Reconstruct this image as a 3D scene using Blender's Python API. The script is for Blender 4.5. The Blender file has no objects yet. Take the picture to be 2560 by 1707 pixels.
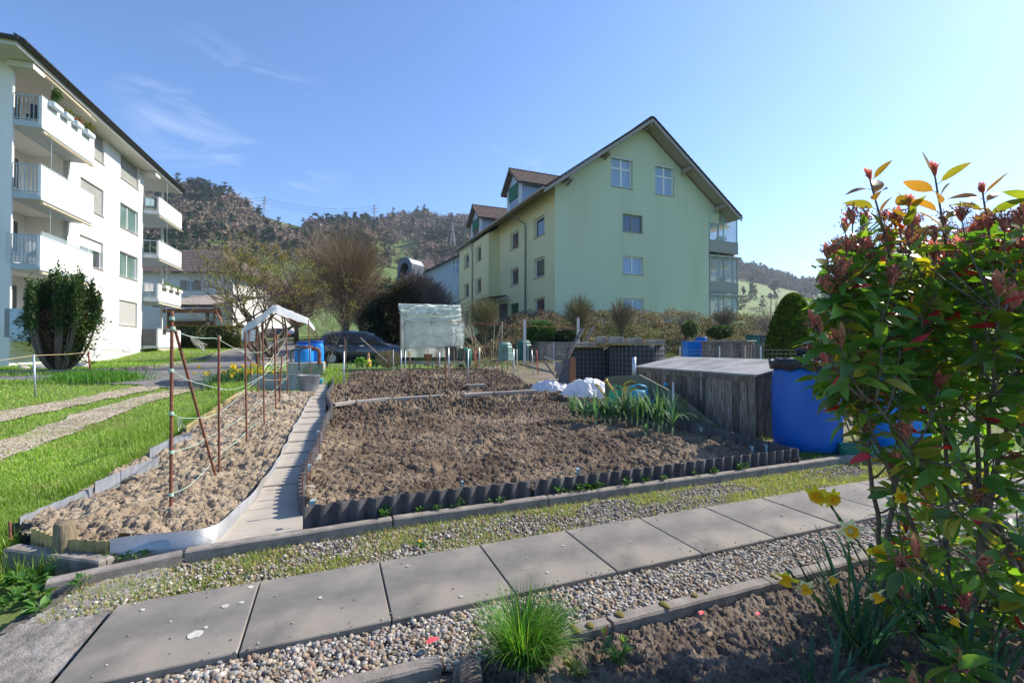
import bpy, math, random
import numpy as np
from mathutils import Vector
R=math.radians
C=bpy.context.scene
# ---------------------------------------------------------------- camera, sky, sun, exposure
CAMZ=1.02; PITCH=.0127; FPX=2560*16/36
cam=bpy.data.objects.new('camera',bpy.data.cameras.new('camera')); C.collection.objects.link(cam)
cam.location=(0,0,CAMZ); cam.rotation_euler=(math.pi/2+PITCH,0,0)
cam.data.lens=16; cam.data.sensor_width=36; cam.data.clip_end=6000; cam.data.clip_start=.02
C.camera=cam
SAZ=R(64); SEL=R(38)
SD=np.array([math.sin(SAZ)*math.cos(SEL),math.cos(SAZ)*math.cos(SEL),math.sin(SEL)])
sl=bpy.data.lights.new('sun','SUN'); sl.energy=4.9; sl.angle=R(.53); sl.color=(1,.92,.80)
so=bpy.data.objects.new('sun',sl); C.collection.objects.link(so)
so.rotation_euler=Vector(SD).to_track_quat('Z','Y').to_euler()
w=bpy.data.worlds.new('World'); C.world=w; w.use_nodes=True
nt=w.node_tree; nt.nodes.clear(); N=nt.nodes.new; Lk=nt.links.new
out=N('ShaderNodeOutputWorld'); bg=N('ShaderNodeBackground'); sk=N('ShaderNodeTexSky')
sk.sky_type='NISHITA'; sk.sun_disc=False; sk.sun_elevation=SEL; sk.sun_rotation=SAZ
sk.altitude=500; sk.air_density=1.0; sk.dust_density=.45; sk.ozone_density=2.2
bg.inputs[1].default_value=.135
# thin cirrus: streaky noise on the sky directions
tc=N('ShaderNodeTexCoord'); mp=N('ShaderNodeMapping'); mp.inputs['Rotation'].default_value=(R(15),R(-28),R(0)); mp.inputs['Scale'].default_value=(1.6,1.6,7)
ns=N('ShaderNodeTexNoise'); ns.inputs['Scale'].default_value=2.6; ns.inputs['Detail'].default_value=9; ns.inputs['Roughness'].default_value=.62; ns.inputs['Distortion'].default_value=.6
cr=N('ShaderNodeValToRGB'); cr.color_ramp.elements[0].position=.5; cr.color_ramp.elements[1].position=.95
def lobe(px,py,p0,p1):
    v=N('ShaderNodeVectorMath'); v.operation='DOT_PRODUCT'
    d=Vector(((px-1280)/FPX,1,(868-py)/FPX)).normalized()
    nrm=N('ShaderNodeVectorMath'); nrm.operation='NORMALIZE'; Lk(tc.outputs['Generated'],nrm.inputs[0])
    Lk(nrm.outputs[0],v.inputs[0]); v.inputs[1].default_value=d
    m=N('ShaderNodeMapRange'); m.interpolation_type='SMOOTHSTEP'; m.inputs[1].default_value=p0; m.inputs[2].default_value=p1; Lk(v.outputs['Value'],m.inputs[0]); return m.outputs[0]
l1=lobe(600,370,.980,.998); l2=lobe(1290,395,.998,.9997)
ad=N('ShaderNodeMath'); ad.operation='MAXIMUM'; Lk(l1,ad.inputs[0]); Lk(l2,ad.inputs[1])
mu=N('ShaderNodeMath'); mu.operation='MULTIPLY'; Lk(cr.outputs[0],mu.inputs[0]); Lk(ad.outputs[0],mu.inputs[1])
mu2=N('ShaderNodeMath'); mu2.operation='MULTIPLY'; mu2.inputs[1].default_value=.55; Lk(mu.outputs[0],mu2.inputs[0])
mx=N('ShaderNodeMix'); mx.data_type='RGBA'; mx.inputs[7].default_value=(6.5,6.9,7.4,1)
Lk(tc.outputs['Generated'],mp.inputs[0]); Lk(mp.outputs[0],ns.inputs['Vector']); Lk(ns.outputs[0],cr.inputs[0])
Lk(mu2.outputs[0],mx.inputs[0]); tn=N('ShaderNodeMix'); tn.data_type='RGBA'; tn.blend_type='MULTIPLY'; tn.inputs[0].default_value=1; tn.inputs[7].default_value=(.70,.86,1.08,1); Lk(sk.outputs[0],tn.inputs[6]); Lk(tn.outputs[2],mx.inputs[6]); Lk(mx.outputs[2],bg.inputs[0]); Lk(bg.outputs[0],out.inputs[0])
vs=C.view_settings; vs.view_transform='Standard'; vs.look='None'; vs.exposure=.76; vs.gamma=1; vs.use_curve_mapping=False
C.cycles.max_bounces=8; C.cycles.transparent_max_bounces=24; C.cycles.volume_bounces=0

# ---------------------------------------------------------------- helpers
rng=np.random.default_rng(7); random.seed(5)
def hsh(i,j,s=0):
    n=(np.asarray(i).astype(np.int64)*374761393+np.asarray(j).astype(np.int64)*668265263+s*974634777)&0x7fffffff
    n=((n^(n>>13))*1274126177)&0x7fffffff; n=((n^(n>>11))*1103515245)&0x7fffffff
    return ((n^(n>>16))&0xfffff)/1048575.
def vn(x,y,s=0):
    i=np.floor(x);j=np.floor(y);u=x-i;v=y-j;u=u*u*(3-2*u);v=v*v*(3-2*v)
    a=hsh(i,j,s);b=hsh(i+1,j,s);c=hsh(i,j+1,s);d=hsh(i+1,j+1,s)
    return a+(b-a)*u+(c-a)*v+(a-b-c+d)*u*v
def fbm(x,y,o=4,s=0):
    t=0;a=.5
    for k in range(o): t=t+a*vn(x*2**k,y*2**k,s+k);a*=.5
    return t
def clod(x,y,s=0):
    i=np.floor(x);j=np.floor(y);best=np.zeros_like(x)
    for di in (-1,0,1):
        for dj in (-1,0,1):
            a=i+di;b=j+dj;cx=a+hsh(a,b,s);cy=b+hsh(a,b,s+9);r=.35+.5*hsh(a,b,s+5)
            d=((x-cx)**2+(y-cy)**2); best=np.maximum(best,np.sqrt(np.maximum(0,r*r-d)))
    return best
def sstep(a,b,x):
    t=np.clip((x-a)/(b-a),0,1); return t*t*(3-2*t)
O0=np.array([-.916,1.535]); TH=.376; GU=np.array([math.cos(TH),math.sin(TH)]); GW=np.array([-math.sin(TH),math.cos(TH)])
def AB(a,b): return O0[0]+a*GU[0]+b*GW[0], O0[1]+a*GU[1]+b*GW[1]
def toab(x,y): return (x-O0[0])*GU[0]+(y-O0[1])*GU[1], (x-O0[0])*GW[0]+(y-O0[1])*GW[1]
SKX=[-900,200,454,507,571,629,686,757,829,936,986,1007,1070,1076,1091,1125,1172,1400,1700,1826,1885,1936,1995,2049,2213,2700,3600]
SKY=[455,465,478,487,503,530,549,567,572,566,550,545,541,549,551,544,548,588,648,665,680,694,714,719,702,696,686]
def gz(x,y):
    x=np.asarray(x,float);y=np.asarray(y,float)
    L=np.interp(y,[-50,3,15,24,28,33,50,70],[-.045,-.04,.24,.3,.74,.95,2.3,3.6])
    Rr=np.interp(y,[-50,3,15,22,28,50,70],[-.045,-.04,.28,.6,1.0,2.3,3.6])
    t=sstep(-3,0,x-.0*y); z=L*(1-t)+Rr*t
    z=z+sstep(-2.5,1,x+.12*(y-22))*sstep(21.8,26.5,y-.18*x)*1.55*(1-.5*sstep(45,70,y))
    # hills
    k=x/np.maximum(y,1); px=1280+FPX*k
    sky=(868-np.interp(px,SKX,SKY))/FPX
    yr=np.interp(px,[-900,600,900,1000,1200,1700,2600],[620,620,700,950,950,1000,1300])
    yy=np.clip((y-70)/(yr-70),0,1)
    a0=.037+0*px; ang=a0+(sky-a0)*(yy**.8)
    zh=CAMZ+ang*np.maximum(y,70)
    over=np.maximum(y-yr,0); zh=CAMZ+np.where(over>0,sky*yr-over*.12,zh-CAMZ)
    zh=zh+(fbm(x/60.,y/60.,3,3)-.45)*12*sstep(90,300,y)*sstep(0,120,np.maximum(yr-y,0)) 
    return np.where(y>70,zh,z)
def ray(px,py):
    dx=(px-1280)/FPX; dy=(853.5-py)/FPX; c,s=math.cos(PITCH),math.sin(PITCH)
    return np.array([dx,c-s*dy,s+c*dy])
def W(px,py,Y): d=ray(px,py); return np.array([0,0,CAMZ])+d*(Y/d[1])
def G(px,py,z=0): d=ray(px,py); return np.array([0,0,CAMZ])+d*((z-CAMZ)/d[2])
def GT(px,py,dz=0):
    z=0.
    for _ in range(30):
        p=G(px,py,min(z+dz,.9)); z=.6*z+.4*float(gz(p[0],p[1]))
    return p
def on(fr,px,py,y=0.):                     # pixel on a vertical facade plane: local x, world z
    d=ray(px,py); o,ax,ay=fr; n=ay
    p0=o+ay*y; t=(p0[0]*n[0]+p0[1]*n[1])/(d[0]*n[0]+d[1]*n[1]); p=d*t
    return (p[0]-p0[0])*ax[0]+(p[1]-p0[1])*ax[1], CAMZ+p[2]
def frame(x,y,dx,dy,side):
    n=math.hypot(dx,dy); ax=np.array([dx,dy])/n; ay=np.array([ax[1],-ax[0]])*side
    return (np.array([x,y],float),ax,ay)
ID=(np.zeros(2),np.array([1.,0]),np.array([0.,1]))
class MB:
    def __init__(s,fr=ID): s.V=[];s.F=[];s.n=0;s.c=[];s.fr=fr;s.hc=False
    def add(s,v,f,col=None,mi=0,raw=False):
        v=np.asarray(v,float).reshape(-1,3)
        if not raw and s.fr is not ID:
            o,ax,ay=s.fr; v=np.c_[o[0]+v[:,0]*ax[0]+v[:,1]*ay[0],o[1]+v[:,0]*ax[1]+v[:,1]*ay[1],v[:,2]]
        s.V.append(v)
        if isinstance(f,np.ndarray): s.F.append((f+s.n,mi))
        else:
            by={}
            for q in f: by.setdefault(len(q),[]).append(q)
            for q in by.values(): s.F.append((np.array(q)+s.n,mi))
        if col is None: s.c.append(np.ones((len(v),3)))
        else: s.hc=True; s.c.append(np.broadcast_to(np.asarray(col,float),(len(v),3)))
        s.n+=len(v); return s
    def box(s,x0,x1,y0,y1,z0,z1,col=None,mi=0,raw=False):
        v=[(x,y,z) for z in (z0,z1) for x,y in ((x0,y0),(x1,y0),(x1,y1),(x0,y1))]
        return s.add(v,[(3,2,1,0),(4,5,6,7),(0,1,5,4),(1,2,6,5),(2,3,7,6),(3,0,4,7)],col,mi,raw)
    def obox(s,c,size,rz=0,rx=0,ry=0,col=None,mi=0,bev=0):
        hx,hy,hz=[q/2 for q in size]
        if bev:
            b=min(bev,hx*.9,hy*.9,hz*.9); v=[];ring=[]
            for z,e in ((-hz,b),(-hz+b,0),(hz-b,0),(hz,b)):
                X=hx-e;Y=hy-e;v+=[(-X+b*.3,-Y,z),(X-b*.3,-Y,z),(X,-Y+b*.3,z),(X,Y-b*.3,z),(X-b*.3,Y,z),(-X+b*.3,Y,z),(-X,Y-b*.3,z),(-X,-Y+b*.3,z)]
            f=[tuple(range(7,-1,-1)),tuple(range(24,32))]
            for r in range(3):
                for i in range(8): f.append((r*8+i,r*8+(i+1)%8,r*8+8+(i+1)%8,r*8+8+i))
        else:
            v=[(x,y,z) for z in (-hz,hz) for x,y in ((-hx,-hy),(hx,-hy),(hx,hy),(-hx,hy))]
            f=[(3,2,1,0),(4,5,6,7),(0,1,5,4),(1,2,6,5),(2,3,7,6),(3,0,4,7)]
        v=np.array(v)@rot(rx,ry,rz).T+np.asarray(c); return s.add(v,f,col,mi)
    def tube(s,P,r,n=6,col=None,mi=0,cap=True,raw=False):
        P=np.asarray(P,float); m=len(P); r=np.broadcast_to(np.asarray(r,float),(m,))
        T=np.gradient(P,axis=0) if m>2 else np.repeat((P[-1]-P[0])[None],m,0)
        T/=np.linalg.norm(T,axis=1)[:,None]+1e-9
        ref=np.array([0,0,1.]) if abs(T[0,2])<.9 else np.array([1.,0,0])
        A=np.cross(T,ref); bad=np.linalg.norm(A,axis=1)<.15; A[bad]=np.cross(T[bad],[.7,.7,0]); A/=np.linalg.norm(A,axis=1)[:,None]+1e-9; B=np.cross(T,A)
        an=np.arange(n)*2*math.pi/n
        v=P[:,None]+r[:,None,None]*(np.cos(an)[None,:,None]*A[:,None]+np.sin(an)[None,:,None]*B[:,None])
        i=np.arange(m-1)[:,None]*n; j=np.arange(n)[None]; k=(j+1)%n
        f=np.stack([i+j,i+k,i+n+k,i+n+j],-1).reshape(-1,4)
        s.add(v.reshape(-1,3),f,col,mi,raw)
        if cap:
            s.F.append((np.array([list(range(s.n-n,s.n))]),mi)); s.F.append((np.array([list(range(s.n-m*n+n-1,s.n-m*n-1,-1))]),mi))
        return s
    def lathe(s,c,prof,n=24,col=None,mi=0,sx=1,sy=1,rz=0):
        v=[];an=np.arange(n)*2*math.pi/n
        for r,z in prof:
            for a in an: v.append((r*sx*math.cos(a),r*sy*math.sin(a),z))
        v=np.array(v)@rot(0,0,rz).T+np.asarray(c); f=[]
        for i in range(len(prof)-1):
            for j in range(n): f.append((i*n+j,i*n+(j+1)%n,i*n+n+(j+1)%n,i*n+n+j))
        f.append(tuple(range(n-1,-1,-1))); f.append(tuple(range(len(prof)*n-n,len(prof)*n)))
        return s.add(v,f,col,mi)
    def prism(s,poly,z0,z1,col=None,mi=0,raw=False):         # polygon in xy extruded in z
        n=len(poly); z0=np.broadcast_to(z0,(n,)); z1=np.broadcast_to(z1,(n,))
        v=[(p[0],p[1],z0[i]) for i,p in enumerate(poly)]+[(p[0],p[1],z1[i]) for i,p in enumerate(poly)]
        f=[tuple(range(n-1,-1,-1)),tuple(range(n,2*n))]+[(i,(i+1)%n,n+(i+1)%n,n+i) for i in range(n)]
        return s.add(v,f,col,mi,raw)
    def slab(s,P4,th,col=None,mi=0):                 # 4 world points, thickened downwards along normal
        P=np.asarray(P4,float); nn=np.cross(P[1]-P[0],P[3]-P[0]); nn/=np.linalg.norm(nn)
        if nn[2]<0: nn=-nn
        v=np.r_[P,P-nn*th]; return s.add(v,[(0,1,2,3),(7,6,5,4),(0,4,5,1),(1,5,6,2),(2,6,7,3),(3,7,4,0)],col,mi)
    def inst(s,v,f,M,T,cols=None,mi=0):   # v(n,3) f(m,k) M(N,3,3) T(N,3)
        N=len(T); n=len(v)
        X=np.einsum('nij,vj->nvi',M,v)+T[:,None]
        F=(f[None]+(np.arange(N)*n)[:,None,None]).reshape(-1,f.shape[1])
        c=None if cols is None else np.repeat(cols,n,axis=0)
        return s.add(X.reshape(-1,3),F,c,mi)
    def grid(s,X,Y,Z,mask=None,col=None,mi=0):
        h,w_=X.shape; idx=np.arange(h*w_).reshape(h,w_)
        f=np.stack([idx[:-1,:-1],idx[:-1,1:],idx[1:,1:],idx[1:,:-1]],-1).reshape(-1,4)
        if mask is not None:
            mk=mask.ravel(); f=f[mk[f].all(1)]
        return s.add(np.stack([X,Y,Z],-1).reshape(-1,3),f,None if col is None else col.reshape(-1,3),mi)
    def build(s,name,mats,parent=None,smooth=False,label=None,cat=None,group=None,kind=None):
        me=bpy.data.meshes.new(name); V=np.concatenate(s.V)
        if parent is not None: V=V-np.array(parent['_wl'])
        loc=None
        if parent is None and not kind:
            loc=np.array([(V[:,0].min()+V[:,0].max())/2,(V[:,1].min()+V[:,1].max())/2,V[:,2].min()]); V=V-loc
        me.vertices.add(len(V)); me.vertices.foreach_set('co',V.ravel().astype(np.float32))
        tot=[];st=[];lp=[];mi=[];k=0
        for F,m in s.F:
            q=F.shape[1]; c=len(F); lp.append(F.ravel()); tot.append(np.full(c,q)); st.append(k+np.arange(c)*q); mi.append(np.full(c,m)); k+=c*q
        lp=np.concatenate(lp);tot=np.concatenate(tot);st=np.concatenate(st);mi=np.concatenate(mi)
        me.loops.add(len(lp)); me.loops.foreach_set('vertex_index',lp.astype(np.int32))
        me.polygons.add(len(tot)); me.polygons.foreach_set('loop_start',st.astype(np.int32)); me.polygons.foreach_set('loop_total',tot.astype(np.int32))
        me.polygons.foreach_set('material_index',mi.astype(np.int32))
        me.polygons.foreach_set('use_smooth',np.full(len(tot),smooth))
        me.update(calc_edges=True); me.validate()
        if s.hc:
            a=me.color_attributes.new('Col','FLOAT_COLOR','POINT'); c=np.concatenate(s.c); a.data.foreach_set('color',np.c_[c,np.ones(len(c))].ravel().astype(np.float32))
        for m in (mats if isinstance(mats,(list,tuple)) else [mats]): me.materials.append(m)
        o=bpy.data.objects.new(name,me); C.collection.objects.link(o)
        if parent is not None:
            o.parent=parent; o['_wl']=list(parent['_wl'])
        else:
            if loc is not None: o.location=loc; o['_wl']=list(loc)
            else: o['_wl']=[0,0,0]
        return tag(o,label,cat,group,kind)
def tag(o,label=None,cat=None,group=None,kind=None):
    if label: o['label']=label
    if cat: o['category']=cat
    if group: o['group']=group
    if kind: o['kind']=kind
    return o
def thing(name,loc,label,cat,group=None):
    o=bpy.data.objects.new(name,None); C.collection.objects.link(o); o.location=loc; o.empty_display_size=.1
    o['_wl']=[float(q) for q in loc]; return tag(o,label,cat,group)
def dup(root,loc,label,group=None,rz=0):
    r=root.copy(); C.collection.objects.link(r); r.location=loc; r.rotation_euler=(0,0,rz); r['label']=label
    if group: r['group']=group
    for ch in list(root.children):
        c=ch.copy(); C.collection.objects.link(c); c.parent=r
        for g in ch.children:
            d=g.copy(); C.collection.objects.link(d); d.parent=c
    return r
def rot(rx,ry,rz):
    cx,sx,cy,sy,cz,sz=math.cos(rx),math.sin(rx),math.cos(ry),math.sin(ry),math.cos(rz),math.sin(rz)
    return np.array([[cz,-sz,0],[sz,cz,0],[0,0,1]])@np.array([[cy,0,sy],[0,1,0],[-sy,0,cy]])@np.array([[1,0,0],[0,cx,-sx],[0,sx,cx]])
def rots(N,tilt=math.pi,spin=True,r=None):       # random rotation matrices
    r=r or rng
    a=r.uniform(0,2*math.pi,N); b=r.uniform(-1,1,N)*tilt; c=r.uniform(0,2*math.pi,N)
    ca,sa,cb,sb,cc,sc=np.cos(a),np.sin(a),np.cos(b),np.sin(b),np.cos(c),np.sin(c); z=0*a; o=z+1
    Rz=np.stack([np.stack([ca,-sa,z],-1),np.stack([sa,ca,z],-1),np.stack([z,z,o],-1)],-2)
    Rx=np.stack([np.stack([o,z,z],-1),np.stack([z,cb,-sb],-1),np.stack([z,sb,cb],-1)],-2)
    R2=np.stack([np.stack([cc,-sc,z],-1),np.stack([sc,cc,z],-1),np.stack([z,z,o],-1)],-2)
    return Rz@Rx@R2 if spin else Rz@Rx
def basis(D,up=None,roll=0.):        # matrices whose local y axis is D
    D=D/(np.linalg.norm(D,axis=1)[:,None]+1e-9); U=np.tile([0,0,1.],(len(D),1)) if up is None else up
    X=np.cross(D,U); nn=np.linalg.norm(X,axis=1); X[nn<1e-3]=[1,0,0]; X/=np.linalg.norm(X,axis=1)[:,None]; Z=np.cross(X,D)
    c,s_=np.cos(roll),np.sin(roll)
    if np.ndim(roll): c=c[:,None];s_=s_[:,None]
    X2=X*c+Z*s_; Z2=Z*c-X*s_
    return np.stack([X2,D,Z2],-1)
# ---------------------------------------------------------------- materials
def mat(name,c1,c2=None,scale=6,rough=.75,bump=0,bs=None,metal=0,trans=0,attr=False,spec=.4,detail=6,coat=0,alpha=1,tcol=None,stretch=None,c3=None,s3=1.2,lo=.35,hi=.65,bd=.02,voro=0):
    m=bpy.data.materials.new(name); m.use_nodes=True; n=m.node_tree; b=n.nodes['Principled BSDF']; o=n.nodes['Material Output']
    A=n.nodes.new; L=n.links.new
    g=A('ShaderNodeNewGeometry'); tcn=A('ShaderNodeTexCoord'); vec=tcn.outputs['Object']
    if stretch:
        q=A('ShaderNodeMapping'); q.inputs['Scale'].default_value=stretch[:3]
        if len(stretch)>3: q.inputs['Rotation'].default_value=(0,0,stretch[3])
        L(vec,q.inputs[0]); vec=q.outputs[0]
    def noise(sc,det=detail,rg=.6):
        t=A('ShaderNodeTexNoise'); t.inputs['Scale'].default_value=sc; t.inputs['Detail'].default_value=det; t.inputs['Roughness'].default_value=rg; L(vec,t.inputs['Vector']); return t.outputs[0]
    def mixc(f,a,bb,mode='MIX'):
        x=A('ShaderNodeMix'); x.data_type='RGBA'; x.blend_type=mode
        if isinstance(f,(int,float)): x.inputs[0].default_value=f
        else: L(f,x.inputs[0])
        for i,v in ((6,a),(7,bb)):
            if isinstance(v,tuple): x.inputs[i].default_value=(*v[:3],1)
            else: L(v,x.inputs[i])
        return x.outputs[2]
    def mr(f,a,bb):
        x=A('ShaderNodeMapRange'); x.inputs[1].default_value=a; x.inputs[2].default_value=bb; L(f,x.inputs[0]); return x.outputs[0]
    col=c1
    if c2: col=mixc(mr(noise(scale),lo,hi),c1,c2)
    if c3: col=mixc(mr(noise(s3,4),.5,.68),col if not isinstance(col,tuple) else col,c3)
    if attr:
        at=A('ShaderNodeVertexColor'); at.layer_name='Col'
        col=mixc(1.,at.outputs[0],col if not isinstance(col,tuple) else col,'MULTIPLY')
    if isinstance(col,tuple): b.inputs['Base Color'].default_value=(*col[:3],1)
    else: L(col,b.inputs['Base Color'])
    b.inputs['Roughness'].default_value=rough; b.inputs['Metallic'].default_value=metal; b.inputs['Specular IOR Level'].default_value=spec
    b.inputs['Alpha'].default_value=alpha
    if coat: b.inputs['Coat Weight'].default_value=coat; b.inputs['Coat Roughness'].default_value=.05
    if bump:
        bp=A('ShaderNodeBump'); bp.inputs['Strength'].default_value=bump; bp.inputs['Distance'].default_value=bd
        if voro:
            t=A('ShaderNodeTexVoronoi'); t.inputs['Scale'].default_value=voro; L(vec,t.inputs['Vector']); L(t.outputs[0],bp.inputs['Height'])
        else: L(noise(bs or scale*4,8,.65),bp.inputs['Height'])
        L(bp.outputs[0],b.inputs['Normal'])
    if trans:
        t=A('ShaderNodeBsdfTranslucent')
        if tcol:
            tc2=mixc(1.,col,tcol,'MULTIPLY') if not isinstance(col,tuple) else tuple(col[i]*tcol[i] for i in range(3))
        else: tc2=col
        if isinstance(tc2,tuple): t.inputs[0].default_value=(*tc2[:3],1)
        else: L(tc2,t.inputs[0])
        x=A('ShaderNodeMixShader'); x.inputs[0].default_value=trans; L(b.outputs[0],x.inputs[1]); L(t.outputs[0],x.inputs[2]); L(x.outputs[0],o.inputs[0])
    return m
M={}
M['lawn']=mat('lawn',(.075,.14,.02),(.13,.19,.035),3,.9,.5,60,c3=(.17,.17,.07),s3=.5)
M['meadow']=M['lawn']
M['blade']=mat('blade',(1,1,1),None,attr=True,rough=.5,trans=.4,tcol=(1.6,1.7,.8))
M['asphalt']=mat('asphalt',(.12,.115,.11),(.19,.18,.17),9,.9,.5,300,c3=(.22,.21,.2),s3=.7,bd=.01)
M['track']=mat('track',(.42,.35,.25),(.62,.53,.40),4,.95,.8,120,c3=(.2,.2,.12),s3=2.,bd=.02)
M['soil']=mat('soil',(.078,.055,.037),(.195,.143,.097),2.2,.97,.8,90,c3=(.33,.255,.17),s3=.8,bd=.012,spec=.15)
M['soildry']=mat('soildry',(.22,.165,.11),(.37,.295,.205),4.,.97,.8,90,c3=(.40,.335,.25),s3=1.1,bd=.012,spec=.15)
M['soildark']=mat('soildark',(.10,.075,.056),(.21,.165,.125),7,.97,.9,110,c3=(.27,.22,.17),s3=4,bd=.012,spec=.15)
M['slab']=mat('slab',(.125,.115,.10),(.235,.215,.19),4.5,.88,.5,420,c3=(.27,.235,.19),s3=2.6,bd=.004,lo=.3,hi=.7)
M['slab2']=mat('slab2',(.34,.305,.25),(.45,.40,.335),2.2,.9,.35,300,c3=(.33,.29,.24),s3=3,bd=.004)
M['kerb']=mat('kerb',(.20,.175,.15),(.33,.29,.25),12,.93,.7,160,c3=(.12,.11,.09),s3=4,bd=.008)
M['conc']=mat('conc',(.19,.175,.155),(.35,.32,.285),9,.95,1,140,c3=(.42,.40,.37),s3=5,bd=.012)
M['concrete_pale']=mat('concrete_pale',(.30,.30,.27),(.42,.41,.37),5,.9,.3,120,c3=(.18,.21,.12),s3=2)
M['earth']=mat('earth',(.13,.10,.075),(.22,.17,.13),3,.95,.8,60,c3=(.15,.15,.06),s3=1.2)
M['lichen']=mat('lichen',(.55,.53,.46),(.4,.38,.33),30,.95)
M['pebble']=mat('pebble',(1,1,1),(.78,.76,.74),60,.75,.15,200,attr=True)
M['gravelbase']=mat('gravelbase',(.14,.12,.10),(.24,.21,.18),30,.95,1,120)
M['edging']=mat('edging',(.062,.058,.060),(.105,.10,.105),25,.8,.5,200,c3=(.14,.13,.13),s3=5,stretch=(1,1,.3),bd=.004)
M['edgegrey']=mat('edgegrey',(.19,.20,.225),(.27,.285,.31),12,.75,.4,160,c3=(.2,.21,.22),s3=5,bd=.004)
M['edgeyellow']=mat('edgeyellow',(.50,.40,.17),(.62,.52,.27),20,.7,.4,160,c3=(.28,.24,.10),s3=6,trans=.25)
M['sheet']=mat('sheet',(.34,.34,.34),(.46,.46,.46),5,.52,.15,20,metal=.75,c3=(.35,.33,.3),s3=3)
M['rust']=mat('rust',(.17,.055,.03),(.26,.10,.055),40,.8,.8,200,c3=(.10,.05,.04),s3=9,bd=.006)
M['galv']=mat('galv',(.48,.50,.52),(.6,.62,.64),20,.4,metal=.6)
M['clip']=mat('clip',(.45,.62,.64),(.3,.42,.42),20,.5,metal=.3)
M['twine']=mat('twine',(.38,.60,.50),(.6,.72,.62),60,.8,trans=.2)
M['twinewhite']=mat('twinewhite',(.6,.62,.55),(.75,.75,.7),60,.8)
M['twinetan']=mat('twinetan',(.5,.38,.18),(.62,.5,.28),60,.9)
M['wirerust']=mat('wirerust',(.45,.16,.08),(.35,.14,.08),60,.8)
M['wood']=mat('wood',(.17,.13,.10),(.32,.26,.205),8,.9,.7,60,stretch=(6,6,.6),c3=(.06,.05,.045),s3=5,bd=.01)
M['woodlog']=mat('woodlog',(.25,.185,.115),(.42,.33,.215),7,.9,.9,50,stretch=(4,4,.7),c3=(.16,.13,.09),s3=4,bd=.02)
M['plank']=mat('plank',(.42,.33,.19),(.55,.45,.28),7,.85,.4,60)
M['darkwood']=mat('darkwood',(.05,.042,.037),(.12,.10,.088),8,.9,.7,60,stretch=(6,6,.6),bd=.01)
M['boxwood']=mat('boxwood',(.085,.068,.055),(.26,.21,.17),11,.92,.8,70,stretch=(5,5,.6),c3=(.38,.345,.30),s3=9,bd=.012)
M['plankcol']=mat('plankcol',(.12,.088,.065),(.33,.26,.195),11,.92,.8,70,stretch=(5,5,.6),c3=(.40,.36,.31),s3=9,bd=.012,attr=True)
M['lid']=mat('lid',(.24,.235,.225),(.33,.325,.315),6,.8,.3,100,c3=(.17,.165,.16),s3=2)
M['bluebarrel']=mat('bluebarrel',(.002,.10,.43),(.004,.13,.50),1.5,.38,.08,40,spec=.5,trans=.12,tcol=(1,1.4,1.4))
M['bluepale']=mat('bluepale',(.01,.20,.62),(.02,.26,.66),3,.42)
M['bluelid']=mat('bluelid',(.01,.07,.42),None,rough=.5)
M['black']=mat('black',(.014,.014,.016),(.03,.03,.034),8,.45,.4,30)
M['blackmesh']=mat('blackmesh',(.020,.025,.027),(.05,.057,.06),18,.75,.9,45,stretch=(3,3,.6),bd=.02)
M['wire']=mat('wire',(.36,.38,.36),None,rough=.5,metal=.4)
M['wiredark']=mat('wiredark',(.06,.065,.06),None,rough=.5,metal=.3)
M['zinc']=mat('zinc',(.22,.225,.23),(.31,.315,.32),7,.55,.15,40,metal=.35)
M['bingreen']=mat('bingreen',(.012,.10,.075),(.02,.13,.10),5,.5)
M['binpale']=mat('binpale',(.16,.27,.22),(.22,.33,.28),5,.5)
M['hose']=mat('hose',(.015,.17,.10),(.02,.22,.13),5,.35)
M['canblue']=mat('canblue',(.07,.35,.48),(.09,.4,.52),5,.5)
M['cangreen']=mat('cangreen',(.04,.35,.14),(.05,.4,.17),5,.5)
M['canyellow']=mat('canyellow',(.62,.40,.05),(.7,.46,.08),5,.5)
M['paver']=mat('paver',(.30,.265,.22),(.44,.39,.33),9,.93,.6,120,c3=(.2,.18,.15),s3=4)
M['plate']=mat('plate',(.13,.135,.09),(.20,.195,.15),3,.9,.4,90,c3=(.09,.12,.03),s3=2.5)
M['moss']=mat('moss',(.16,.14,.025),(.32,.25,.06),40,.95,1,150)
M['foil']=mat('foil',(.74,.76,.80),(.82,.84,.86),7,.35,.5,12,trans=.35,bd=.03)
M['tarp']=mat('tarp',(.62,.66,.63),(.76,.79,.76),3,.4,.5,9,trans=.5,tcol=(1,1.08,1.05),alpha=.86,bd=.03)
M['tarpclear']=mat('tarpclear',(.46,.52,.50),(.56,.62,.60),3,.35,.3,9,trans=.5,alpha=.62,bd=.03)
M['fleece']=mat('fleece',(.78,.80,.82),(.85,.86,.88),6,.55,.4,20,trans=.5,alpha=.85,bd=.02)
M['white']=mat('white',(.73,.72,.68),(.77,.76,.72),3,.9,.25,90,c3=(.66,.65,.60),s3=.5,bd=.01,stretch=(1,1,.35))
M['parapet']=mat('parapet',(.74,.735,.70),(.78,.775,.74),5,.7,c3=(.66,.65,.60),s3=.8,stretch=(1,1,.3))
M['plinth']=mat('plinth',(.70,.68,.63),(.76,.74,.69),3,.9)
M['balcgrey']=mat('balcgrey',(.42,.47,.50),(.47,.52,.55),5,.7)
M['panelblue']=mat('panelblue',(.45,.55,.62),(.52,.62,.68),5,.5)
M['green']=mat('green',(.48,.545,.375),(.51,.575,.40),2,.92,.3,120,c3=(.45,.51,.345),s3=.5,bd=.008,stretch=(1,1,.25))
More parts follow.
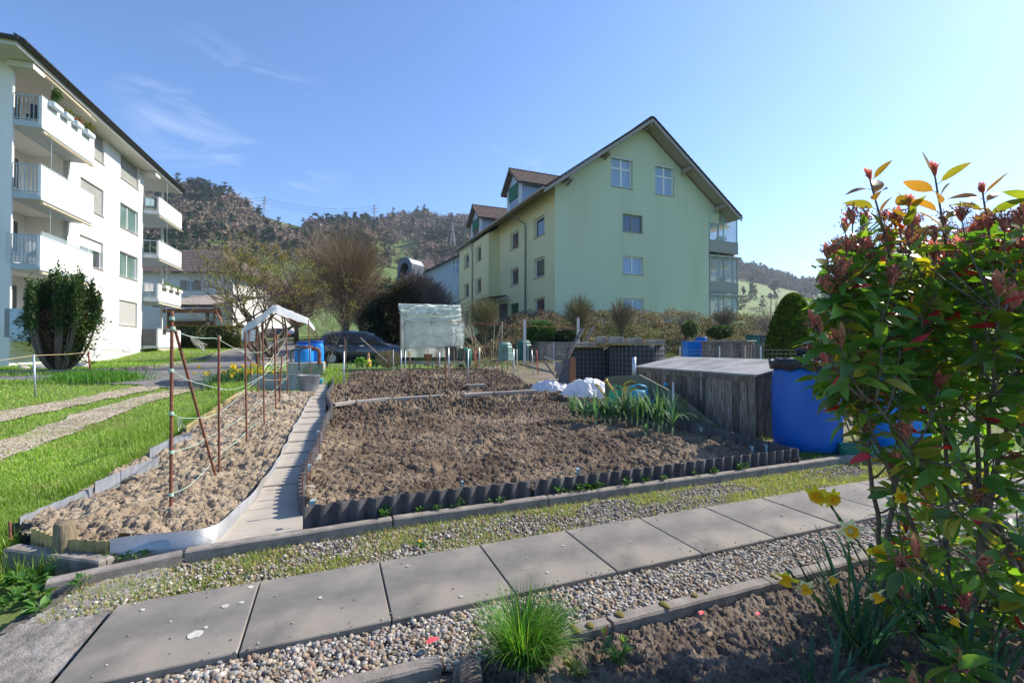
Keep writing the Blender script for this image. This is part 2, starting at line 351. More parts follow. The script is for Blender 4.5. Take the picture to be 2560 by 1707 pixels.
M['greenbounce']=mat('greenbounce',(.60,.58,.34),(.63,.61,.37),2,.92,.3,120,c3=(.50,.53,.33),s3=.25,bd=.008)  # side wall of the green house, yellowish bounced light mixed into its colour
M['greyhouse']=mat('greyhouse',(.46,.52,.60),(.50,.56,.64),2,.92)
M['cream']=mat('cream',(.66,.63,.60),(.7,.67,.64),2,.92)
M['trimstone']=mat('trimstone',(.30,.29,.25),None,rough=.8)
M['eave']=mat('eave',(.27,.235,.205),(.36,.32,.285),10,.8,.4,60,stretch=(1,1,1))
M['soffit']=mat('soffit',(.55,.53,.48),(.6,.58,.53),10,.8)
M['gutter']=mat('gutter',(.045,.05,.055),None,rough=.4,metal=.4)
M['pipe']=mat('pipe',(.20,.22,.23),None,rough=.45,metal=.5)
M['framewhite']=mat('framewhite',(.75,.74,.70),None,rough=.5)
M['glass']=mat('glass',(.035,.045,.055),(.05,.06,.075),2,.06,spec=.9,coat=.6)
M['curtain']=mat('curtain',(.24,.34,.47),(.34,.45,.60),1.5,.6,stretch=(9,9,.3),coat=.3)
M['curtgreen']=mat('curtgreen',(.07,.14,.13),(.16,.24,.23),1,.1,spec=.8,coat=.5)
M['blind']=mat('blind',(.30,.30,.27),(.36,.36,.33),3,.6)
M['blindwhite']=mat('blindwhite',(.55,.55,.52),None,rough=.6)
M['blindgreen']=mat('blindgreen',(.02,.13,.07),None,rough=.6)
M['railing']=mat('railing',(.35,.42,.43),None,rough=.4,metal=.3)
M['balcglass']=mat('balcglass',(.45,.55,.58),None,rough=.05,alpha=.28)
M['balcframe']=mat('balcframe',(.26,.50,.42),None,rough=.5)
M['awning']=mat('awning',(.72,.66,.5),None,rough=.8,trans=.3)
M['awnyellow']=mat('awnyellow',(.75,.58,.22),None,rough=.8,trans=.3)
M['darkpanel']=mat('darkpanel',(.07,.075,.085),(.1,.1,.11),3,.6)
M['rooftile']=mat('rooftile',(.105,.075,.065),(.19,.145,.125),5,.85,.3,50)
M['roofdark']=mat('roofdark',(.045,.042,.042),(.085,.075,.07),5,.85,.3,50)
M['dormer']=mat('dormer',(.36,.44,.52),(.42,.5,.58),3,.6)
M['turret']=mat('turret',(.10,.115,.135),(.14,.155,.18),3,.4,metal=.4)
M['brownwood']=mat('brownwood',(.22,.09,.04),(.3,.13,.06),6,.8,stretch=(1,1,8))
M['carpaint']=mat('carpaint',(.05,.06,.088),(.06,.07,.10),3,.30,metal=.35,coat=1)
M['carglass']=mat('carglass',(.012,.016,.02),None,rough=.04,spec=.9,coat=.8)
M['tyre']=mat('tyre',(.015,.015,.015),None,rough=.85)
M['rim']=mat('rim',(.3,.31,.32),None,rough=.3,metal=.8)
M['chrome']=mat('chrome',(.6,.6,.6),None,rough=.15,metal=1)
M['redpaint']=mat('redpaint',(.45,.02,.02),None,rough=.3,coat=1)
M['whitepaint']=mat('whitepaint',(.75,.76,.78),None,rough=.3,coat=1)
M['lampred']=mat('lampred',(.5,.02,.02),None,rough=.3)
M['bark']=mat('bark',(.075,.058,.042),(.15,.12,.085),14,.95,.9,70,stretch=(1,1,.4),c3=(.20,.175,.05),s3=3.5,bd=.02)
M['barkdark']=mat('barkdark',(.05,.04,.03),(.105,.085,.062),14,.95,.7,70)
M['twig']=mat('twig',(1,1,1),None,attr=True,rough=.85)
M['leafcol']=mat('leafcol',(1,1,1),(.82,.85,.8),40,.55,attr=True,trans=.3,tcol=(1.5,1.5,.8))
M['leafglossy']=mat('leafglossy',(1.4,1.45,1.3),(1.0,1.1,.95),18,.36,.15,60,attr=True,trans=.42,tcol=(2.6,2.3,.6),spec=.5,bd=.004)
M['youngleaf']=mat('youngleaf',(1,1,1),(.8,.8,.8),40,.35,attr=True,trans=.4,tcol=(1.35,1.15,1.1))
M['stem']=mat('stem',(.11,.085,.065),(.19,.155,.12),30,.8,.5,90)
M['stemgreen']=mat('stemgreen',(.09,.17,.04),None,rough=.6,trans=.2)
M['petal']=mat('petal',(.90,.74,.03),(.95,.82,.07),30,.55,trans=.6)
M['petalpale']=mat('petalpale',(.80,.78,.34),(.86,.84,.5),30,.55,trans=.45)
M['trumpet']=mat('trumpet',(.85,.42,.01),(.9,.52,.02),30,.5,trans=.4)
M['paperbrown']=mat('paperbrown',(.35,.25,.15),None,rough=.8,trans=.3)
M['rock']=mat('rock',(.10,.08,.065),(.24,.205,.17),7,.92,1,40,c3=(.32,.30,.27),s3=9,bd=.03)
M['rockpale']=mat('rockpale',(.36,.34,.31),(.5,.48,.44),5,.9,.6,40)
M['redleaf']=mat('redleaf',(.72,.07,.10),(.8,.14,.16),30,.5,.3,50,trans=.25)
M['forest']=mat('forest',(1,1,1),None,attr=True,rough=.95,spec=.1)
M['pylon']=mat('pylon',(.30,.33,.36),None,rough=.6)
M['terracotta']=mat('terracotta',(.50,.24,.14),None,rough=.7)
M['skin']=mat('skin',(.62,.38,.27),None,rough=.6)
M['clothyellow']=mat('clothyellow',(.75,.5,.04),None,rough=.6)
M['redpost']=mat('redpost',(.45,.06,.05),None,rough=.6)
# ================================================================ GROUND
def RT(px,py,dz=0.,ymax=90,y0=.6):              # pixel onto the terrain
    d=ray(px,py); Y=np.geomspace(y0,ymax,6000); x=d[0]/d[1]*Y; z=CAMZ+d[2]/d[1]*Y
    hit=np.nonzero(z<gz(x,Y)+dz)[0]; i=hit[0] if len(hit) else -1
    return np.array([x[i],Y[i],z[i]])
def inpoly(x,y,P):
    P=np.asarray(P); r=np.zeros(np.shape(x),bool); j=len(P)-1
    for i in range(len(P)):
        xi,yi=P[i][:2];xj,yj=P[j][:2]
        if yi!=yj: r^=((yi>y)!=(yj>y))&(x<(xj-xi)*(y-yi)/(yj-yi)+xi)
        j=i
    return r
def resamp(P,n):
    P=np.asarray(P,float); s=np.r_[0,np.cumsum(np.linalg.norm(np.diff(P,axis=0),axis=1))]; t=np.linspace(0,s[-1],n)
    return np.stack([np.interp(t,s,P[:,k]) for k in range(P.shape[1])],1)
xs=np.unique(np.r_[np.sinh(np.linspace(-5.6,5.6,330))*7.0, np.linspace(-14,14,90)]); ys=np.unique(np.r_[np.linspace(-30,0,8),np.linspace(0,60,110),np.geomspace(60,1900,240)])
X,Y=np.meshgrid(xs,ys); Z=gz(X,Y)
far=Y>60
MB().grid(X,Y,Z-.02).build('ground',M['lawn'],smooth=True,kind='structure')
strips=[]
def strip(name,Lp,Rp,m,dz=.008,nx=9,n=280):
    A=resamp([RT(*p) for p in Lp],n);B=resamp([RT(*p) for p in Rp],n)
    t=np.linspace(0,1,nx)[None,:,None]; P=A[:,None]*(1-t)+B[:,None]*t
    wob=(fbm(P[...,0]*2.6,P[...,1]*2.6,5,4)-.45)*(1.9 if 'track' in name else .6)
    P[:,0,:2]+=wob[:,0,None]*(B-A)[:,:2]*.3; P[:,-1,:2]+=wob[:,-1,None]*(B-A)[:,:2]*.3
    Z=gz(P[...,0],P[...,1])+dz+(.02*(fbm(P[...,0]*6,P[...,1]*6,3,2)-.5) if 'track' in name else 0)
    MB().grid(P[...,0],P[...,1],Z).build(name,m,smooth=True,kind='structure')
    pl=np.r_[P[:,0,:2],P[::-1,-1,:2]]; strips.append(pl); return pl
strip('road',[(700,846),(598,872),(545,886),(402,918),(232,934),(0,941),(-400,950)],[(960,905),(820,905),(660,915),(560,930),(505,968),(304,960),(0,951),(-400,964)],M['asphalt'])
strip('gravel_track',[(440,944),(300,974),(150,1002),(0,1029),(-200,1066)],[(470,956),(330,986),(170,1017),(0,1051),(-200,1092)],M['track'],.006)
strip('gravel_track',[(500,958),(342,994),(190,1034),(0,1103),(-160,1180)],[(503,971),(387,1000),(283,1039),(143,1095),(0,1147),(-160,1230)],M['track'],.006)
# lawn verge kerb by the white house
kp=[RT(*p) for p in [(598,871),(545,885),(475,904),(402,917),(310,926),(232,931),(110,934),(0,936),(-120,938)]]
names=['farthest','second farthest','third farthest','middle','nearest']
for i in range(len(kp)-1):
    a,b=kp[i],kp[i+1]; u=(b-a)/np.linalg.norm(b-a); nrm=np.array([-u[1],u[0],0])*.09
    if nrm[1]<0: nrm=-nrm
    a2=a+u*.02; m=MB(); m.prism([a2[:2],b[:2],(b+nrm)[:2],(a2+nrm)[:2]],[a[2]-.1,b[2]-.1,b[2]-.1,a[2]-.1],[a[2]+.10,b[2]+.10,b[2]+.10,a[2]+.10])
    m.build('kerb_stone',M['kerb'],label='weathered stone kerb length between the asphalt road and the white house lawn',cat='kerb',group='kerb stones along the lawn of the white house')
# ---------------------------------------------------------------- beds
def bed(name,poly,rx,zf,m,label=None):
    P=np.asarray(poly)[:,:2]; ab=np.stack(toab(P[:,0],P[:,1]),1)
    a0,a1=ab[:,0].min(),ab[:,0].max(); b0,b1=ab[:,1].min(),ab[:,1].max()
    na=int((a1-a0)/rx); bs=[b0]
    while bs[-1]<b1: bs.append(bs[-1]+rx*max(1,(bs[-1]+2.0)/3.4))
    A,B=np.meshgrid(np.linspace(a0,a1,na),np.array(bs)); X,Y=AB(A,B)
    MB().grid(X,Y,zf(X,Y),inpoly(X,Y,P)).build(name,m,smooth=(name!='garden_soil'),kind='structure')
def soilz(x,y,base,rough,fs=1.):
    wx=x+.03*fbm(x*9,y*9,3,71); wy=y+.03*fbm(x*9,y*9,3,91)
    r=rough
    z=base+gz(x,y)+.05*(fbm(x*1.3,y*1.3,3,5)-.5)
    wx,wy,x,y=wx*fs,wy*fs,x*fs,y*fs
    z=z+r*(.062*clod(wx*5.2,wy*5.2,1)*vn(x*2,y*2,77)*1.4+.050*clod(wx*11,wy*11,2)*vn(x*6,y*6,78)*1.6+.034*clod(wx*21,wy*21,3)+.020*clod(wx*42,wy*42,4)+.024*(fbm(x*40,y*40,3,6)-.5))
    return z
bl=[(855,926),(835,945),(832,961),(818,986),(828,1007),(832,1021),(813,1048),(805,1081),(798,1105),(786,1130),(772,1160),(760,1190),(756,1215),(763,1252)]
LT=[RT(px,py,.13+.0) for px,py in bl]        # top line of the left corrugated edging
ca=AB(4.08,.99); ca2=AB(4.15,3.6)
mainpoly=[p[:2] for p in LT]+[ca,ca2,AB(4.3,4.8),AB(4.0,6.2),AB(4.7,9),AB(5.2,11.6),AB(3.9,13.4),AB(1.2,13.3)]
MAINP=np.array(mainpoly)
def mz(x,y):
    a,b=toab(x,y); rg=.62+.70*sstep(3.6,5.2,b)+.30*sstep(.45,.62,fbm(a*1.1,b*1.1,2,41))
    return soilz(x,y,.045-.05*rg,rg)-.03*np.exp(-((b-5.0)/.25)**2)
bed('garden_soil',mainpoly,.0105,mz,M['soil'])
lb=[(52,1350),(272,1368),(384,1352),(488,1340),(545,1325),(577,1290),(602,1266),(645,1215),(687,1160),(723,1092),(750,1043),(767,1007),(790,980),(600,982),(540,1020),(470,1072),(350,1148),(234,1212),(47,1300)]
LB=np.array([RT(px,py,.06)[:2] for px,py in lb])
bed('garden_soil',LB,.0095,lambda x,y:soilz(x,y,.03,.85),M['soildry'])
fp=[AB(.55,-.345),AB(7,-.345),AB(7,-3.2),AB(.2,-3.2)]
bed("garden_soil",fp,.0075,lambda x,y:soilz(x,y,.0,.42,2.2),M["soildark"])
# gravel base sheets and apron
def sheetab(name,a0,a1,b0,b1,z,m,na=80,nb=16):
    A,B=np.meshgrid(np.linspace(a0,a1,na),np.linspace(b0,b1,nb)); X,Y=AB(A,B); MB().grid(X,Y,z+.006*(fbm(X*8,Y*8,3)-.5)+0*X).build(name,m,smooth=True,kind='structure')
sheetab('gravel_bed',-.85,9,.5,.96,-.034,M['gravelbase'])
sheetab('gravel_bed',-1.6,9,-.34,.02,-.036,M['gravelbase'])
ap=[(-320,1760),(0,1585),(122,1519),(223,1463),(296,1428),(411,1416),(470,1440),(440,1475),(302,1497),(129,1707),(-60,2100),(-500,2300)]
AP=np.array([G(px,py,-.02)[:2] for px,py in ap])
bed('concrete_apron',AP,.008,lambda x,y:-.022+.010*(clod(x*40,y*40,3)-.5)+.012*(fbm(x*6,y*6,3,4)-.5)-.0*x,M['conc'])
# ---------------------------------------------------------------- paving
ordn=['first','second','third','fourth','fifth','sixth','seventh','eighth','ninth','tenth','eleventh','twelfth','thirteenth','fourteenth','fifteenth','sixteenth','seventeenth','eighteenth','nineteenth','twentieth']
def slabbox(a0,a1,b0,b1,z0,z1,tilt=0):
    m=MB(); e=.004
    A=np.array([(a0,b0),(a1,b0),(a1,b1),(a0,b1)]); cx,cy=A.mean(0); V=[]
    for z,sh in ((z0,0),(z1-e,0),(z1,e)):
        for a,b in A:
            a_=a+(sh if a<cx else -sh); b_=b+(sh if b<cy else -sh); x,y=AB(a_,b_); V.append((x,y,z+tilt*(a_-cx)))
    m.add(V,[(3,2,1,0),(8,9,10,11)]+[(r*4+i,r*4+(i+1)%4,r*4+4+(i+1)%4,r*4+4+i) for r in (0,1) for i in range(4)]); return m
for i in range(-1,12):
    j=random.uniform(-.002,.002)
    m=slabbox(i*.5+.0025,(i+1)*.5-.0025,.0+j,.5+j,-.05,random.uniform(-.001,.002),random.uniform(-.004,.004))
    if i==-1: spots=[(1140,1265,.034),(1290,1012,.017),(1520,1010,.009),(1390,905,.012),(1530,1160,0)]
    lab='%s square concrete paving slab from the left in the front path'%ordn[i+1]+(', with large pale lichen spots' if i==-1 else '')
    o=m.build('paving_slab',M['slab'],label=lab,cat='paving slab',group='square slabs of the front path')
    if i<9:
        mm=MB(); n=9 if i==-1 else random.randint(1,4)
        for k in range(n):
            a=i*.5+random.uniform(.05,.45);b=random.uniform(.05,.45); r=random.choice([.002,.003,.004,.005,.007]) 
            if i==-1 and k<4: a,b,r=[(-.16,.16,.024),(-.10,.33,.013),(-.045,.335,.009),(-.03,.455,.011)][k]
            x,y=AB(a,b); q=12; rr=[r*random.uniform(.75,1.15) for _ in range(q)]
            P=[(x+rr[t]*math.cos(t*2*math.pi/q)*1.1,y+rr[t]*math.sin(t*2*math.pi/q)) for t in range(q)]
            mm.prism(P,.0012,.0042)
        mm.build('lichen_spots',M['lichen'],parent=o)
for k in range(19):
    z=float(gz(*AB(0,1+.5*k)))+.042; j=random.uniform(-.008,.008)
    slabbox(-.28+j,.20+j,1.0+.5*k+.003,1.5+.5*k-.003,z-.06,z+random.uniform(-.003,.003)).build('paving_slab',M['slab2'],
        label='%s pale slab from the front in the narrow path between the two beds'%ordn[k],cat='paving slab',group='slabs of the narrow path between the beds')
# ---------------------------------------------------------------- kerbs of the front path
def kerbab(p,q,wd,z0,z1,label,group,m=M['kerb']):
    p=np.array(p);q=np.array(q); u=(q-p)/np.linalg.norm(q-p); n=np.array([-u[1],u[0]]); p=p+u*.004; L=np.linalg.norm(q-p)-.004; nn=max(3,int(L/.03))
    t=np.linspace(0,L,nn); mm=MB(); prof=[(0,z0),(0,z1-.008),(.006,z1),(wd-.006,z1),(wd,z1-.008),(wd,z0)]
    V=[]
    for s in t:
        for o_,z in prof:
            a,b=p+u*s+n*o_; x,y=AB(a,b); jt=(fbm(np.array(s*25+p[0]*30),np.array(o_*30+z*20),2,8)-.5)*.008
            V.append((x+jt,y+jt,z+jt*.6))
    k=len(prof); F=[(i*k+j,i*k+(j+1)%k,(i+1)*k+(j+1)%k,(i+1)*k+j) for i in range(nn-1) for j in range(k)]+[tuple(range(k-1,-1,-1)),tuple(range(len(V)-k,len(V)))]
    mm.add(V,F).build('kerb_stone',m,label=label,cat='kerb',group=group)
K1=[(-.84,.765),(-.375,.885),(.62,.945),(1.62,.953),(2.62,.955),(3.62,.955),(4.62,.965),(5.6,.97),(6.6,.97),(7.6,.97)]
for i in range(len(K1)-1): kerbab(K1[i],K1[i+1],.06,-.12,.03-.006*(i==0),'%s mossy concrete kerb length from the left behind the gravel strip'%ordn[i],'kerb behind the gravel strip')
K2=[(.05,-.305),(.62,-.32),(.66,-.335),(1.25,-.34),(2.05,-.345),(3.05,-.345),(4.05,-.345),(5.05,-.345)]
for n_,i in enumerate([0,3,4,5,6]): kerbab(K2[i],K2[i+1],.055,-.12,.012,'%s concrete kerb length from the left along the near flower bed'%ordn[n_],'kerb along the near flower bed')
kerbab((.86,-.335),(1.246,-.34),.055,-.12,.012,'short concrete kerb piece right of the grassy tuft','kerb along the near flower bed')
# moss cushions on the near kerb
def lump(c,r,sx=1,sy=1,sz=1,n=14,seed=0,amp=.25):
    th=np.linspace(0,math.pi,n//2+2)[:,None]; ph=np.linspace(0,2*math.pi,n,endpoint=False)[None]
    x=np.sin(th)*np.cos(ph);y=np.sin(th)*np.sin(ph);z=np.cos(th)+0*ph
    d=1+amp*(fbm(x*1.7+seed*3+9,y*1.7+z*1.3+9,3,seed)-.5)*2
    V=np.stack([x*d*r*sx,y*d*r*sy,z*d*r*sz],-1); V[0]=V[0].mean(0);V[-1]=V[-1].mean(0)
    m=V.shape[0]; i=np.arange(m-1)[:,None]*n; j=np.arange(n)[None]; k=(j+1)%n
    F=np.stack([i+n+j,i+n+k,i+k,i+j],-1).reshape(-1,4)
    return V.reshape(-1,3)+np.asarray(c),F
for k in range(16):
    x,y=AB(random.choice([1.05,1.1,1.16,1.3,1.5,1.62,1.66,1.72,1.8,2.1,2.15,2.6,3.2]),-.315+random.uniform(-.015,.018)); v,f=lump((x,y,.013),random.uniform(.008,.02),1,1,.5,seed=k)
    MB().add(v,f).build('moss_cushion',M['moss'],smooth=True,label='small brown green moss cushion on the near concrete kerb',cat='moss',group='moss cushions on the near kerb')
# ---------------------------------------------------------------- corrugated edging
def corr(P,zt,h,amp,wl,th=.006,saw=.5,nper=10):
    """P (n,2) centre line, zt (n) top height, h height"""
    P=np.asarray(P,float); s=np.r_[0,np.cumsum(np.linalg.norm(np.diff(P,axis=0),axis=1))]; n=int(s[-1]/wl*nper)+2; t=np.linspace(0,s[-1],n)
    x=np.interp(t,s,P[:,0]);y=np.interp(t,s,P[:,1]);z=np.interp(t,s,zt); hh=np.interp(t,s,np.broadcast_to(h,(len(P),)))
    dx=np.gradient(x);dy=np.gradient(y);L=np.hypot(dx,dy)+1e-9; nx,ny=-dy/L,dx/L
    ph=(t/wl)%1; wv=np.where(ph<saw,ph/saw,(1-ph)/(1-saw)); wv=wv*wv*(3-2*wv)*2-1
    off=amp*wv; V=[]
    for o_ in (0,th):
        for zz in (z-hh,z): V.append(np.stack([x+nx*(off+o_),y+ny*(off+o_),zz],-1))
    V=np.concatenate(V); i=np.arange(n-1)
    q=lambda a,b:np.stack([a*n+i,a*n+i+1,b*n+i+1,b*n+i],-1)
    return MB().add(V,np.concatenate([q(0,1),q(1,3),q(3,2)]))
fa=np.linspace(.14,4.08,60); FP=np.stack(AB(fa,1.036+.006*np.sin(fa*3)),1)
fz=.128+.006*np.sin(fa*2.1)
for i,(a,b) in enumerate([(0,21),(21,40),(40,60)]):
    corr(FP[a:min(b+1,60)],fz[a:min(b+1,60)],.17,.017,.096,saw=.72).build('corrugated_edging',M['edging'],label='%s dark corrugated panel edging the front of the large bed'%['left','middle','right'][i],cat='garden edging',group='corrugated panels around the large bed')
LT=np.array(LT)[::-1]; LL=resamp(LT,80)
LL[:,2]=gz(LL[:,0],LL[:,1])+.155
LL[:,0]-=.01
for i,(a,b) in enumerate([(0,20),(20,42),(42,79)]):
    s=LL[a:b+1]; corr(s[:,:2],s[:,2],.17,.017,.085).build('corrugated_edging',M['edging'],label='%s wavy grey corrugated panel along the narrow path'%['nearest','middle','farthest'][i],cat='garden edging',group='corrugated panels around the large bed')
RP=np.stack(AB(np.linspace(4.06,4.2,20),np.linspace(1.04,3.7,20)),1)
corr(RP,gz(RP[:,0],RP[:,1])+.15,.17,.015,.09).build('corrugated_edging',M['edging'],label='dark corrugated panel at the right end of the large bed beside the wooden box',cat='garden edging',group='corrugated panels around the large bed')
# metal clips on the edging
def clip(px,py,zt,hh=.05,lab='',w_=.026,m='clip'):
    p=G(px,py,zt); m_=MB(); m_.obox((0,0,-hh/2),(w_,.003,hh),rz=TH); m_.obox((0,.014,.0015),(w_,.03,.003),rz=TH); 
    m_.obox((.004,-.003,-hh*.7),(.007,.004,.007),rz=TH)
    m_.V=[v+p+np.array([0,-.02,0]) for v in m_.V]; m_.build('metal_clip',M[m],label=lab,cat='clip',group='metal clips on the corrugated edging')
clip(784,1250,.135,.055,'pale blue metal clip on the front left corner of the edging',.032)
clip(1156,1203,.132,.05,'thin pale clip on the front edging by the strawberry leaves',.012)
clip(1444,1171,.13,.045,'metal clip with a bolt in the middle of the front edging')
clip(1878,1116,.13,.04,'metal clip on the right end of the front edging')
clip(1913,1112,.13,.095,'tall pale metal strip at the right front corner of the bed',.024)
clip(1751,1069,.16,.04,'small pale clip on the right side edging')
clip(797,1077,.16,.03,'pale clip high on the wavy left edging',.03)
clip(774,1162,.155,.04,'pale clip with two leaves on the wavy left edging',.03)
for (a,b,cc) in [(751,1187,'nearest'),(762,1152,'second'),(770,1133,'third'),(793,1079,'farthest')]:
    p=G(a+6,b,.235); u=np.array([.97,.22,0]); pts=[p+np.array([0,0,-.2]),p+np.array([0,0,-.02]),p,p+u*.02+[0,0,.006],p+u*.035,p+u*.035+[0,0,-.03]]
    MB().tube(pts,.0035,6).build('rebar_hook',M['rust'],label='%s rusty iron hook holding the edging beside the narrow path'%cc,cat='hook',group='rusty hooks along the narrow path')
# ---------------------------------------------------------------- left bed edging
def wallpx(pts,zt,h,amp,wl,name,m,label,group='edging of the left bed',**k):
    P=np.array([RT(px,py,zt) for px,py in pts]); zz=gz(P[:,0],P[:,1])+zt
    return corr(P[:,:2],zz,h,amp,wl,**k).build(name,M[m],label=label,cat='garden edging',group=group)
wallpx([(47,1294),(110,1267),(174,1242),(234,1216)],.13,.17,.006,.10,'plastic_edging','edgegrey','nearest light grey plastic panel of the left bed')
wallpx([(236,1206),(290,1183),(345,1160),(398,1140)],.14,.17,.004,.08,'plastic_edging','edgegrey','second light grey plastic panel of the left bed')
wallpx([(372,1122),(420,1100),(478,1079)],.16,.18,.007,.09,'plastic_edging','edgegrey','third grey panel of the left bed, before the yellow ones')
wallpx([(464,1066),(500,1042),(540,1020)],.13,.16,.008,.09,'corrugated_edging','edgeyellow','nearer pale yellow corrugated strip along the lawn',saw=.6)
wallpx([(532,1022),(560,1003),(584,988),(612,976)],.14,.16,.008,.09,'corrugated_edging','edgeyellow','farther pale yellow corrugated strip along the lawn',saw=.6)
wallpx([(31,1308),(58,1306),(82,1310)],.10,.13,.010,.07,'corrugated_edging','edging','dark corrugated piece at the left corner beside the round post')
P=[G(px,py,.085) for px,py in [(82,1320),(130,1338),(180,1347),(272,1352)]]; P=np.array(P); corr(P[:,:2],P[:,2],.10,.007,.05,saw=.6).build('corrugated_edging',M['edgeyellow'],label='mouldy yellow corrugated strip behind the round post',cat='garden edging',group='edging of the left bed')
top=[(272,1348),(384,1334),(488,1324),(544,1310),(575,1282),(600,1261),(628,1237),(645,1212),(663,1191),(687,1160),(723,1092),(734,1065),(750,1043),(767,1007),(780,986)]
P=np.array([RT(px,py,.135 if i<4 else .115 if i<8 else .09) for i,(px,py) in enumerate(top)]); P=resamp(P,90)
P[:,:2]+=np.c_[.006*np.sin(np.arange(90)*.9),.006*np.cos(np.arange(90)*.7)]
corr(P[:,:2],P[:,2]+.004*np.sin(np.arange(90)*.8),.13,.0005,.3,th=.002).build('sheet_metal_strip',M['sheet'],smooth=True,label='bent shiny sheet metal strip around the front of the left bed',cat='garden edging')
# concrete block, log post
def blockpx(p1,p2,zt,wd,h,label,m='kerb',name='concrete_block'):
    a=G(*p1,zt);b=G(*p2,zt); u=(b-a)[:2];L=np.linalg.norm(u);an=math.atan2(u[1],u[0]); c=(a+b)/2+np.array([-math.sin(an)*wd/2,math.cos(an)*wd/2,-h/2])
    MB().obox(c,(L,wd,h),rz=an,bev=.008).build(name,M[m],label=label,cat='concrete block')
blockpx((5,1371),(246,1404),.03,.07,.16,'long mossy concrete block lying behind the round post')
blockpx((250,1399),(271,1395),.03,.06,.12,'small end piece of concrete by the sheet metal','kerb')
def log(px,py,zt,r,h,label,lean=(0,0),m='woodlog',name='wooden_post',cat='post'):
    p=G(px,py,zt) if zt<1 else W(px,py,2); n=22; prof=[(r*.9,zt-.006-h),(r*1.02,zt-.004-h+.03),(r,zt-h*.4),(r*.97,zt-.012),(r*.9,zt),(0.01,zt+.001)]
    mm=MB(); mm.lathe((0,0,0),prof,n); V=mm.V[0]; an=np.arctan2(V[:,1],V[:,0]); rr=1+.06*(fbm(an*2.5+9,V[:,2]*2,2,3)-.5)-.10*np.exp(-((an+1.7)/.08)**2)
    V[:,0]*=rr;V[:,1]*=rr; V[:,:2]+=p[:2]; V[:,0]+=lean[0]*(V[:,2]-zt); V[:,1]+=r
    mm.build(name,M[m],smooth=True,label=label,cat=cat)
log(140,1312,.165,.043,.24,'thick round cracked wooden post at the left end of the kerb')
# ---------------------------------------------------------------- boards between the beds
def plankpx(p1,p2,dz,wd,th,label,m='slab2',name='concrete_strip',cat='concrete strip',group=None):
    a=RT(*p1,dz);b=RT(*p2,dz);u=b-a;L=np.linalg.norm(u);an=math.atan2(u[1],u[0]);el=math.asin(u[2]/L)
    MB().obox((a+b)/2-[0,0,th/2],(L,wd,th),rz=an,ry=-el,bev=.004).build(name,M[m],label=label,cat=cat,group=group)
g='flat concrete strips dividing the large bed'
plankpx((834,1008),(885,1001),.125,.09,.05,'leftmost short concrete strip crossing the dug bed',group=g)
plankpx((891,1001),(977,993),.125,.09,.05,'second long concrete strip crossing the dug bed',group=g)
plankpx((981,994),(1108,986),.125,.09,.05,'third long concrete strip crossing the dug bed',group=g)
plankpx((1160,984),(1232,979),.125,.10,.05,'fourth concrete strip, half buried right of the clods',group=g)
plankpx((1236,979),(1340,974),.13,.08,.05,'rightmost concrete strip near the plastic sheet',group=g)
plankpx((1165,961),(1213,959),.125,.09,.05,'short concrete strip half buried farther back in the bed',group=g)
# ---------------------------------------------------------------- pebbles
t_=(1+5**.5)/2
ICOV=np.array([(-1,t_,0),(1,t_,0),(-1,-t_,0),(1,-t_,0),(0,-1,t_),(0,1,t_),(0,-1,-t_),(0,1,-t_),(t_,0,-1),(t_,0,1),(-t_,0,-1),(-t_,0,1)])/math.hypot(1,t_)
ICOF=np.array([(0,11,5),(0,5,1),(0,1,7),(0,7,10),(0,10,11),(1,5,9),(5,11,4),(11,10,2),(10,7,6),(7,1,8),(3,9,4),(3,4,2),(3,2,6),(3,6,8),(3,8,9),(4,9,5),(2,4,11),(6,2,10),(8,6,7),(9,8,1)])
def subdiv(V,F):
    V=list(map(tuple,V)); c={}; out=[]
    def mid(a,b):
        k=(min(a,b),max(a,b))
        if k not in c: m=(np.array(V[a])+np.array(V[b])); m/=np.linalg.norm(m); V.append(tuple(m)); c[k]=len(V)-1
        return c[k]
    for a,b,d in F:
        x,y,z=mid(a,b),mid(b,d),mid(d,a); out+=[(a,x,z),(x,b,y),(z,y,d),(x,y,z)]
    return np.array(V),np.array(out)
ICV2,ICF2=subdiv(ICOV,ICOF)
PCOL=np.array([.80,.765,.71])*np.array([(.42,.39,.35),(.52,.49,.45),(.33,.29,.24),(.30,.31,.33),(.58,.56,.52),(.38,.32,.24),(.24,.21,.18),(.47,.41,.33),(.40,.41,.43),(.36,.24,.19),(.65,.63,.60),(.45,.36,.24)])
def pebbles(a0,a1,b0,b1,n,z,smin,smax,hump,name,thin=None):
    mb=MB()
    for k in range(8):                       # eight pebble shapes
        m=n//8; a=rng.uniform(a0,a1,m);b=rng.uniform(b0,b1,m)
        if thin is not None: kp_=rng.random(m)<thin(a,b); a=a[kp_];b=b[kp_];m=len(a)
        x,y=AB(a,b); s=smin*(smax/smin)**(rng.random(m)**1.7)
        v=ICV2*(1+.34*(rng.random((len(ICV2),1))-.5)) ; v=v*np.array([1,rng.uniform(.65,.9),rng.uniform(.45,.7)])
        Mx=rots(m,.9)*(s/2)[:,None,None]
        zz=z+hump*(fbm(a*5,b*5,2,12)-.2)+rng.uniform(0,.014,m)+s*.1
        col=PCOL[rng.integers(0,len(PCOL),m)]*rng.uniform(.75,1.2,(m,1))
        mb.inst(v,ICF2,Mx,np.stack([x,y,zz],-1),col)
    mb.build(name,M['pebble'],smooth=True,kind='stuff',label='grey and brown rounded pebbles lying on the gravel strip',cat='gravel')
pebbles(-.9,3.2,-.30,-.0,26000,-.038,.008,.027,.014,'gravel')
pebbles(3.2,7,-.30,-.0,9000,-.035,.010,.024,.012,'gravel')
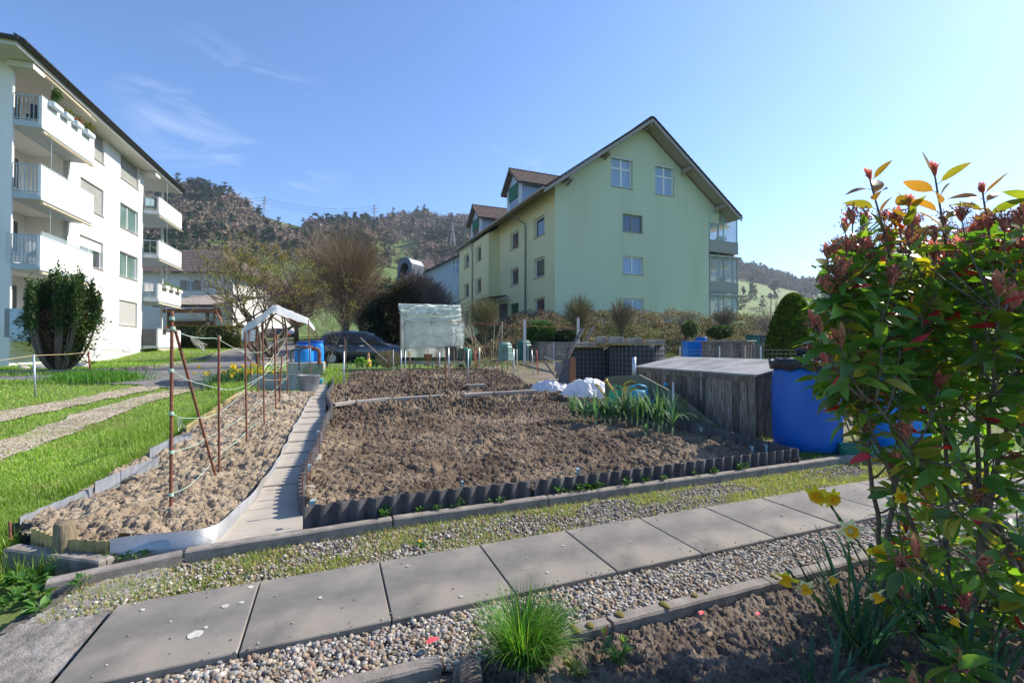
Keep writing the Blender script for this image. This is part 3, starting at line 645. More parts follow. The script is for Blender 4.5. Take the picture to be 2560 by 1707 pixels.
pebbles(-.75,3.2,.505,.90,15000,-.038,.007,.024,.010,'gravel',lambda a,b:np.clip(1.15-1.1*sstep(.45,.62,fbm(a*3,b*5,3,21)),.25,1)*(b<np.interp(a,[-.9,-.4,.6],[.74,.86,.93])))
pebbles(3.2,8,.505,.93,8000,-.036,.009,.02,.010,'gravel',lambda a,b:np.clip(1-1.1*sstep(.40,.55,fbm(a*3,b*5,3,21)),.15,1))
# small loose stones and bits on the soil
def bits(P,n,name,smin,smax,cols,dz,zf,label):
    mb=MB(); m=n; bx=P[:,0].min(),P[:,0].max(),P[:,1].min(),P[:,1].max()
    x=rng.uniform(bx[0],bx[1],m*3);y=bx[2]+(bx[3]-bx[2])*rng.random(m*3)**1.8; ok=inpoly(x,y,P);x=x[ok][:m];y=y[ok][:m]; m=len(x)
    s=smin*(smax/smin)**(rng.random(m)**2.2)
    v=ICOV*(1+.5*(rng.random((12,1))-.5))*np.array([1,.8,.65]); mb.inst(v,ICOF,rots(m)*(s/2)[:,None,None],np.stack([x,y,zf(x,y)+dz],-1),np.array(cols)[rng.integers(0,len(cols),m)]*rng.uniform(.8,1.2,(m,1)))
    mb.build(name,M['pebble'],kind='stuff',label=label,cat='soil')
sc=[(.20,.15,.11),(.26,.20,.15),(.16,.12,.09)]
bits(MAINP,14000,'soil_crumbs',.006,.05,sc,.002,mz,'loose brown soil crumbs on the large bed')
bits(LB,6000,'soil_crumbs',.006,.028,[(.34,.27,.2),(.4,.33,.26),(.28,.21,.16)],.002,lambda x,y:soilz(x,y,.03,.85),'loose dry soil crumbs on the left bed')
FPn=np.array(fp); bits(FPn,5000,'soil_crumbs',.004,.016,[(.16,.12,.09),(.10,.075,.055),(.3,.26,.22)],.001,lambda x,y:soilz(x,y,.0,.42,2.2),"dark soil crumbs and small stones in the near bed")
# ================================================================ GRASS AND NEAR PLANTS
def blades(mb,B,ang,L,wd,lean,droop,col,seg=5,fold=0,twist=0,tipw=.1,up=1.0,mi=0):
    """vectorised curved ribbons. B(N,3) ang heading, L length, wd width, lean start lean (rad), droop total bend (rad)"""
    N=len(B); f=lambda q:np.broadcast_to(np.asarray(q,float),(N,))
    ang,L,wd,lean,droop=map(f,(ang,L,wd,lean,droop)); t=np.linspace(0,1,seg+1)
    th=lean[:,None]+droop[:,None]*t[None]**1.6; ds=L[:,None]/seg
    h=np.concatenate([np.zeros((N,1)),np.cumsum(np.sin(th[:,:-1])*ds,1)],1); z=np.concatenate([np.zeros((N,1)),np.cumsum(np.cos(th[:,:-1])*ds*up,1)],1)
    ca,sa=np.cos(ang)[:,None],np.sin(ang)[:,None]
    P=np.stack([B[:,0:1]+h*ca,B[:,1:2]+h*sa,B[:,2:3]+z],-1)
    wp=(np.minimum(1,(1-t)*2.2+tipw)*np.minimum(1,.55+t*2))[None]*wd[:,None]/2
    tw=f(twist)[:,None]*t[None]
    S=np.stack([-sa*np.cos(tw),ca*np.cos(tw),np.sin(tw)*np.ones_like(sa)],-1)
    if fold:
        nrm=np.stack([-ca*np.cos(th),-sa*np.cos(th),np.sin(th)],-1)
        V=np.stack([P-S*wp[...,None]+nrm*wp[...,None]*fold,P,P+S*wp[...,None]+nrm*wp[...,None]*fold],2); k=3
    else: V=np.stack([P-S*wp[...,None],P+S*wp[...,None]],2); k=2
    V=V.reshape(N,-1,3); i=np.arange(seg)*k
    F=np.concatenate([np.stack([i+j,i+j+1,i+k+j+1,i+k+j],-1) for j in range(k-1)])
    FF=(F[None]+(np.arange(N)*V.shape[1])[:,None,None]).reshape(-1,4)
    C_=np.repeat(np.broadcast_to(col,(N,3)),V.shape[1],axis=0); mb.add(V.reshape(-1,3),FF,C_,mi); return P
def pick(cols,n,j=.2): return np.array(cols)[rng.integers(0,len(cols),n)]*rng.uniform(1-j,1+j,(n,1))
GC=[(.17,.29,.03),(.22,.35,.045),(.13,.24,.02),(.27,.37,.07),(.32,.36,.11)]
def lawn(n,kmin,kmax,Y0,Y1,pw,keep,h0,h1,name,cols=GC,label='short green lawn grass'):
    u=rng.random(n); Y=(Y0**(1-pw)+u*(Y1**(1-pw)-Y0**(1-pw)))**(1/(1-pw)); x=rng.uniform(kmin,kmax,n)*Y
    ok=keep(x,Y); x=x[ok];Y=Y[ok]; m=len(x); pat=fbm(x*.9,Y*.9,3,33)
    D=np.hypot(x,Y); h=(h0+(h1-h0)*rng.random(m)**2)*(1+1.5*sstep(.55,.8,fbm(x*1.7,Y*1.7,2,44)))*np.clip(D/9,1,2)
    wd=np.maximum(.0032,D*.00085)
    cc=pick(cols,m)*(.85+.7*pat[:,None]); dry=sstep(.45,.66,fbm(x*2.3,Y*2.3,3,55))[:,None]*.6; cc=cc*(1-dry)+np.array([.30,.30,.10])*dry
    mb=MB(); blades(mb,np.stack([x,Y,gz(x,Y)-.02],-1),rng.uniform(0,6.28,m),h+.02,wd,rng.uniform(0,.5,m),rng.uniform(.2,1.3,m),cc,seg=2)
    mb.build(name,M['blade'],kind='stuff',label=label,cat='grass')
def notin(x,y):
    ok=np.ones(len(x),bool)
    for i,p in enumerate(strips): ok&=~(inpoly(x,y,p)&((rng.random(len(x))>.10+.9*sstep(.42,.54,fbm(x*1.7,y*3.4,3,7))) if i else True))
    for p in (LB,MAINP,AP): ok&=~inpoly(x,y,p)
    return ok
def keepL(x,y):
    a,b=toab(x,y); return notin(x,y)&~((a>-.85)&(b>.6))&~((a>-1.1)&(b<1.05))&~((a>-1.25)&(a<-.7)&(b>1.1)&(b<1.5))
lawn(170000,-1.35,-.35,2.0,13,1.9,keepL,.010,.026,'grass',label='sunlit green lawn grass left of the beds')
lawn(60000,-1.3,-.30,11,34,1.6,keepL,.03,.06,'grass',[(.16,.30,.04),(.20,.34,.05),(.24,.34,.07)],label='grass verge around the white house and the drive')
lawn(9000,-1.4,-.98,1.4,2.7,1.2,keepL,.06,.15,'grass',label='long shaded grass beside the kerb end at the left')
# taller grass fringe against the left bed and the tuft by the drive
def fringe(pts,n,spread,h0,h1,cols,name='grass_fringe',label='taller grass',wd=.004):
    P=resamp(np.array([RT(*p) for p in pts]),200); i=rng.integers(0,200,n); x=P[i,0]+rng.normal(0,spread,n);y=P[i,1]+rng.normal(0,spread,n)
    mb=MB(); blades(mb,np.stack([x,y,gz(x,y)-.01],-1),rng.uniform(0,6.28,n),rng.uniform(h0,h1,n),wd*np.maximum(1,y/5),rng.uniform(0,.6,n),rng.uniform(.2,1.4,n),pick(cols,n),seg=3)
    mb.build(name,M['blade'],kind='stuff',label=label,cat='grass')
fringe([(165,1232),(300,1165),(400,1110),(470,1060),(560,1000)],5500,.05,.04,.12,GC,label='taller grass against the left bed edging')
fringe([(320,1110),(400,1070),(440,1050)],3000,.16,.07,.16,GC,label='taller grass clump on the lawn by the bed')
fringe([(180,952),(230,948),(280,955)],5000,.32,.12,.32,[(.06,.18,.02),(.08,.22,.02),(.12,.25,.03)],label='dark green grass tuft by the asphalt drive',wd=.006)
fringe([(545,968),(590,972),(600,990)],2600,.16,.08,.22,GC,label='grass beneath the yellow daffodil clump')
fringe([(820,930),(845,945),(835,965)],1500,.12,.10,.28,GC,label='bright grass at the head of the narrow path')
fringe([(1900,1140),(1990,1148),(2080,1130),(2140,1118)],2200,.05,.02,.07,[(.06,.15,.02),(.1,.2,.03)],label='short grass at the foot of the blue barrel')
fringe([(1930,1098),(2100,1120),(2300,1100),(2500,1090)],4500,.22,.02,.08,GC,label='grass around the blue barrel')
# tufts in the gravel strip
n=46000; a=rng.uniform(-.75,6,n); b=rng.uniform(.5,.93,n); pt=fbm(a*3,b*5,3,21); ok=(rng.random(n)<sstep(.30,.50,pt)*.95+.08+.5*(b>.90)*(a>0)+.35*(b<.53))&(b<np.interp(a,[-.9,-.4,.6],[.72,.86,.935])); a=a[ok];b=b[ok];m=len(a); x,y=AB(a,b)
mb=MB(); blades(mb,np.stack([x,y,-.035+0*x],-1),rng.uniform(0,6.28,m),rng.uniform(.012,.042,m),rng.uniform(.002,.0042,m),rng.uniform(.1,.9,m),rng.uniform(.2,1.3,m),pick([(.22,.30,.05),(.30,.33,.08),(.40,.36,.13),(.15,.26,.03),(.42,.32,.12)],m),seg=3)
mb.build('grass_tufts',M['blade'],kind='stuff',label='sparse yellow green grass tufts growing in the gravel strip',cat='grass')
# ---- leaf templates
def leaf_t(nl=6,shape=.8,fold=.35,curl=.25,w_=.36,tip=1.0):
    t=np.linspace(0,1,nl+1); hw=np.sin(math.pi*t**shape)**.85*w_/2; hw[0]=.008;hw[-1]=.004; v=[]
    for i,tt in enumerate(t):
        for s in (-1,0,1): v.append((s*hw[i],tt,abs(s)*hw[i]*fold-curl*tt*tt))
    f=[(i*3+j,i*3+j+1,i*3+j+4,i*3+j+3) for i in range(nl) for j in (0,1)]
    return np.array(v),np.array(f)
LEAF=[leaf_t(6,.85,.3,c,w_) for c,w_ in ((.1,.46),(.3,.42),(.5,.44),(-.1,.40))]
SMALL=leaf_t(2,.8,.3,.2,.5)
def scatter_leaves(mb,P,D,L,cols,tmpl=LEAF,rolls=None,wmul=1):
    n=len(P); r=rng.uniform(-.9,.9,n) if rolls is None else rolls; k=rng.integers(0,len(tmpl),n)
    for q,(v,f) in enumerate(tmpl):
        s=k==q
        if s.any():
            Mx=basis(D[s],roll=r[s])*L[s][:,None,None]
            mb.inst(v*np.array([wmul,1,1]),f,Mx,P[s],cols[s])
def unit(v): return v/(np.linalg.norm(v,axis=-1,keepdims=True)+1e-9)
def around(D,ang,phi):
    D=unit(D); X=unit(np.cross(D,np.tile([.13,.21,.97],(len(D),1)))); Z=np.cross(X,D)
    return D*np.cos(ang)[:,None]+(X*np.cos(phi)[:,None]+Z*np.sin(phi)[:,None])*np.sin(ang)[:,None]
def bez(a,b,c,d,n=8):
    t=np.linspace(0,1,n)[:,None]; return a*(1-t)**3+3*b*t*(1-t)**2+3*c*t*t*(1-t)+d*t**3
# ---------------------------------------------------------------- red tipped shrub (right foreground)
LPY=[540,570,650,760,830,925,1000,1090,1200,1290,1360,1500,1707,2400]; LPX=[2120,2085,2060,2050,2010,2020,2075,2140,2170,2165,2200,2230,2250,2300]
def proj(p): 
    c,s=math.cos(PITCH),math.sin(PITCH); z=p[...,2]-CAMZ; d=p[...,1]*c+z*s; u=-p[...,1]*s+z*c
    return 1280+FPX*p[...,0]/d,853.5-FPX*u/d
sb=thing('red_tipped_shrub',(1.75,1.75,-.03),'large glossy evergreen shrub with red young shoots in the right foreground','shrub')
stem=MB(); base=np.array([1.62,1.72,-.03]); mains=[]
tops=[W(2150,620,1.6),W(2240,600,1.8),W(2330,600,1.4),W(2450,600,1.6),W(2520,590,1.5),W(2120,760,1.5),W(2130,900,1.45),W(2600,700,1.35),W(2350,700,1.9),W(2500,800,1.25),W(2200,1010,1.35)]
for tp in tops:
    b0=base+np.array([random.uniform(-.2,.3),random.uniform(-.18,.2),0]); m1=b0+np.array([random.uniform(-.05,.05),random.uniform(-.05,.05),.4]); m2=tp*.75+b0*.25+np.array([0,0,-.1])
    P=bez(b0,m1,m2,tp,26); P+=np.cumsum(rng.normal(0,.003,P.shape),0); mains.append(P); stem.tube(P,np.linspace(.011,.0028,26),7)
MP=np.concatenate(mains)
tips=[]
while len(tips)<310:
    p=np.array([random.uniform(.7,2.05),random.uniform(1.22,2.1),random.uniform(.02,1.52)]); px,py=proj(p)
    if px<np.interp(py,LPY,LPX)+random.uniform(5,45) or py<575+random.uniform(0,60): continue
    if p[1]<1.25 and px<2250: continue
    if px>2700: continue
    # keep some openings low down
    if py>1000 and random.random()<(.68 if px<2380 else .45): continue
    tips.append(p)
tips=np.array(tips); lp=[];ld=[];ll=[];lc=[];yp=[];yd=[];yl=[];yc=[];bp=[];bc=[];bs_=[]
GR=[(.055,.135,.028),(.075,.165,.032),(.045,.115,.032),(.10,.19,.035),(.07,.12,.028),(.12,.16,.03)]
def whorl(tip,D,n,span,l0,l1,red=.02,yel=.05):
    t=rng.uniform(0,1,n)**.8; P=tip-D*span*t[:,None]; ang=rng.uniform(.55,1.45,n)+.3*t; phi=rng.uniform(0,6.28)+np.arange(n)*2.4
    dd=around(np.tile(D,(n,1)),ang,phi); dd[:,2]-=rng.uniform(.0,.55,n)*(t+.25); dd=unit(dd)
    L=rng.uniform(l0,l1,n); c=pick(GR,n,.25); r=rng.random(n); c[r<red]=np.array([.35,.02,.05]); c[(r>red)&(r<red+yel)]=np.array([.22,.20,.03])
    lp.append(P);ld.append(dd);ll.append(L);lc.append(c)
    for q,e in zip(P,dd): stem.tube([q,q+e*.012],.0011,4,cap=False)
    lp[-1]=P+dd*.010
def shoot(tip,D,n=7,l=.035,bright=1.):
    ang=rng.uniform(.05,.42,n); phi=rng.uniform(0,6.28,n); dd=around(np.tile(D,(n,1)),ang,phi)
    yp.append(np.tile(tip,(n,1))-D*rng.uniform(0,.012,n)[:,None]);yd.append(dd);yl.append(rng.uniform(.6,1.25,n)*l*1.15)
    c=pick([(.66,.22,.17),(.72,.28,.20),(.56,.16,.13),(.58,.32,.17)],n,.2)*bright; yc.append(c)
def panicle(tip,D,n=34,r=.022):
    d=around(np.tile(D,(n,1)),rng.uniform(0,1.1,n),rng.uniform(0,6.28,n)); q=tip+d*rng.uniform(.3,1,n)[:,None]*r*1.6
    bp.append(q); bs_.append(rng.uniform(.0018,.0034,n)); bc.append(pick([(.55,.19,.15),(.62,.25,.19),(.42,.20,.12),(.55,.28,.16)],n,.2))
    for k in range(0,n,3): stem.tube([tip-D*.01,(tip+q[k])/2+D*.003,q[k]],.0008,3,cap=False)
for tp in tips:
    d=np.linalg.norm(MP-(tp-[0,0,.12]),axis=1)+.6*np.maximum(0,MP[:,2]-tp[2]+.02); i=d.argmin(); s=MP[i]
    v=tp-s; L=np.linalg.norm(v); P=bez(s,s+np.array([v[0]*.4,v[1]*.4,.0]),tp-np.array([v[0]*.15,v[1]*.15,.4*max(v[2],.08)]),tp,7)
    stem.tube(P,np.linspace(.0045,.0018,7),5); D=unit(P[-1]-P[-3]); px,py=proj(tp)
    whorl(tp,D,random.randint(9,15),.11,.05,.09,red=.03,yel=.09)
    upz=tp[2]>1.12+.1*random.random() 
    edge=px<np.interp(py,LPY,LPX)+110
    D2=unit(D+np.array([0,0,1.0]))
    pr=.95 if upz else (.9 if edge else .42)
    if random.random()<pr:
        shoot(tp+D2*.004,D2,random.randint(8,13),.040 if random.random()<.55 else .056)
        if random.random()<.75: panicle(tp+D2*.008,D2,random.randint(50,80),.032)
for k in range(95):
    tp=W(random.uniform(2065,2720),random.uniform(548,668),random.uniform(1.28,2.0)); d=np.linalg.norm(MP-(tp-[0,0,.2]),axis=1); s=MP[d.argmin()]; P=bez(s,s+[0,0,.03],tp-[0,0,.08],tp,6); stem.tube(P,np.linspace(.0035,.0018,6),4); D=unit(P[-1]-P[-2]+[0,0,.3])
    whorl(tp-D*.02,D,random.randint(4,7),.07,.045,.075,red=.03,yel=.1); shoot(tp,D,random.randint(9,14),random.uniform(.03,.05)); panicle(tp+D*.006,D,random.randint(50,80),random.uniform(.024,.034))
for (bx,by,tx,ty,Yd) in [(2229,600,2175,449,1.33),(2370,600,2337,437,1.30),(2474,560,2457,483,1.34),(2269,590,2272,513,1.36),(2560,600,2590,470,1.3),(2700,600,2720,450,1.35)]:
    a=W(bx,by+70,Yd+.06);b=W(tx,ty,Yd); P=bez(a,a+(b-a)*.3+[.01,0,0],a+(b-a)*.7,b,9); stem.tube(P,np.linspace(.0035,.0022,9),6); D=unit(b-a)
    n=9; t=np.linspace(.04,.85,n); Q=b+(a-b)*t[:,None]*.75; phi=np.arange(n)*2.39+random.random()*6; ang=rng.uniform(.5,1.25,n); dd=unit(around(np.tile(D,(n,1)),ang,phi)*np.array([1.15,.6,1]))
    lp.append(Q+dd*.012);ld.append(dd);ll.append(rng.uniform(.048,.084,n)*(1.1 if tx==2337 else 1)); lc.append(pick([(.13,.125,.03),(.17,.11,.035),(.19,.10,.04),(.11,.14,.03)],n,.15))
    for q,e in zip(Q,dd): stem.tube([q,q+e*.013],.001,4,cap=False)
    shoot(b+D*.004,D,12,.030); shoot(b+D*.012,D,6,.02)
stem.build('stem',M['stem'],sb,smooth=True)
lv=MB(); scatter_leaves(lv,np.concatenate(lp),np.concatenate(ld),np.concatenate(ll),np.concatenate(lc)); lv.build('foliage',M['leafglossy'],sb,smooth=True)
yv=MB(); scatter_leaves(yv,np.concatenate(yp),np.concatenate(yd),np.concatenate(yl),np.concatenate(yc),[leaf_t(4,.9,.6,-.15,.28),leaf_t(4,.9,.5,.2,.33)]); yv.build('young_shoots',M['youngleaf'],sb,smooth=True,label='orange red young leaves at the shoot tips')
bv=MB(); q=np.concatenate(bp); bv.inst(ICOV,ICOF,np.eye(3)[None]*np.concatenate(bs_)[:,None,None],q,np.concatenate(bc)); bv.build('flower_buds',M['youngleaf'],sb,smooth=True,label='reddish brown flower bud clusters')
# ---------------------------------------------------------------- daffodils
def petal_ring(mb,c,ax,r,mi=0,droop=.15,n=6):
    v,f=leaf_t(4,.75,.25,droop,.62); ph=np.arange(n)*2*math.pi/n+random.random(); D=around(np.tile(ax,(n,1)),np.full(n,1.35)+rng.uniform(-.15,.15,n),ph)
    Mx=basis(D,up=np.tile(ax,(n,1)))*r*rng.uniform(.9,1.1,(n,1,1)); mb.inst(v,f,Mx,np.tile(c,(n,1)),None,mi)
def trumpet(c,ax,r,l):
    mb=MB(); n=18; R0=basis(np.array([ax]))[0]; V=[];prof=[(.45,0),(.5,.25),(.55,.6),(.75,.9),(.95,1.0)]
    for k,(a,z) in enumerate(prof):
        for j in range(n):
            an=j*2*math.pi/n; rr=r*a*(1+(.10*math.sin(an*6) if k>2 else 0)); V.append(R0@np.array([rr*math.cos(an),l*z,rr*math.sin(an)])+c)
    mb.add(V,[(k*n+j,k*n+(j+1)%n,(k+1)*n+(j+1)%n,(k+1)*n+j) for k in range(4) for j in range(n)]+[tuple(range(n))]); return mb
def daff_flower(par,c,ax,r,pale=False,stemto=None,nod=True,simple=False):
    ax=unit(np.array(ax,float)); mb=MB(); petal_ring(mb,c,ax,r); 
    fl=mb.build('flower',M['petalpale' if pale else 'petal'],par,smooth=True)
    trumpet(c,ax,r*.52,r*.62).build('trumpet',M['trumpet'],fl,smooth=True)
    s=MB(); b=np.array(stemto if stemto is not None else c-[0,0,.2]); neck=c-ax*r*.45; s.tube(bez(c-ax*.002,neck,neck+[0,0,.012],neck+[0,0,-.004]+(b-neck)*.06,6),np.linspace(r*.14,r*.08,6),6); s.tube(bez(neck+(b-neck)*.06,neck+(b-neck)*.3+[0,0,.01],b+(neck-b)*.3,b,6),r*.08,6)
    s.build('stem',M['stemgreen'],par,smooth=True)
def daffs(name,c,label,nl,h0,h1,spread,flowers,fr,cols=[(.045,.13,.075),(.06,.16,.09),(.035,.10,.05)],wd=.011,group=None,lean=.5):
    c=np.array(c,float); t=thing(name,c,label,'flower',group); a=rng.uniform(0,6.28,nl); r=spread*rng.random(nl)**.6
    B=np.stack([c[0]+r*np.cos(a),c[1]+r*np.sin(a),np.full(nl,c[2])],-1); mb=MB()
    blades(mb,B,a+rng.normal(0,.5,nl),rng.uniform(h0,h1,nl),wd*rng.uniform(.7,1.15,nl),rng.uniform(0,lean,nl),rng.uniform(.05,1.3,nl)**1.2,pick(cols,nl,.2),seg=9,fold=.35,twist=rng.uniform(-.8,.8,nl),tipw=.12)
    mb.build('leaves',M['leafcol'],t,smooth=True)
    for (p,ax,pale) in flowers: daff_flower(t,np.array(p),ax,fr*random.uniform(.9,1.1),pale,stemto=B[random.randrange(nl)])
    return t
daffs('daffodil',G(2150,1640,-.02),'clump of blue green daffodil leaves with nodding pale and orange flowers, in the near bed',46,.22,.42,.07,
  [(W(1968,1440,1.30),(-.5,-.5,-.75),False),(W(2010,1462,1.28),(-.1,-.8,-.5),True),(W(2075,1440,1.32),(.3,-.6,-.6),True),(W(2125,1325,1.35),(-.3,-.7,.1),True),(W(2185,1370,1.38),(.1,-.85,-.5),False),(W(2185,1482,1.30),(.2,-.8,-.6),True)],.034,wd=.012)
daffs('daffodil',G(2265,1560,-.02),'pair of bright yellow daffodils held high against the paving, behind the pale ones',22,.22,.34,.05,
  [(W(2045,1236,1.42),(-.75,-.55,-.25),False),(W(2075,1242,1.40),(.1,-.95,-.2),False),(W(2210,1385,1.5),(.1,-.9,-.1),False),(W(2245,1240,1.55),(.2,-.9,-.1),False)],.034)
daffs('daffodil',G(2420,1700,-.02),'daffodil leaves with one closed pale bud beneath the red tipped shrub',30,.18,.36,.10,
  [(W(2390,1545,1.22),(-.5,-.2,-.8),True)],.026,wd=.014)
daffs('daffodil',G(2060,1735,-.02),'low blue green daffodil leaves at the bottom edge right of the tuft',26,.10,.22,.07,[],.02,wd=.013,lean=.9)
def clumpflowers(c,n,sx,sy,z0,z1):
    out=[]
    for k in range(n):
        out.append(((c[0]+random.uniform(-sx,sx),c[1]+random.uniform(-sy,sy),c[2]+random.uniform(z0,z1)),(random.uniform(-.5,.8),random.uniform(-1,.1),random.uniform(-.15,.3)),False))
    return out
c=RT(575,965); daffs('daffodil',c,'big clump of yellow daffodils on the grass beside the drive',240,.28,.45,.55,clumpflowers(c,34,.62,.4,.26,.5),.048,wd=.016)
c=RT(655,955); daffs('daffodil',c,'small group of yellow daffodils by the foot of the lichen covered tree',50,.2,.34,.25,clumpflowers(c,8,.3,.2,.2,.36),.045,wd=.015)
# ---------------------------------------------------------------- tuft, rock, hellebore, fallen leaves
c=G(1312,1655,-.02); n=1500; a=rng.uniform(0,6.28,n); r=.060*rng.random(n)**.5; mb=MB()
sx=rng.uniform(.0,.75,n)
blades(mb,np.stack([c[0]+r*np.cos(a)*1.3,c[1]+r*np.sin(a),np.full(n,c[2])],-1),np.where(rng.random(n)<.35,rng.normal(0,.5,n),a),rng.uniform(.09,.25,n),.0028,rng.uniform(.0,.6,n),rng.uniform(.2,2.1,n),pick([(.05,.16,.02),(.08,.23,.025),(.12,.30,.03),(.24,.34,.07),(.05,.13,.03)],n,.2),seg=7,tipw=.15)
mb.build('chives_tuft',M['blade'],label='lush tuft of thin green leaves spilling beside the rock at the bottom',cat='plant')
v,f=lump(G(1168,1700,.0)+[0,0,.0],.062,.8,1,1.05,28,3,.3); MB().add(v,f).build('rock',M['rock'],smooth=True,label='rough brown mossy rock left of the green tuft',cat='rock')
def smallplant(name,c,label,cat,n,l,h,cols,group=None,ang=(.5,1.3),tm=LEAF,flower=None,mt='leafcol',stems=True):
    c=np.array(c,float); t=thing(name,c,label,cat,group); P=[];D=[];st=MB(); 
    for k in range(n):
        ph=random.uniform(0,6.28); q=c+np.array([math.cos(ph),math.sin(ph),0])*random.uniform(.1,1)*h*.6+[0,0,random.uniform(.3,1)*h]
        if stems: st.tube(bez(c,c+[0,0,h*.4],q-[0,0,h*.2],q,5),max(.0012,l*.025),4,cap=False)
        for j in range(3): P.append(q); aa=random.uniform(*ang); p2=ph+(j-1)*.9; D.append((math.cos(p2)*math.sin(aa),math.sin(p2)*math.sin(aa),math.cos(aa)))
    mb=MB(); scatter_leaves(mb,np.array(P),unit(np.array(D)),rng.uniform(.7,1.1,len(P))*l,pick(cols,len(P)),tm)
    if stems: st.build('stem',M['stemgreen'],t)
    mb.build('leaves',M[mt],t,smooth=True); return t
h=smallplant('hellebore',G(1545,1660,-.02),'low hellebore with mottled leaves right of the green tuft','plant',12,.042,.05,[(.08,.17,.04),(.16,.26,.07),(.10,.2,.10)])
for (px,py,Yd,cc) in [(1512,1590,1.52,'pinkbud'),(1560,1610,1.55,'')]:
    q=W(px,py,Yd); b=G(px-10,py+70,-.02); mb=MB(); mb.tube(bez(b,b+[0,0,.03],q-[0,0,.03],q,6),.0022,5,col=(.25,.12,.05)); n=9; scatter_leaves(mb,np.tile(q,(n,1)),around(np.tile([0,0,1.],(n,1)),rng.uniform(.2,.9,n),rng.uniform(0,6.28,n)),rng.uniform(.022,.036,n),pick([(.35,.40,.06),(.28,.38,.05),(.45,.20,.12)] if cc else [(.22,.36,.05),(.30,.42,.06)],n)); mb.build('flower_stalk',M['youngleaf'],h,smooth=True)
smallplant('hellebore',G(1440,1700,-.02),'yellowing low leaves at the bottom edge beside the tuft','plant',10,.04,.04,[(.30,.32,.08),(.2,.28,.06),(.36,.28,.12)])
smallplant('seedling',G(1345,1578,-.03),'small green and yellow sprigs behind the tuft by the kerb gap','plant',7,.03,.06,[(.2,.34,.05),(.34,.36,.07)])
for k,(px,py,l,lab,mm) in enumerate([(1065,1608,.052,'crimson fallen leaf lying on the pebbles','redleaf'),(1750,1536,.034,'pink fallen leaf on the dark soil near the kerb','redleaf'),(1893,1538,.03,'pale pink fallen leaf farther right on the dark soil','redleaf'),(1926,1622,.03,'pink fallen leaf beside the daffodil leaves','redleaf'),(1772,1590,.035,'dry brown leaf on the dark soil','paperbrown')]):
    v,f=leaf_t(6,.8,.3,.15,.5); p=G(px,py,.012); MB().inst(v,f,(rot(.15,.1,random.uniform(-1.2,-.4) if k else -.95)*l)[None],p[None]).build('fallen_leaf',M[mm],smooth=True,label=lab,cat='leaf',group='fallen leaves in the foreground')
# weeds on the edging foot
WG=[(.06,.17,.02),(.09,.22,.03),(.05,.13,.02)]
for k in range(34):
    a=random.choice([.5,.62,.75,.9,1.0,1.25,1.3,1.38,1.45,1.75,1.8,1.9,1.95,2.0,2.3,2.4,2.62,2.9,3.1,3.3,3.4])+random.uniform(-.05,.05); x,y=AB(a,1.006+random.uniform(-.012,.006))
    smallplant('strawberry_plant',(x,y,.018),'low green three leaved plant at the foot of the dark corrugated edging','plant',random.randint(4,8),random.uniform(.018,.030),random.uniform(.025,.06),WG,'low green plants along the front edging')
for (px,py,l,h,lab) in [(250,1420,.035,.04,'green weed growing over the left kerb end'),(300,1406,.035,.04,'green weed against the kerb below the sheet metal'),(200,1470,.03,.04,'low weed sprouting at the foot of the left kerb'),(350,1402,.03,.035,'small weed right of the others under the kerb edge')]:
    smallplant('weed',G(px,py,-.02),lab,'plant',7,l,h,WG)
for k in range(9):
    smallplant('weed',G(random.uniform(10,110),random.uniform(1440,1560),-.05),'broad leaved green weed in the shaded grass corner','plant',8,.045,.05,WG,'weeds in the lower left corner')
p=G(1050,1361,-.02); t=thing('dandelion',p,'single yellow dandelion flower in the gravel strip','flower'); mb=MB(); n=26; scatter_leaves(mb,np.tile(p+[0,0,.018],(n,1)),around(np.tile([0,-.3,1.],(n,1)),rng.uniform(.6,1.4,n),rng.uniform(0,6.28,n)),np.full(n,.012),np.ones((n,3)),[SMALL]); mb.build('flower',M['petal'],t)
mb=MB(); n=9; scatter_leaves(mb,np.tile(p,(n,1)),around(np.tile([0,0,1.],(n,1)),rng.uniform(1.1,1.45,n),rng.uniform(0,6.28,n)),np.full(n,.04),pick(WG,n)); mb.build('leaves',M['leafcol'],t)
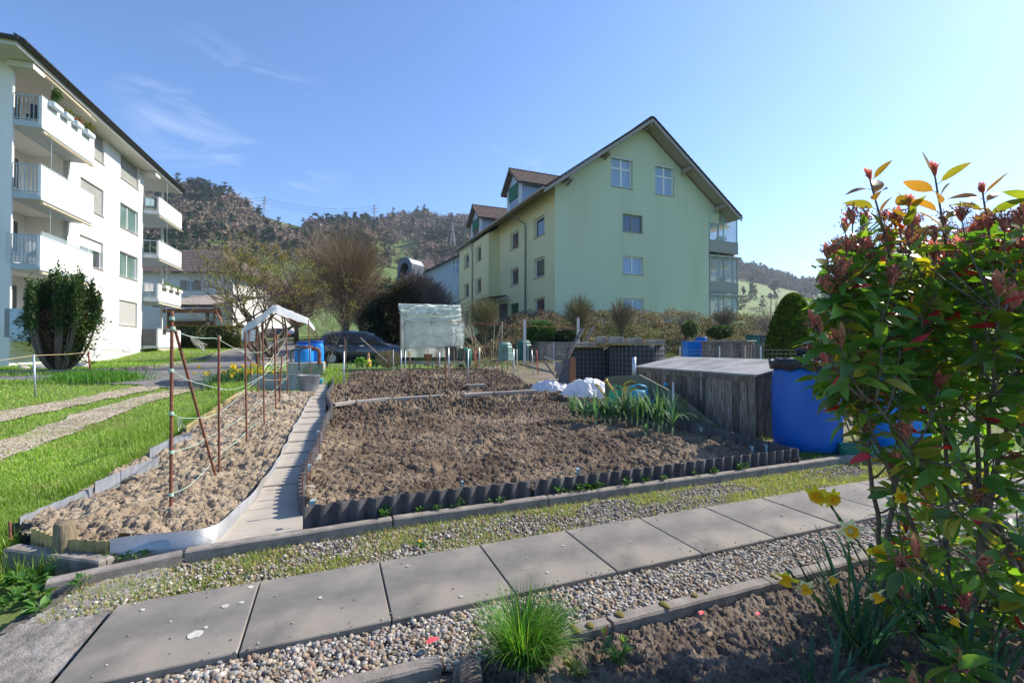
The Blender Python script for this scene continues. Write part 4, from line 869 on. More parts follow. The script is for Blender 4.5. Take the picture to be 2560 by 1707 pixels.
# ---------------------------------------------------------------- leeks
LKC=[(.08,.18,.10),(.11,.23,.13),(.06,.15,.085),(.16,.27,.12)]
lk=[(1433,1048,.36),(1462,1054,.36),(1489,1062,.36),(1503,1048,.30),(1526,1057,.36),(1540,1045,.3),(1565,1051,.42),(1593,1059,.36),(1620,1052,.36),(1614,1086,.15),(1647,1076,.48),(1666,1067,.40),(1681,1086,.42),(1448,1046,.3),(1476,1050,.34),(1512,1056,.34),(1550,1050,.36),(1580,1054,.4),(1606,1056,.38),(1634,1066,.42),(1655,1070,.4)]
for i,(px,py,h) in enumerate(lk):
    p=RT(px,py,.06); lab={0:'leftmost leek with spreading leaves at the edge of the bare soil',12:'rightmost leek with a pale drooping leaf, nearest the corner of the bed',10:'tallest leek in the row in front of the wooden box',9:'short stubby leek at the front of the row'}.get(i,'leek with arching blue green leaves in the row beside the wooden box')
    t=thing('leek',p,lab,'leek','leeks in the corner of the large bed'); MB().tube([p-[0,0,.04],p+[0,0,h*.22]],[.010,.009],8,col=(.5,.6,.35)).build('stem',M['leafcol'],t,smooth=True)
    n=13 if i!=9 else 6; mb=MB(); a0=random.random()*3; aa=a0+np.arange(n)*math.pi+rng.normal(0,.35,n)
    blades(mb,np.stack([np.full(n,p[0]),np.full(n,p[1]),p[2]+h*np.linspace(.02,.2,n)],-1),aa,h*rng.uniform(.65,1.1,n),.032*rng.uniform(.7,1.1,n),rng.uniform(.05,.5,n),np.where(rng.random(n)<.3,rng.uniform(1.6,2.6,n),rng.uniform(.1,.9,n)),pick(LKC,n,.15),seg=9,fold=.55,tipw=.06)
    mb.build('leaves',M['leafcol'],t,smooth=True)
for k in range(44):
    px=870+k*9.5+random.uniform(-4,4); 
    if 1000<px<1020: continue
    p=RT(px,random.uniform(916,923)+(4 if px>1150 else 0),.05); n=7; mb=MB(); blades(mb,np.tile(p,(n,1)),rng.uniform(0,6.28,n),rng.uniform(.12,.30,n),.02,rng.uniform(.05,.5,n),rng.uniform(.1,1.1,n),pick(LKC+[(.1,.25,.05)],n),seg=4,fold=.3)
    mb.build('garlic_plant',M['leafcol'],smooth=True,label='slender green garlic plant in the row at the far edge of the dug bed',cat='plant',group='garlic row at the far edge of the bed')
# ================================================================ BUILDINGS
def clip(poly,a,b,c):      # keep a*x+b*z<=c
    out=[]
    for i in range(len(poly)):
        p,q=poly[i],poly[(i+1)%len(poly)]; dp=a*p[0]+b*p[1]-c; dq=a*q[0]+b*q[1]-c
        if dp<=0: out.append(p)
        if dp*dq<0: t=dp/(dp-dq); out.append((p[0]+(q[0]-p[0])*t,p[1]+(q[1]-p[1])*t))
    return out
def wall(mb,x0,x1,z0,z1,holes,y=0,dep=.16,clips=(),mi=0,c=None):
    xs=sorted({x0,x1}|{h[0] for h in holes}|{h[1] for h in holes}); zs=sorted({z0,z1}|{h[2] for h in holes}|{h[3] for h in holes})
    for i in range(len(xs)-1):
        for j in range(len(zs)-1):
            xm=(xs[i]+xs[i+1])/2;zm=(zs[j]+zs[j+1])/2
            if any(h[0]<xm<h[1] and h[2]<zm<h[3] for h in holes): continue
            P=[(xs[i],zs[j]),(xs[i+1],zs[j]),(xs[i+1],zs[j+1]),(xs[i],zs[j+1])]
            for cc in clips: P=clip(P,*cc) if P else P
            if len(P)>2: mb.add([(p[0],y,p[1]) for p in P],[tuple(range(len(P)))],c,mi)
    for a,b,q,r in holes:
        for P in (((a,q),(a,r)),((b,q),(b,r)),((a,q),(b,q)),((a,r),(b,r))):
            (u,v),(s,t)=P; mb.add([(u,y,v),(s,y,t),(s,y-dep,t),(u,y-dep,v)],[(0,1,2,3)],c,mi)
def window(par,fr,h,y=0,dep=.16,pane='glass',frame='framewhite',mull=1,trans=0,sill='trimstone',blind=None,bfrac=1.,fw=.055,sillout=.05,slats=False):
    a,b,q,r=h; m=MB(fr); yy=y-dep; d=.05
    m.box(a,a+fw,yy,yy+d,q,r); m.box(b-fw,b,yy,yy+d,q,r); m.box(a+fw,b-fw,yy,yy+d,q,q+fw); m.box(a+fw,b-fw,yy,yy+d,r-fw,r)
    for k in range(mull): x=a+(b-a)*(k+1)/(mull+1); m.box(x-fw*.6,x+fw*.6,yy+.002,yy+d+.004,q+fw,r-fw)
    if trans: z=q+(r-q)*trans; m.box(a+fw,b-fw,yy+.004,yy+d-.002,z-fw*.5,z+fw*.5)
    f=m.build('window',M[frame],par)
    MB(fr).box(a+fw*.5,b-fw*.5,yy+.008,yy+.022,q+fw*.5,r-fw*.5).build('pane',M[pane],f)
    MB(fr).box(a-.03,b+.03,y-dep+.06,y+sillout,q-.05,q-.002).build('sill',M[sill],f)
    if blind:
        m=MB(fr); z0=r-(r-q)*bfrac
        if slats:
            z=z0
            while z<r-.03: m.box(a+.01,b-.01,yy+d+.01,yy+d+.035,z,z+.038); z+=.055
        else: m.box(a+.01,b-.01,yy+d+.012,yy+d+.032,z0,r)
        if not slats:
            z=z0
            while z<r-.03: m.box(a+.012,b-.012,yy+d+.033,yy+d+.040,z+.01,z+.05); z+=.075
        m.build('blind',M[blind],f)
    return f
# ---------------------------------------------------------------- white apartment block
Wf=frame(-19.0,17.2,-.35,1,-1)     # x along facade, y outward (towards the camera side)
if Wf[2][0]<0: Wf=(Wf[0],Wf[1],-Wf[2])
wt=thing('apartment_block',(-21,21,.4),'white four storey apartment block with balconies at the left','building')
EZ=11.95; LEN=15.6; END=14.9
hol=[]; spec=[]
for k,zs in enumerate([10.5,7.78,5.03,2.28]):
    x0,_=on(Wf,199,600); x1,_=on(Wf,258,600); hol.append((x0,x1,zs,zs+1.36)); spec.append(('glass','blind',1) if k in(0,1) else (('glass','blindwhite',.38) if k==2 else ('glass','blind',.5)))
for k,zs in enumerate([10.5,7.75,5.02,2.29]):
    x0,_=on(Wf,299.5,600); x1,_=on(Wf,345,600); hol.append((x0,x1,zs,zs+1.38)); spec.append([('glass','blind',1),('curtgreen',None,0),('curtgreen',None,0),('glass','blindwhite',1)][k])
bas=[]
for a,b in ((236,252),(308,328)):
    x0,z0=on(Wf,a,890 if a<300 else 888); x1,z1=on(Wf,b,872); bas.append((x0,x1,.62 if a<300 else .78,1.05 if a<300 else 1.12))
xb=3.79
lx1=3.6       # loggia recess opening of the near balconies
xs_,_=on(Wf,357,600)
logg=[(.12,lx1,z,z+2.67) for z in (1.42,4.16,6.88,9.66)]
m=MB(Wf); wall(m,0,xs_,.9,EZ+.35,hol+logg,dep=.18); m.box(0,xs_-.001,-.5,-.03,-.3,.9)  if False else None
# side walls, back, recess interior
D_=-11
m.add([(0,0,-.5),(0,D_,-.5),(0,D_,EZ+.35),(0,0,EZ+.35)],[(0,1,2,3)]); m.add([(xs_,0,-.5),(xs_,-1.8,-.5),(xs_,-1.8,EZ+.35),(xs_,0,EZ+.35)],[(0,1,2,3)])
m.add([(xs_,-1.8,-.5),(xs_+4.3,-1.8,-.5),(xs_+4.3,-1.8,EZ+.3),(xs_,-1.8,EZ+.3)],[(0,1,2,3)]); m.add([(xs_+4.3,-1.8,-.5),(xs_+4.3,D_,-.5),(xs_+4.3,D_,EZ+.3),(xs_+4.3,-1.8,EZ+.3)],[(0,1,2,3)])
m.add([(0,D_,-.5),(xs_+4.3,D_,-.5),(xs_+4.3,D_,EZ+.3),(0,D_,EZ+.3)],[(0,1,2,3)])
for a,b,q,r in logg:
    m.add([(a,-1.5,q),(b,-1.5,q),(b,-1.5,r),(a,-1.5,r)],[(0,1,2,3)]); m.add([(a,0,q),(a,-1.5,q),(a,-1.5,r),(a,0,r)],[(0,1,2,3)]); m.add([(b,0,q),(b,-1.5,q),(b,-1.5,r),(b,0,r)],[(0,1,2,3)])
    m.add([(a,0,r),(b,0,r),(b,-1.5,r),(a,-1.5,r)],[(0,1,2,3)]); m.add([(a,0,q),(b,0,q),(b,-1.5,q),(a,-1.5,q)],[(0,1,2,3)])
m.build('wall',M['white'],wt)
m=MB(Wf); wall(m,0,xs_,-.4,.9,[(a,b,max(q,.5),.895) for a,b,q,r in bas[:1]],y=-.04,dep=.12); m.build('plinth',M['plinth'],wt)
for h,(pn,bl,fr_) in zip(hol,spec): window(wt,Wf,h,dep=.17,pane=pn,blind=bl,bfrac=fr_ or 1,slats=(bl=='blindwhite' and fr_==1))
for a,b,q,r in bas: 
    MB(Wf).box(a,b,-.035,-.02+.03,max(q,.5),max(q,.5)+.42).build('basement_window',M['balcgrey'],wt)
for i,(a,b,q,r) in enumerate(logg):
    window(wt,Wf,(a+2.0,a+3.0,q+.9,r-.35),y=-1.49,dep=-.02,pane='glass',mull=0,fw=.06); window(wt,Wf,(a+.3,a+1.3,q+.05,r-.3),y=-1.49,dep=-.02,mull=0,blind='blind',bfrac=1)
def balcony(x0,x1,y0,y1,zb,zt,awn=True,glassrail=False,solid=False,base=None):
    b=MB(Wf); b.box(x0+.001,x1-.001,y0,y1-.001,zb-.10,zb+.12); bo=b.build('balcony',M['balcgrey'],wt)
    m=MB(Wf); m.box(x0,x1,y1-.10,y1,zb+.02,zt,mi=0); m.build('parapet',M['parapet'],bo)
    m=MB(Wf); m.box(x0+.0,x0+.04,y0+.05,y1-.10,zt-.04,zt); m.box(x0,x0+.04,y0+.05,y1-.1,zb+.16,zb+.2)
    n=7
    for k in range(n+1): y=y0+.07+(y1-.2-y0)*k/n; m.box(x0+.008,x0+.032,y-.012,y+.012,zb+.2,zt-.04)
    for x in (x0+.02,): m.box(x,x1-.02,y1-.06,y1-.03,zt+.05,zt+.08)
    for x in np.linspace(x0+.1,x1-.1,4): m.box(x,x+.02,y1-.055,y1-.035,zt,zt+.05)
    m.build('railing',M['railing'],bo)
    if glassrail: MB(Wf).box(x0-.02,x0-.008,y0+.05,y1-.1,zb+.1,zt+.02).build('glass_panel',M['balcglass'],bo); MB(Wf).box(x0+.05,x1-.05,y1+.002,y1+.010,zt-.02,zt+.18).build('glass_panel',M['balcglass'],bo)
    if solid: MB(Wf).box(x0-.02,x0-.006,y0+.05,y1-.1,zb+.05,zt).build('side_panel',M[solid],bo)
    if awn:
        m=MB(Wf); m.tube([(x0+.15,y1-.05,zb-.20),(x1-.1,y1-.05,zb-.20)],.055,8); m.tube([(x0+.2,y1+.10,zb-.26),(x1-.15,y1+.10,zb-.26)],.025,6)
        for x in (x0+.3,x1-.4): m.tube([(x,y1-.05,zb-.2),(x+.5,y1+.08,zb-.25)],.015,5)
        m.build('awning',M['awning'],bo)
    return bo
bx0=.02
for zt,zb,gr,sd in ((10.73,9.60,False,None),(8.05,6.82,False,None),(5.33,4.10,True,None),(2.49,1.35,False,'panelblue')):
    balcony(bx0,xb,-.2,.86,zb,zt,glassrail=gr,solid=sd)
balc_top=(bx0,xb,.86,10.73)
fx0=xs_+.0; fx1=xs_+3.93
for i,(zt,zb) in enumerate(((10.35,9.35),(7.65,6.62),(4.95,3.92),(2.15,1.02))):
    balcony(fx0,fx1,-1.75,.84,zb+.05,zt,solid='darkpanel' if i==3 else None)
for z in (9.4,6.67,3.97,1.1):
    window(wt,Wf,(fx0+1.0,fx0+2.0,z+.3,z+2.2),y=-1.79,dep=-.02,mull=0,frame='framewhite')
MB(Wf).box(fx1-.2,fx1-.1,-1.7,.7,-.2,EZ).build('party_wall',M['white'],wt) if False else None
MB(Wf).box(fx1-.25,fx1-.13,-.3,-.18,1,EZ).build('balcony_post',M['white'],wt)
MB(Wf).box(fx0-.01,fx0+.02,-1.3,.0,2.25,3.85).build('awning_curtain',M['awnyellow'],wt)
MB(Wf).slab([Wf[0].tolist()+[0]]*4,.01) if False else None
# yellow and white strips of the lowered side blind
for k in range(4): MB(Wf).box(fx0-.025,fx0-.012,-1.25+k*.32,-1.09+k*.32,2.27,3.83).build('awning_stripe',M['awning'],wt)
# roof: hipped, overhanging
x0,x1=-1.5,fx1+.15; y0,y1=D_-.8,.97
ym=(y0+y1)/2; rz=EZ+.13; rh=3.6
def wpt(x,y,z): o,ax,ay=Wf; return (o[0]+x*ax[0]+y*ay[0],o[1]+x*ax[1]+y*ay[1],z)
P=[(x0,y0,rz),(x1,y0,rz),(x1,y1,rz),(x0,y1,rz),(x0+6.2,ym,rz+rh),(x1-6.2,ym,rz+rh)]
m=MB(Wf); m.add(P,[(3,2,5,4),(2,1,5),(1,0,4,5),(0,3,4),]); ro=m.build('roof',M['roofdark'],wt)
m=MB(Wf); m.box(x0+.12,x1-.12,y0+.12,y1-.12,rz-.26,rz-.03); m.build('soffit',M['soffit'],wt)
m=MB(Wf); 
for (a,b) in (((x0,y1),(x1,y1)),((x0,y0),(x0,y1)),((x1,y0),(x1,y1))): m.tube([(a[0],a[1],rz-.04),(b[0],b[1],rz-.04)],.085,8)
m.build('gutter',M['gutter'],wt)
m=MB(Wf)
for k in range(int((x1-x0)/.3)): m.obox((x0+.15+k*.3,y1-.02,rz+.05),(.25,.35,.05),rx=-.5)
for k in range(30): m.obox((x0+.1,y1-.2-k*.3,rz+.05),(.35,.25,.06),ry=-.4)
m.build('tiles',M['roofdark'],ro)
m=MB(Wf)
for x in (0.25,fx0+.2): m=MB(Wf); m.box(x-.6,x+.1,.0,y1-.2,rz-.50,rz-.28); m.build('beam',M['soffit'],wt)
m=MB(Wf)
m.tube([(.25,.72,rz-.36),(xb-.1,.72,rz-.36)],.07,8); m.tube([(.3,.86,rz-.44),(xb+.1,.86,rz-.50)],.03,6); m.build('awning',M['awning'],wt)
m=MB(Wf); m.tube([(.75,.80,rz-.4),(.75,.80,1.3)],.009,4); m.tube([(fx0+1.2,.86,rz-.4),(fx0+1.2,.86,1.3)],.009,4); m.build('cable',M['railing'],wt)
# balcony boxes
def onw(x,y,z): return np.array(wpt(x,y,z))
for i,(px,lab,k) in enumerate([(134,'pale blue planter with a small clipped conifer on the top balcony rail','c'),(163,'pale planter with dry yellow plants on the top balcony rail','d'),(190,'small planter with pinkish plants on the top balcony rail','p'),(218,'pale planter with a leafy green bush at the far end of the top balcony rail','g')]):
    Fr=(Wf[0]+Wf[2]*.9,Wf[1],Wf[2]); x,_=on(Fr,px,300); c=onw(x,.98,10.52); t=thing('planter',c,lab,'planter','planters on the top balcony')
    MB(Wf).obox((x,.98,10.64),(.62 if k in'cg' else .5,.2,.22),bev=.03).build('box',M['panelblue'],t)
    n=260 if k in 'cg' else 90; q=rng.normal(0,1,(n,3)); q=unit(q)*rng.random((n,1))**.4
    if k=='c': q=q*[.16,.16,.3]; q[:,0]*=(1-(q[:,2]+.3)/.75); q+=[x-.05,.98,11.05]
    elif k=='g': q=q*[.30,.18,.22]+[x,.98,10.95]
    else: q=q*[.22,.12,.12]+[x,.98,10.85]
    w_=np.array([onw(*p) for p in q]); mb=MB(); scatter_leaves(mb,w_,unit(rng.normal(0,1,(n,3))+[0,0,.5]),np.full(n,.11),pick([(.05,.11,.02),(.09,.16,.03)] if k=='c' else [(.14,.17,.04),(.22,.2,.07)] if k in'gd' else [(.35,.15,.1),(.2,.16,.06)],n),[SMALL]); mb.build('plant',M['leafcol'],t)
for i in range(3):
    Fr=(Wf[0]+Wf[2]*.9,Wf[1],Wf[2]); x=fx0+.9+i*1.15; c=onw(x,.95,4.75); t=thing('planter',c,'%s cream planter on the second lowest far balcony'%['nearest','middle','farthest'][i],'planter','cream planters on the far balcony'); MB(Wf).obox((x,.95,4.86),(.75,.2,.2)).build('box',M['soffit'],t)
    n=60; q=rng.normal(0,1,(n,3))*[.2,.05,.06]+[x,.95,5.02]; mb=MB(); scatter_leaves(mb,np.array([onw(*p) for p in q]),unit(rng.normal(0,1,(n,3))+[0,0,.6]),np.full(n,.12),pick([(.12,.25,.04),(.2,.3,.08)],n),[SMALL]); mb.build('plant',M['leafcol'],t)
x=fx0+1.0; c=onw(x,.92,2.0); t=thing('planter',c,'dark box with red flowers on the ground floor far balcony','planter'); MB(Wf).obox((x,.95,2.08),(.6,.2,.2)).build('box',M['darkpanel'],t); n=50; q=rng.normal(0,1,(n,3))*[.16,.05,.05]+[x,.95,2.24]; mb=MB(); scatter_leaves(mb,np.array([onw(*p) for p in q]),unit(rng.normal(0,1,(n,3))+[0,0,.6]),np.full(n,.10),pick([(.5,.03,.03),(.1,.2,.04)],n),[SMALL]); mb.build('plant',M['leafcol'],t)
# balcony furniture: chair silhouettes
def chair(c,m,label,s=1.,rz=0):
    t=thing('chair',c,label,'chair'); b=MB(); b.obox((c[0],c[1],c[2]+.43*s),(.45*s,.45*s,.04),rz=rz,bev=.01); b.build('seat',M[m],t)
    R_=rot(0,0,rz); b=MB(); b.obox(np.array(c)+R_@np.array([0,.21*s,.72*s]),(.45*s,.03,.55*s),rz=rz,bev=.01); b.build('backrest',M[m],t)
    for sx in(-1,1):
        for sy in(-1,1): p=np.array(c)+R_@np.array([sx*.2*s,sy*.2*s,0]); MB().tube([p,p+[0,0,.42*s]],.015,5).build('leg',M[m],t)
chair(onw(.9,.25,9.72),'black','black chair on the top near balcony',1.1,.6)
chair(onw(.9,.25,4.24),'blindwhite','pale chair behind the glass of the third balcony',1,.9)
chair(onw(fx0+.8,.1,9.5),'clip','pale blue chair on the top far balcony',1,.9)
chair(onw(fx0+.8,.1,4.1),'blindwhite','white chair on the second lowest far balcony',1,.9)
# ---------------------------------------------------------------- green apartment house
Gf=frame(2.71,28.6,1,.42,1)      # gable, y outward to the camera
if Gf[2][1]>0: Gf=(Gf[0],Gf[1],-Gf[2])
Sf=frame(2.71,28.6,-.42,1,1)
if Sf[2][0]>0: Sf=(Sf[0],Sf[1],-Sf[2])
GL=13.86
gt=thing('apartment_house',(7,33,2),'green gabled apartment house with yellow green side wall','building')
RB=1.6
pitch=(16.46-10.73)/((6.36+1.02)*1.0847); AX=6.39*1.0847; apz=16.46-.30; sl_=pitch
gh=[]
for a,b,t,bt in ((1478,1603,345,549),(1736,1848,396,592),(1545,1664,690,808),(1545,1665,939,1052),(1550,1668,1187,1300)):
    x0,z1=on(Gf,900+a/2.352,240+t/2.352); x1,z0=on(Gf,900+b/2.352,240+bt/2.352); gh.append((x0,x1,z0,z1))
xh,zh=on(Gf,1772,556); m=MB(Gf); wall(m,0,GL,RB,17,gh+[(xh,GL+.01,RB-.01,zh)],dep=.2,clips=[(-sl_,1,apz-sl_*AX),(sl_,1,apz+sl_*AX)]); m.add([(GL,0,zh),(GL,-24,zh),(GL,-24,11),(GL,0,11)],[(0,1,2,3)]); m.add([(GL,-4.6,RB),(GL,-24,RB),(GL,-24,zh),(GL,-4.6,zh)],[(0,1,2,3)]); m.add([(xh,0,RB),(xh,-4.6,RB),(xh,-4.6,zh),(xh,0,zh)],[(0,1,2,3)]); m.add([(xh,-4.6,RB),(GL,-4.6,RB),(GL,-4.6,zh),(xh,-4.6,zh)],[(0,1,2,3)]); m.build('gable_wall',M['green'],gt)
for i,h in enumerate(gh):
    if i<2: window(gt,Gf,h,dep=.2,pane='curtain',trans=.62,mull=1,fw=.10); MB(Gf).box(h[0],h[1],-.12,-.03,h[3]-.16,h[3]).build('blind_box',M['blindwhite'],gt)
    else: window(gt,Gf,h,dep=.2,pane='glass' if i==2 else 'curtain',frame='framewhite' if i>2 else 'trimstone',mull=1,fw=.06)
def srect(l,r,t,b,y=0):
    x1,z1=on(Sf,900+l/2.352,240+t/2.352,y); x0,z0=on(Sf,900+r/2.352,240+b/2.352,y); return (x0,x1,z0,z1)
colA=[srect(1022,1085,690,808),srect(1022,1085,935,1055),srect(1022,1085,1182,1296)]
colB=[srect(883,932,775,885),srect(883,932,996,1104),srect(883,932,1218,1322)]
for g in (colA,colB):
    x0=np.mean([q[0] for q in g]);x1=np.mean([q[1] for q in g]); z0=[2.72,5.47,8.22]
    for i in range(3): zz=colA[2-i] if g is colA else None
def fix(g):
    x0=np.mean([q[0] for q in g]);x1=np.mean([q[1] for q in g]); return [(x0,x1,q[2],q[2]+1.3) for q in g]
zb=[q[2] for q in colA]; colA=fix(colA); colB=[(q[0],q[1],zb[i],zb[i]+1.3) for i,q in enumerate(fix(colB))]
xr,_=on(Sf,1247.4,600); xe,_=on(Sf,1151,600,.9); SL=xe+.3
m=MB(Sf); wall(m,0,xr+.2,RB,11.4,colA+colB,dep=.2); m.build('side_wall',M['greenbounce'],gt)
colC=[(on(Sf,900+714/2.352,0,.9)[0],on(Sf,900+682/2.352,0,.9)[0],zb[i],zb[i]+1.3) for i in range(3)]; colD=[(on(Sf,900+642/2.352,0,.9)[0],on(Sf,900+614/2.352,0,.9)[0],zb[i],zb[i]+1.3) for i in range(3)]
m=MB(Sf); wall(m,xr,SL,RB,10.45,colC+colD,y=.9,dep=.2); m.add([(xr,0,RB),(xr,.9,RB),(xr,.9,10.4),(xr,0,10.9)],[(0,1,2,3)]); m.add([(SL,.9,RB),(SL,-13.8,RB),(SL,-13.8,11.4),(SL,.9,10.4)],[(0,1,2,3)]); m.build('stair_wing_wall',M['greenbounce'],gt)
for i,h in enumerate(colA): window(gt,Sf,h,dep=.2,pane='glass',mull=0,fw=.09)
for i,h in enumerate(colB): window(gt,Sf,h,dep=.2,pane='glass',mull=0,fw=.09,blind='blindgreen' if i==2 else None,slats=True)
for h in colC+colD: window(gt,Sf,h,y=.9,dep=.2,pane='glass',mull=0,fw=.09)
# roof
oh=.95; ROOFL=SL+.8; e0=-1.02*1.0847-.1; half=AX-e0
m=MB(Gf)
for sgn in (-1,1):
    xa,xb_=AX,AX+sgn*half; za,zb_=16.46,16.46-half*sl_
    P=[(xa,oh,za),(xb_,oh,zb_),(xb_,-ROOFL,zb_),(xa,-ROOFL,za)]; Q=[(x,y,z-.10) for x,y,z in P]
    m.add(P+Q,[(0,1,2,3),(7,6,5,4),(0,4,5,1),(1,5,6,2),(2,6,7,3),(3,7,4,0)])
ro=m.build('roof',M['roofdark'],gt)
m=MB(Gf)
for sgn in (-1,1):      # soffit boards and verge boards
    xa,xb_=AX,AX+sgn*(half-.05); za,zb_=16.34,16.34-(half-.05)*sl_
    P=[(xa,oh-.05,za),(xb_,oh-.05,zb_),(xb_,-ROOFL+.1,zb_),(xa,-ROOFL+.1,za)]; Q=[(x,y,z-.05) for x,y,z in P]; m.add(P+Q,[(0,1,2,3),(7,6,5,4),(0,4,5,1),(1,5,6,2),(2,6,7,3),(3,7,4,0)])
m.build('soffit',M['eave'],ro)
m=MB(Gf)
for sgn in (-1,1):
    xa,xb_=AX,AX+sgn*(half+.02); za,zb_=16.40,16.40-(half+.02)*sl_
    P=[(xa,oh+.03,za),(xb_,oh+.03,zb_),(xb_,oh-.02,zb_),(xa,oh-.02,za)]; Q=[(x,y,z-.24) for x,y,z in P]; m.add(P+Q,[(0,1,2,3),(7,6,5,4),(0,4,5,1),(1,5,6,2),(2,6,7,3),(3,7,4,0)])
m.build('verge_board',M['eave'],ro)
m=MB(Gf)
for sgn in (-1,1):
    n=26
    for k in range(n):
        d=(k+.5)/n*half; m.obox((AX+sgn*d,oh-.12,16.52-d*sl_),(half/n*1.25,.42,.045),ry=sgn*(math.atan(sl_)-.09))
for k in range(int(ROOFL/.36)): m.obox((AX,oh-.2-k*.36,16.53),(.24,.34,.10),bev=.03)
m.build('tiles',M['roofdark'],ro)
for d in (.0,3.4,-3.4,6.6,-6.3):
    m=MB(Gf); z=16.20-abs(d)*sl_-.14; m.box(AX+d-.09,AX+d+.09,-.1,oh-.1,z-.10,z+.10)
    if d: m.obox((AX+d*.97,oh-.5,z-.16),(.14,.7,.10),rx=.25)
    m.build('purlin',M['eave'],ro)
m=MB(Gf); zz=16.46-half*sl_-.02
m.tube([(e0-.08,oh,zz),(e0-.08,-ROOFL,zz)],.09,8); m.tube([(2*AX-e0+.08,oh,zz),(2*AX-e0+.08,-ROOFL,zz)],.09,8); m.build('gutter',M['eave'],ro)
def dpipe(px,y,ztop):
    x,_=on(Sf,px,600,y+.1); x2=x; m=MB(Sf); m.tube([(x,1.05,zz-.1),(x,1.0,zz-.3),(x-.05,y+.15,zz-.75),(x-.05,y+.1,zz-1.0),(x-.05,y+.1,1.2)],.055,8); m.build('downpipe',M['pipe'],gt,smooth=True)
dpipe(1312,0,9); dpipe(1180,.9,9)
x0,_=on(Sf,1252,700,.4); x1,_=on(Sf,1222,700,1.5); m=MB(Sf); m.obox((xr-1.0,1.0,4.45+.5),(2.6,1.5,.09),rx=-.14); m.build('canopy',M['gutter'],gt); m=MB(Sf); m.box(xr-1.9,xr-.1,-.04,.012,RB,4.5); m.build('entrance',M['darkpanel'],gt)
# dormers
def dormer(pl,pr,pap,ptop,pbot,label):
    y=-.35; xl,_=on(Sf,pl,500,y); xr_,_=on(Sf,pr,500,y); a,b=min(xl,xr_),max(xl,xr_); xm=(a+b)/2; _,zap=on(Sf,pap[0],pap[1],y)
    zb_=16.46-half*sl_+(1.02*1.0847-y-.1)*sl_-.3; hw=(b-a)/2; zw=zap-hw*.88
    d=MB(Sf); dpt=(zap-zb_)/sl_+.3
    d.add([(a,y,zb_),(b,y,zb_),(b,y,zw),(xm,y,zap-.05),(a,y,zw)],[(0,1,2,3,4)])
    for x in (a,b): d.add([(x,y,zb_),(x,y,zw),(x,y-(zw-zb_)/sl_-.2,zw)],[(0,1,2)])
    do=d.build('dormer',M['dormer'],gt)
    ww=(b-a)*.30; z0=zb_+.45; z1=zw+.10; window(do,Sf,(xm-ww,xm+ww,z0,z1),y=y+.03,dep=.0,mull=1,frame='framewhite',blind='blindgreen',bfrac=.62,fw=.06) if False else None
    m=MB(Sf); m.box(xm-ww,xm+ww,y+.01,y+.05,z0,z1); m.build('window',M['framewhite'],do)
    m=MB(Sf); m.box(xm-ww+.06,xm+ww-.06,y+.051,y+.07,z0+.06,z1-.04); m.build('pane',M['glass'],do)
    m=MB(Sf); m.box(xm-ww+.02,xm+ww-.02,y+.08,y+.12,z0+(z1-z0)*.42,z1); m.build('blind',M['blindgreen'],do)
    m=MB(Sf); 
    for x in (a+.06,xm-ww-.12,xm+ww+.12,b-.06): m.box(x-.05,x+.05,y+.003,y+.03,zb_,zw-.02)
    m.build('batten',M['framewhite'],do)
    oh2=.45; s=.88; m=MB(Sf)
    for sg in (-1,1):
        hx=hw+.28; P=[(xm,y+oh2,zap+.06),(xm+sg*hx,y+oh2,zap+.06-hx*s),(xm+sg*hx,y-(hx*0+ (zw-zb_)/sl_+.6),zap+.06-hx*s),(xm,y-dpt-.5,zap+.06)]; Q=[(x,yy,z-.12) for x,yy,z in P]
        m.add(P+Q,[(0,1,2,3),(7,6,5,4),(0,4,5,1),(1,5,6,2),(2,6,7,3),(3,7,4,0)])
    rr=m.build('roof',M['rooftile'],do)
    m=MB(Sf)
    for sg in (-1,1):
        nr=9
        for k in range(nr):
            d_=(k+.5)/nr*(hw+.28); L2=dpt+oh2+.4-(k/nr)*((dpt)-(zw-zb_)/sl_)
            q=0
            while q<L2: m.obox((xm+sg*d_,y+oh2-.12-q,zap+.10-d_*s+.015),((hw+.28)/nr*1.35,.27,.05),ry=sg*(math.atan(s)-.14)); q+=.30
    q=0
    while q<dpt+.6: m.obox((xm,y+oh2-.1-q,zap+.14),(.2,.26,.08),bev=.03); q+=.30
    m.build('tiles',M['rooftile'],rr)
dormer(900+866/2.352,900+952/2.352,(900+895/2.352,240+452/2.352),0,0,'')
dormer(900+656/2.352,900+716/2.352,(900+678/2.352,240+656/2.352),0,0,'')
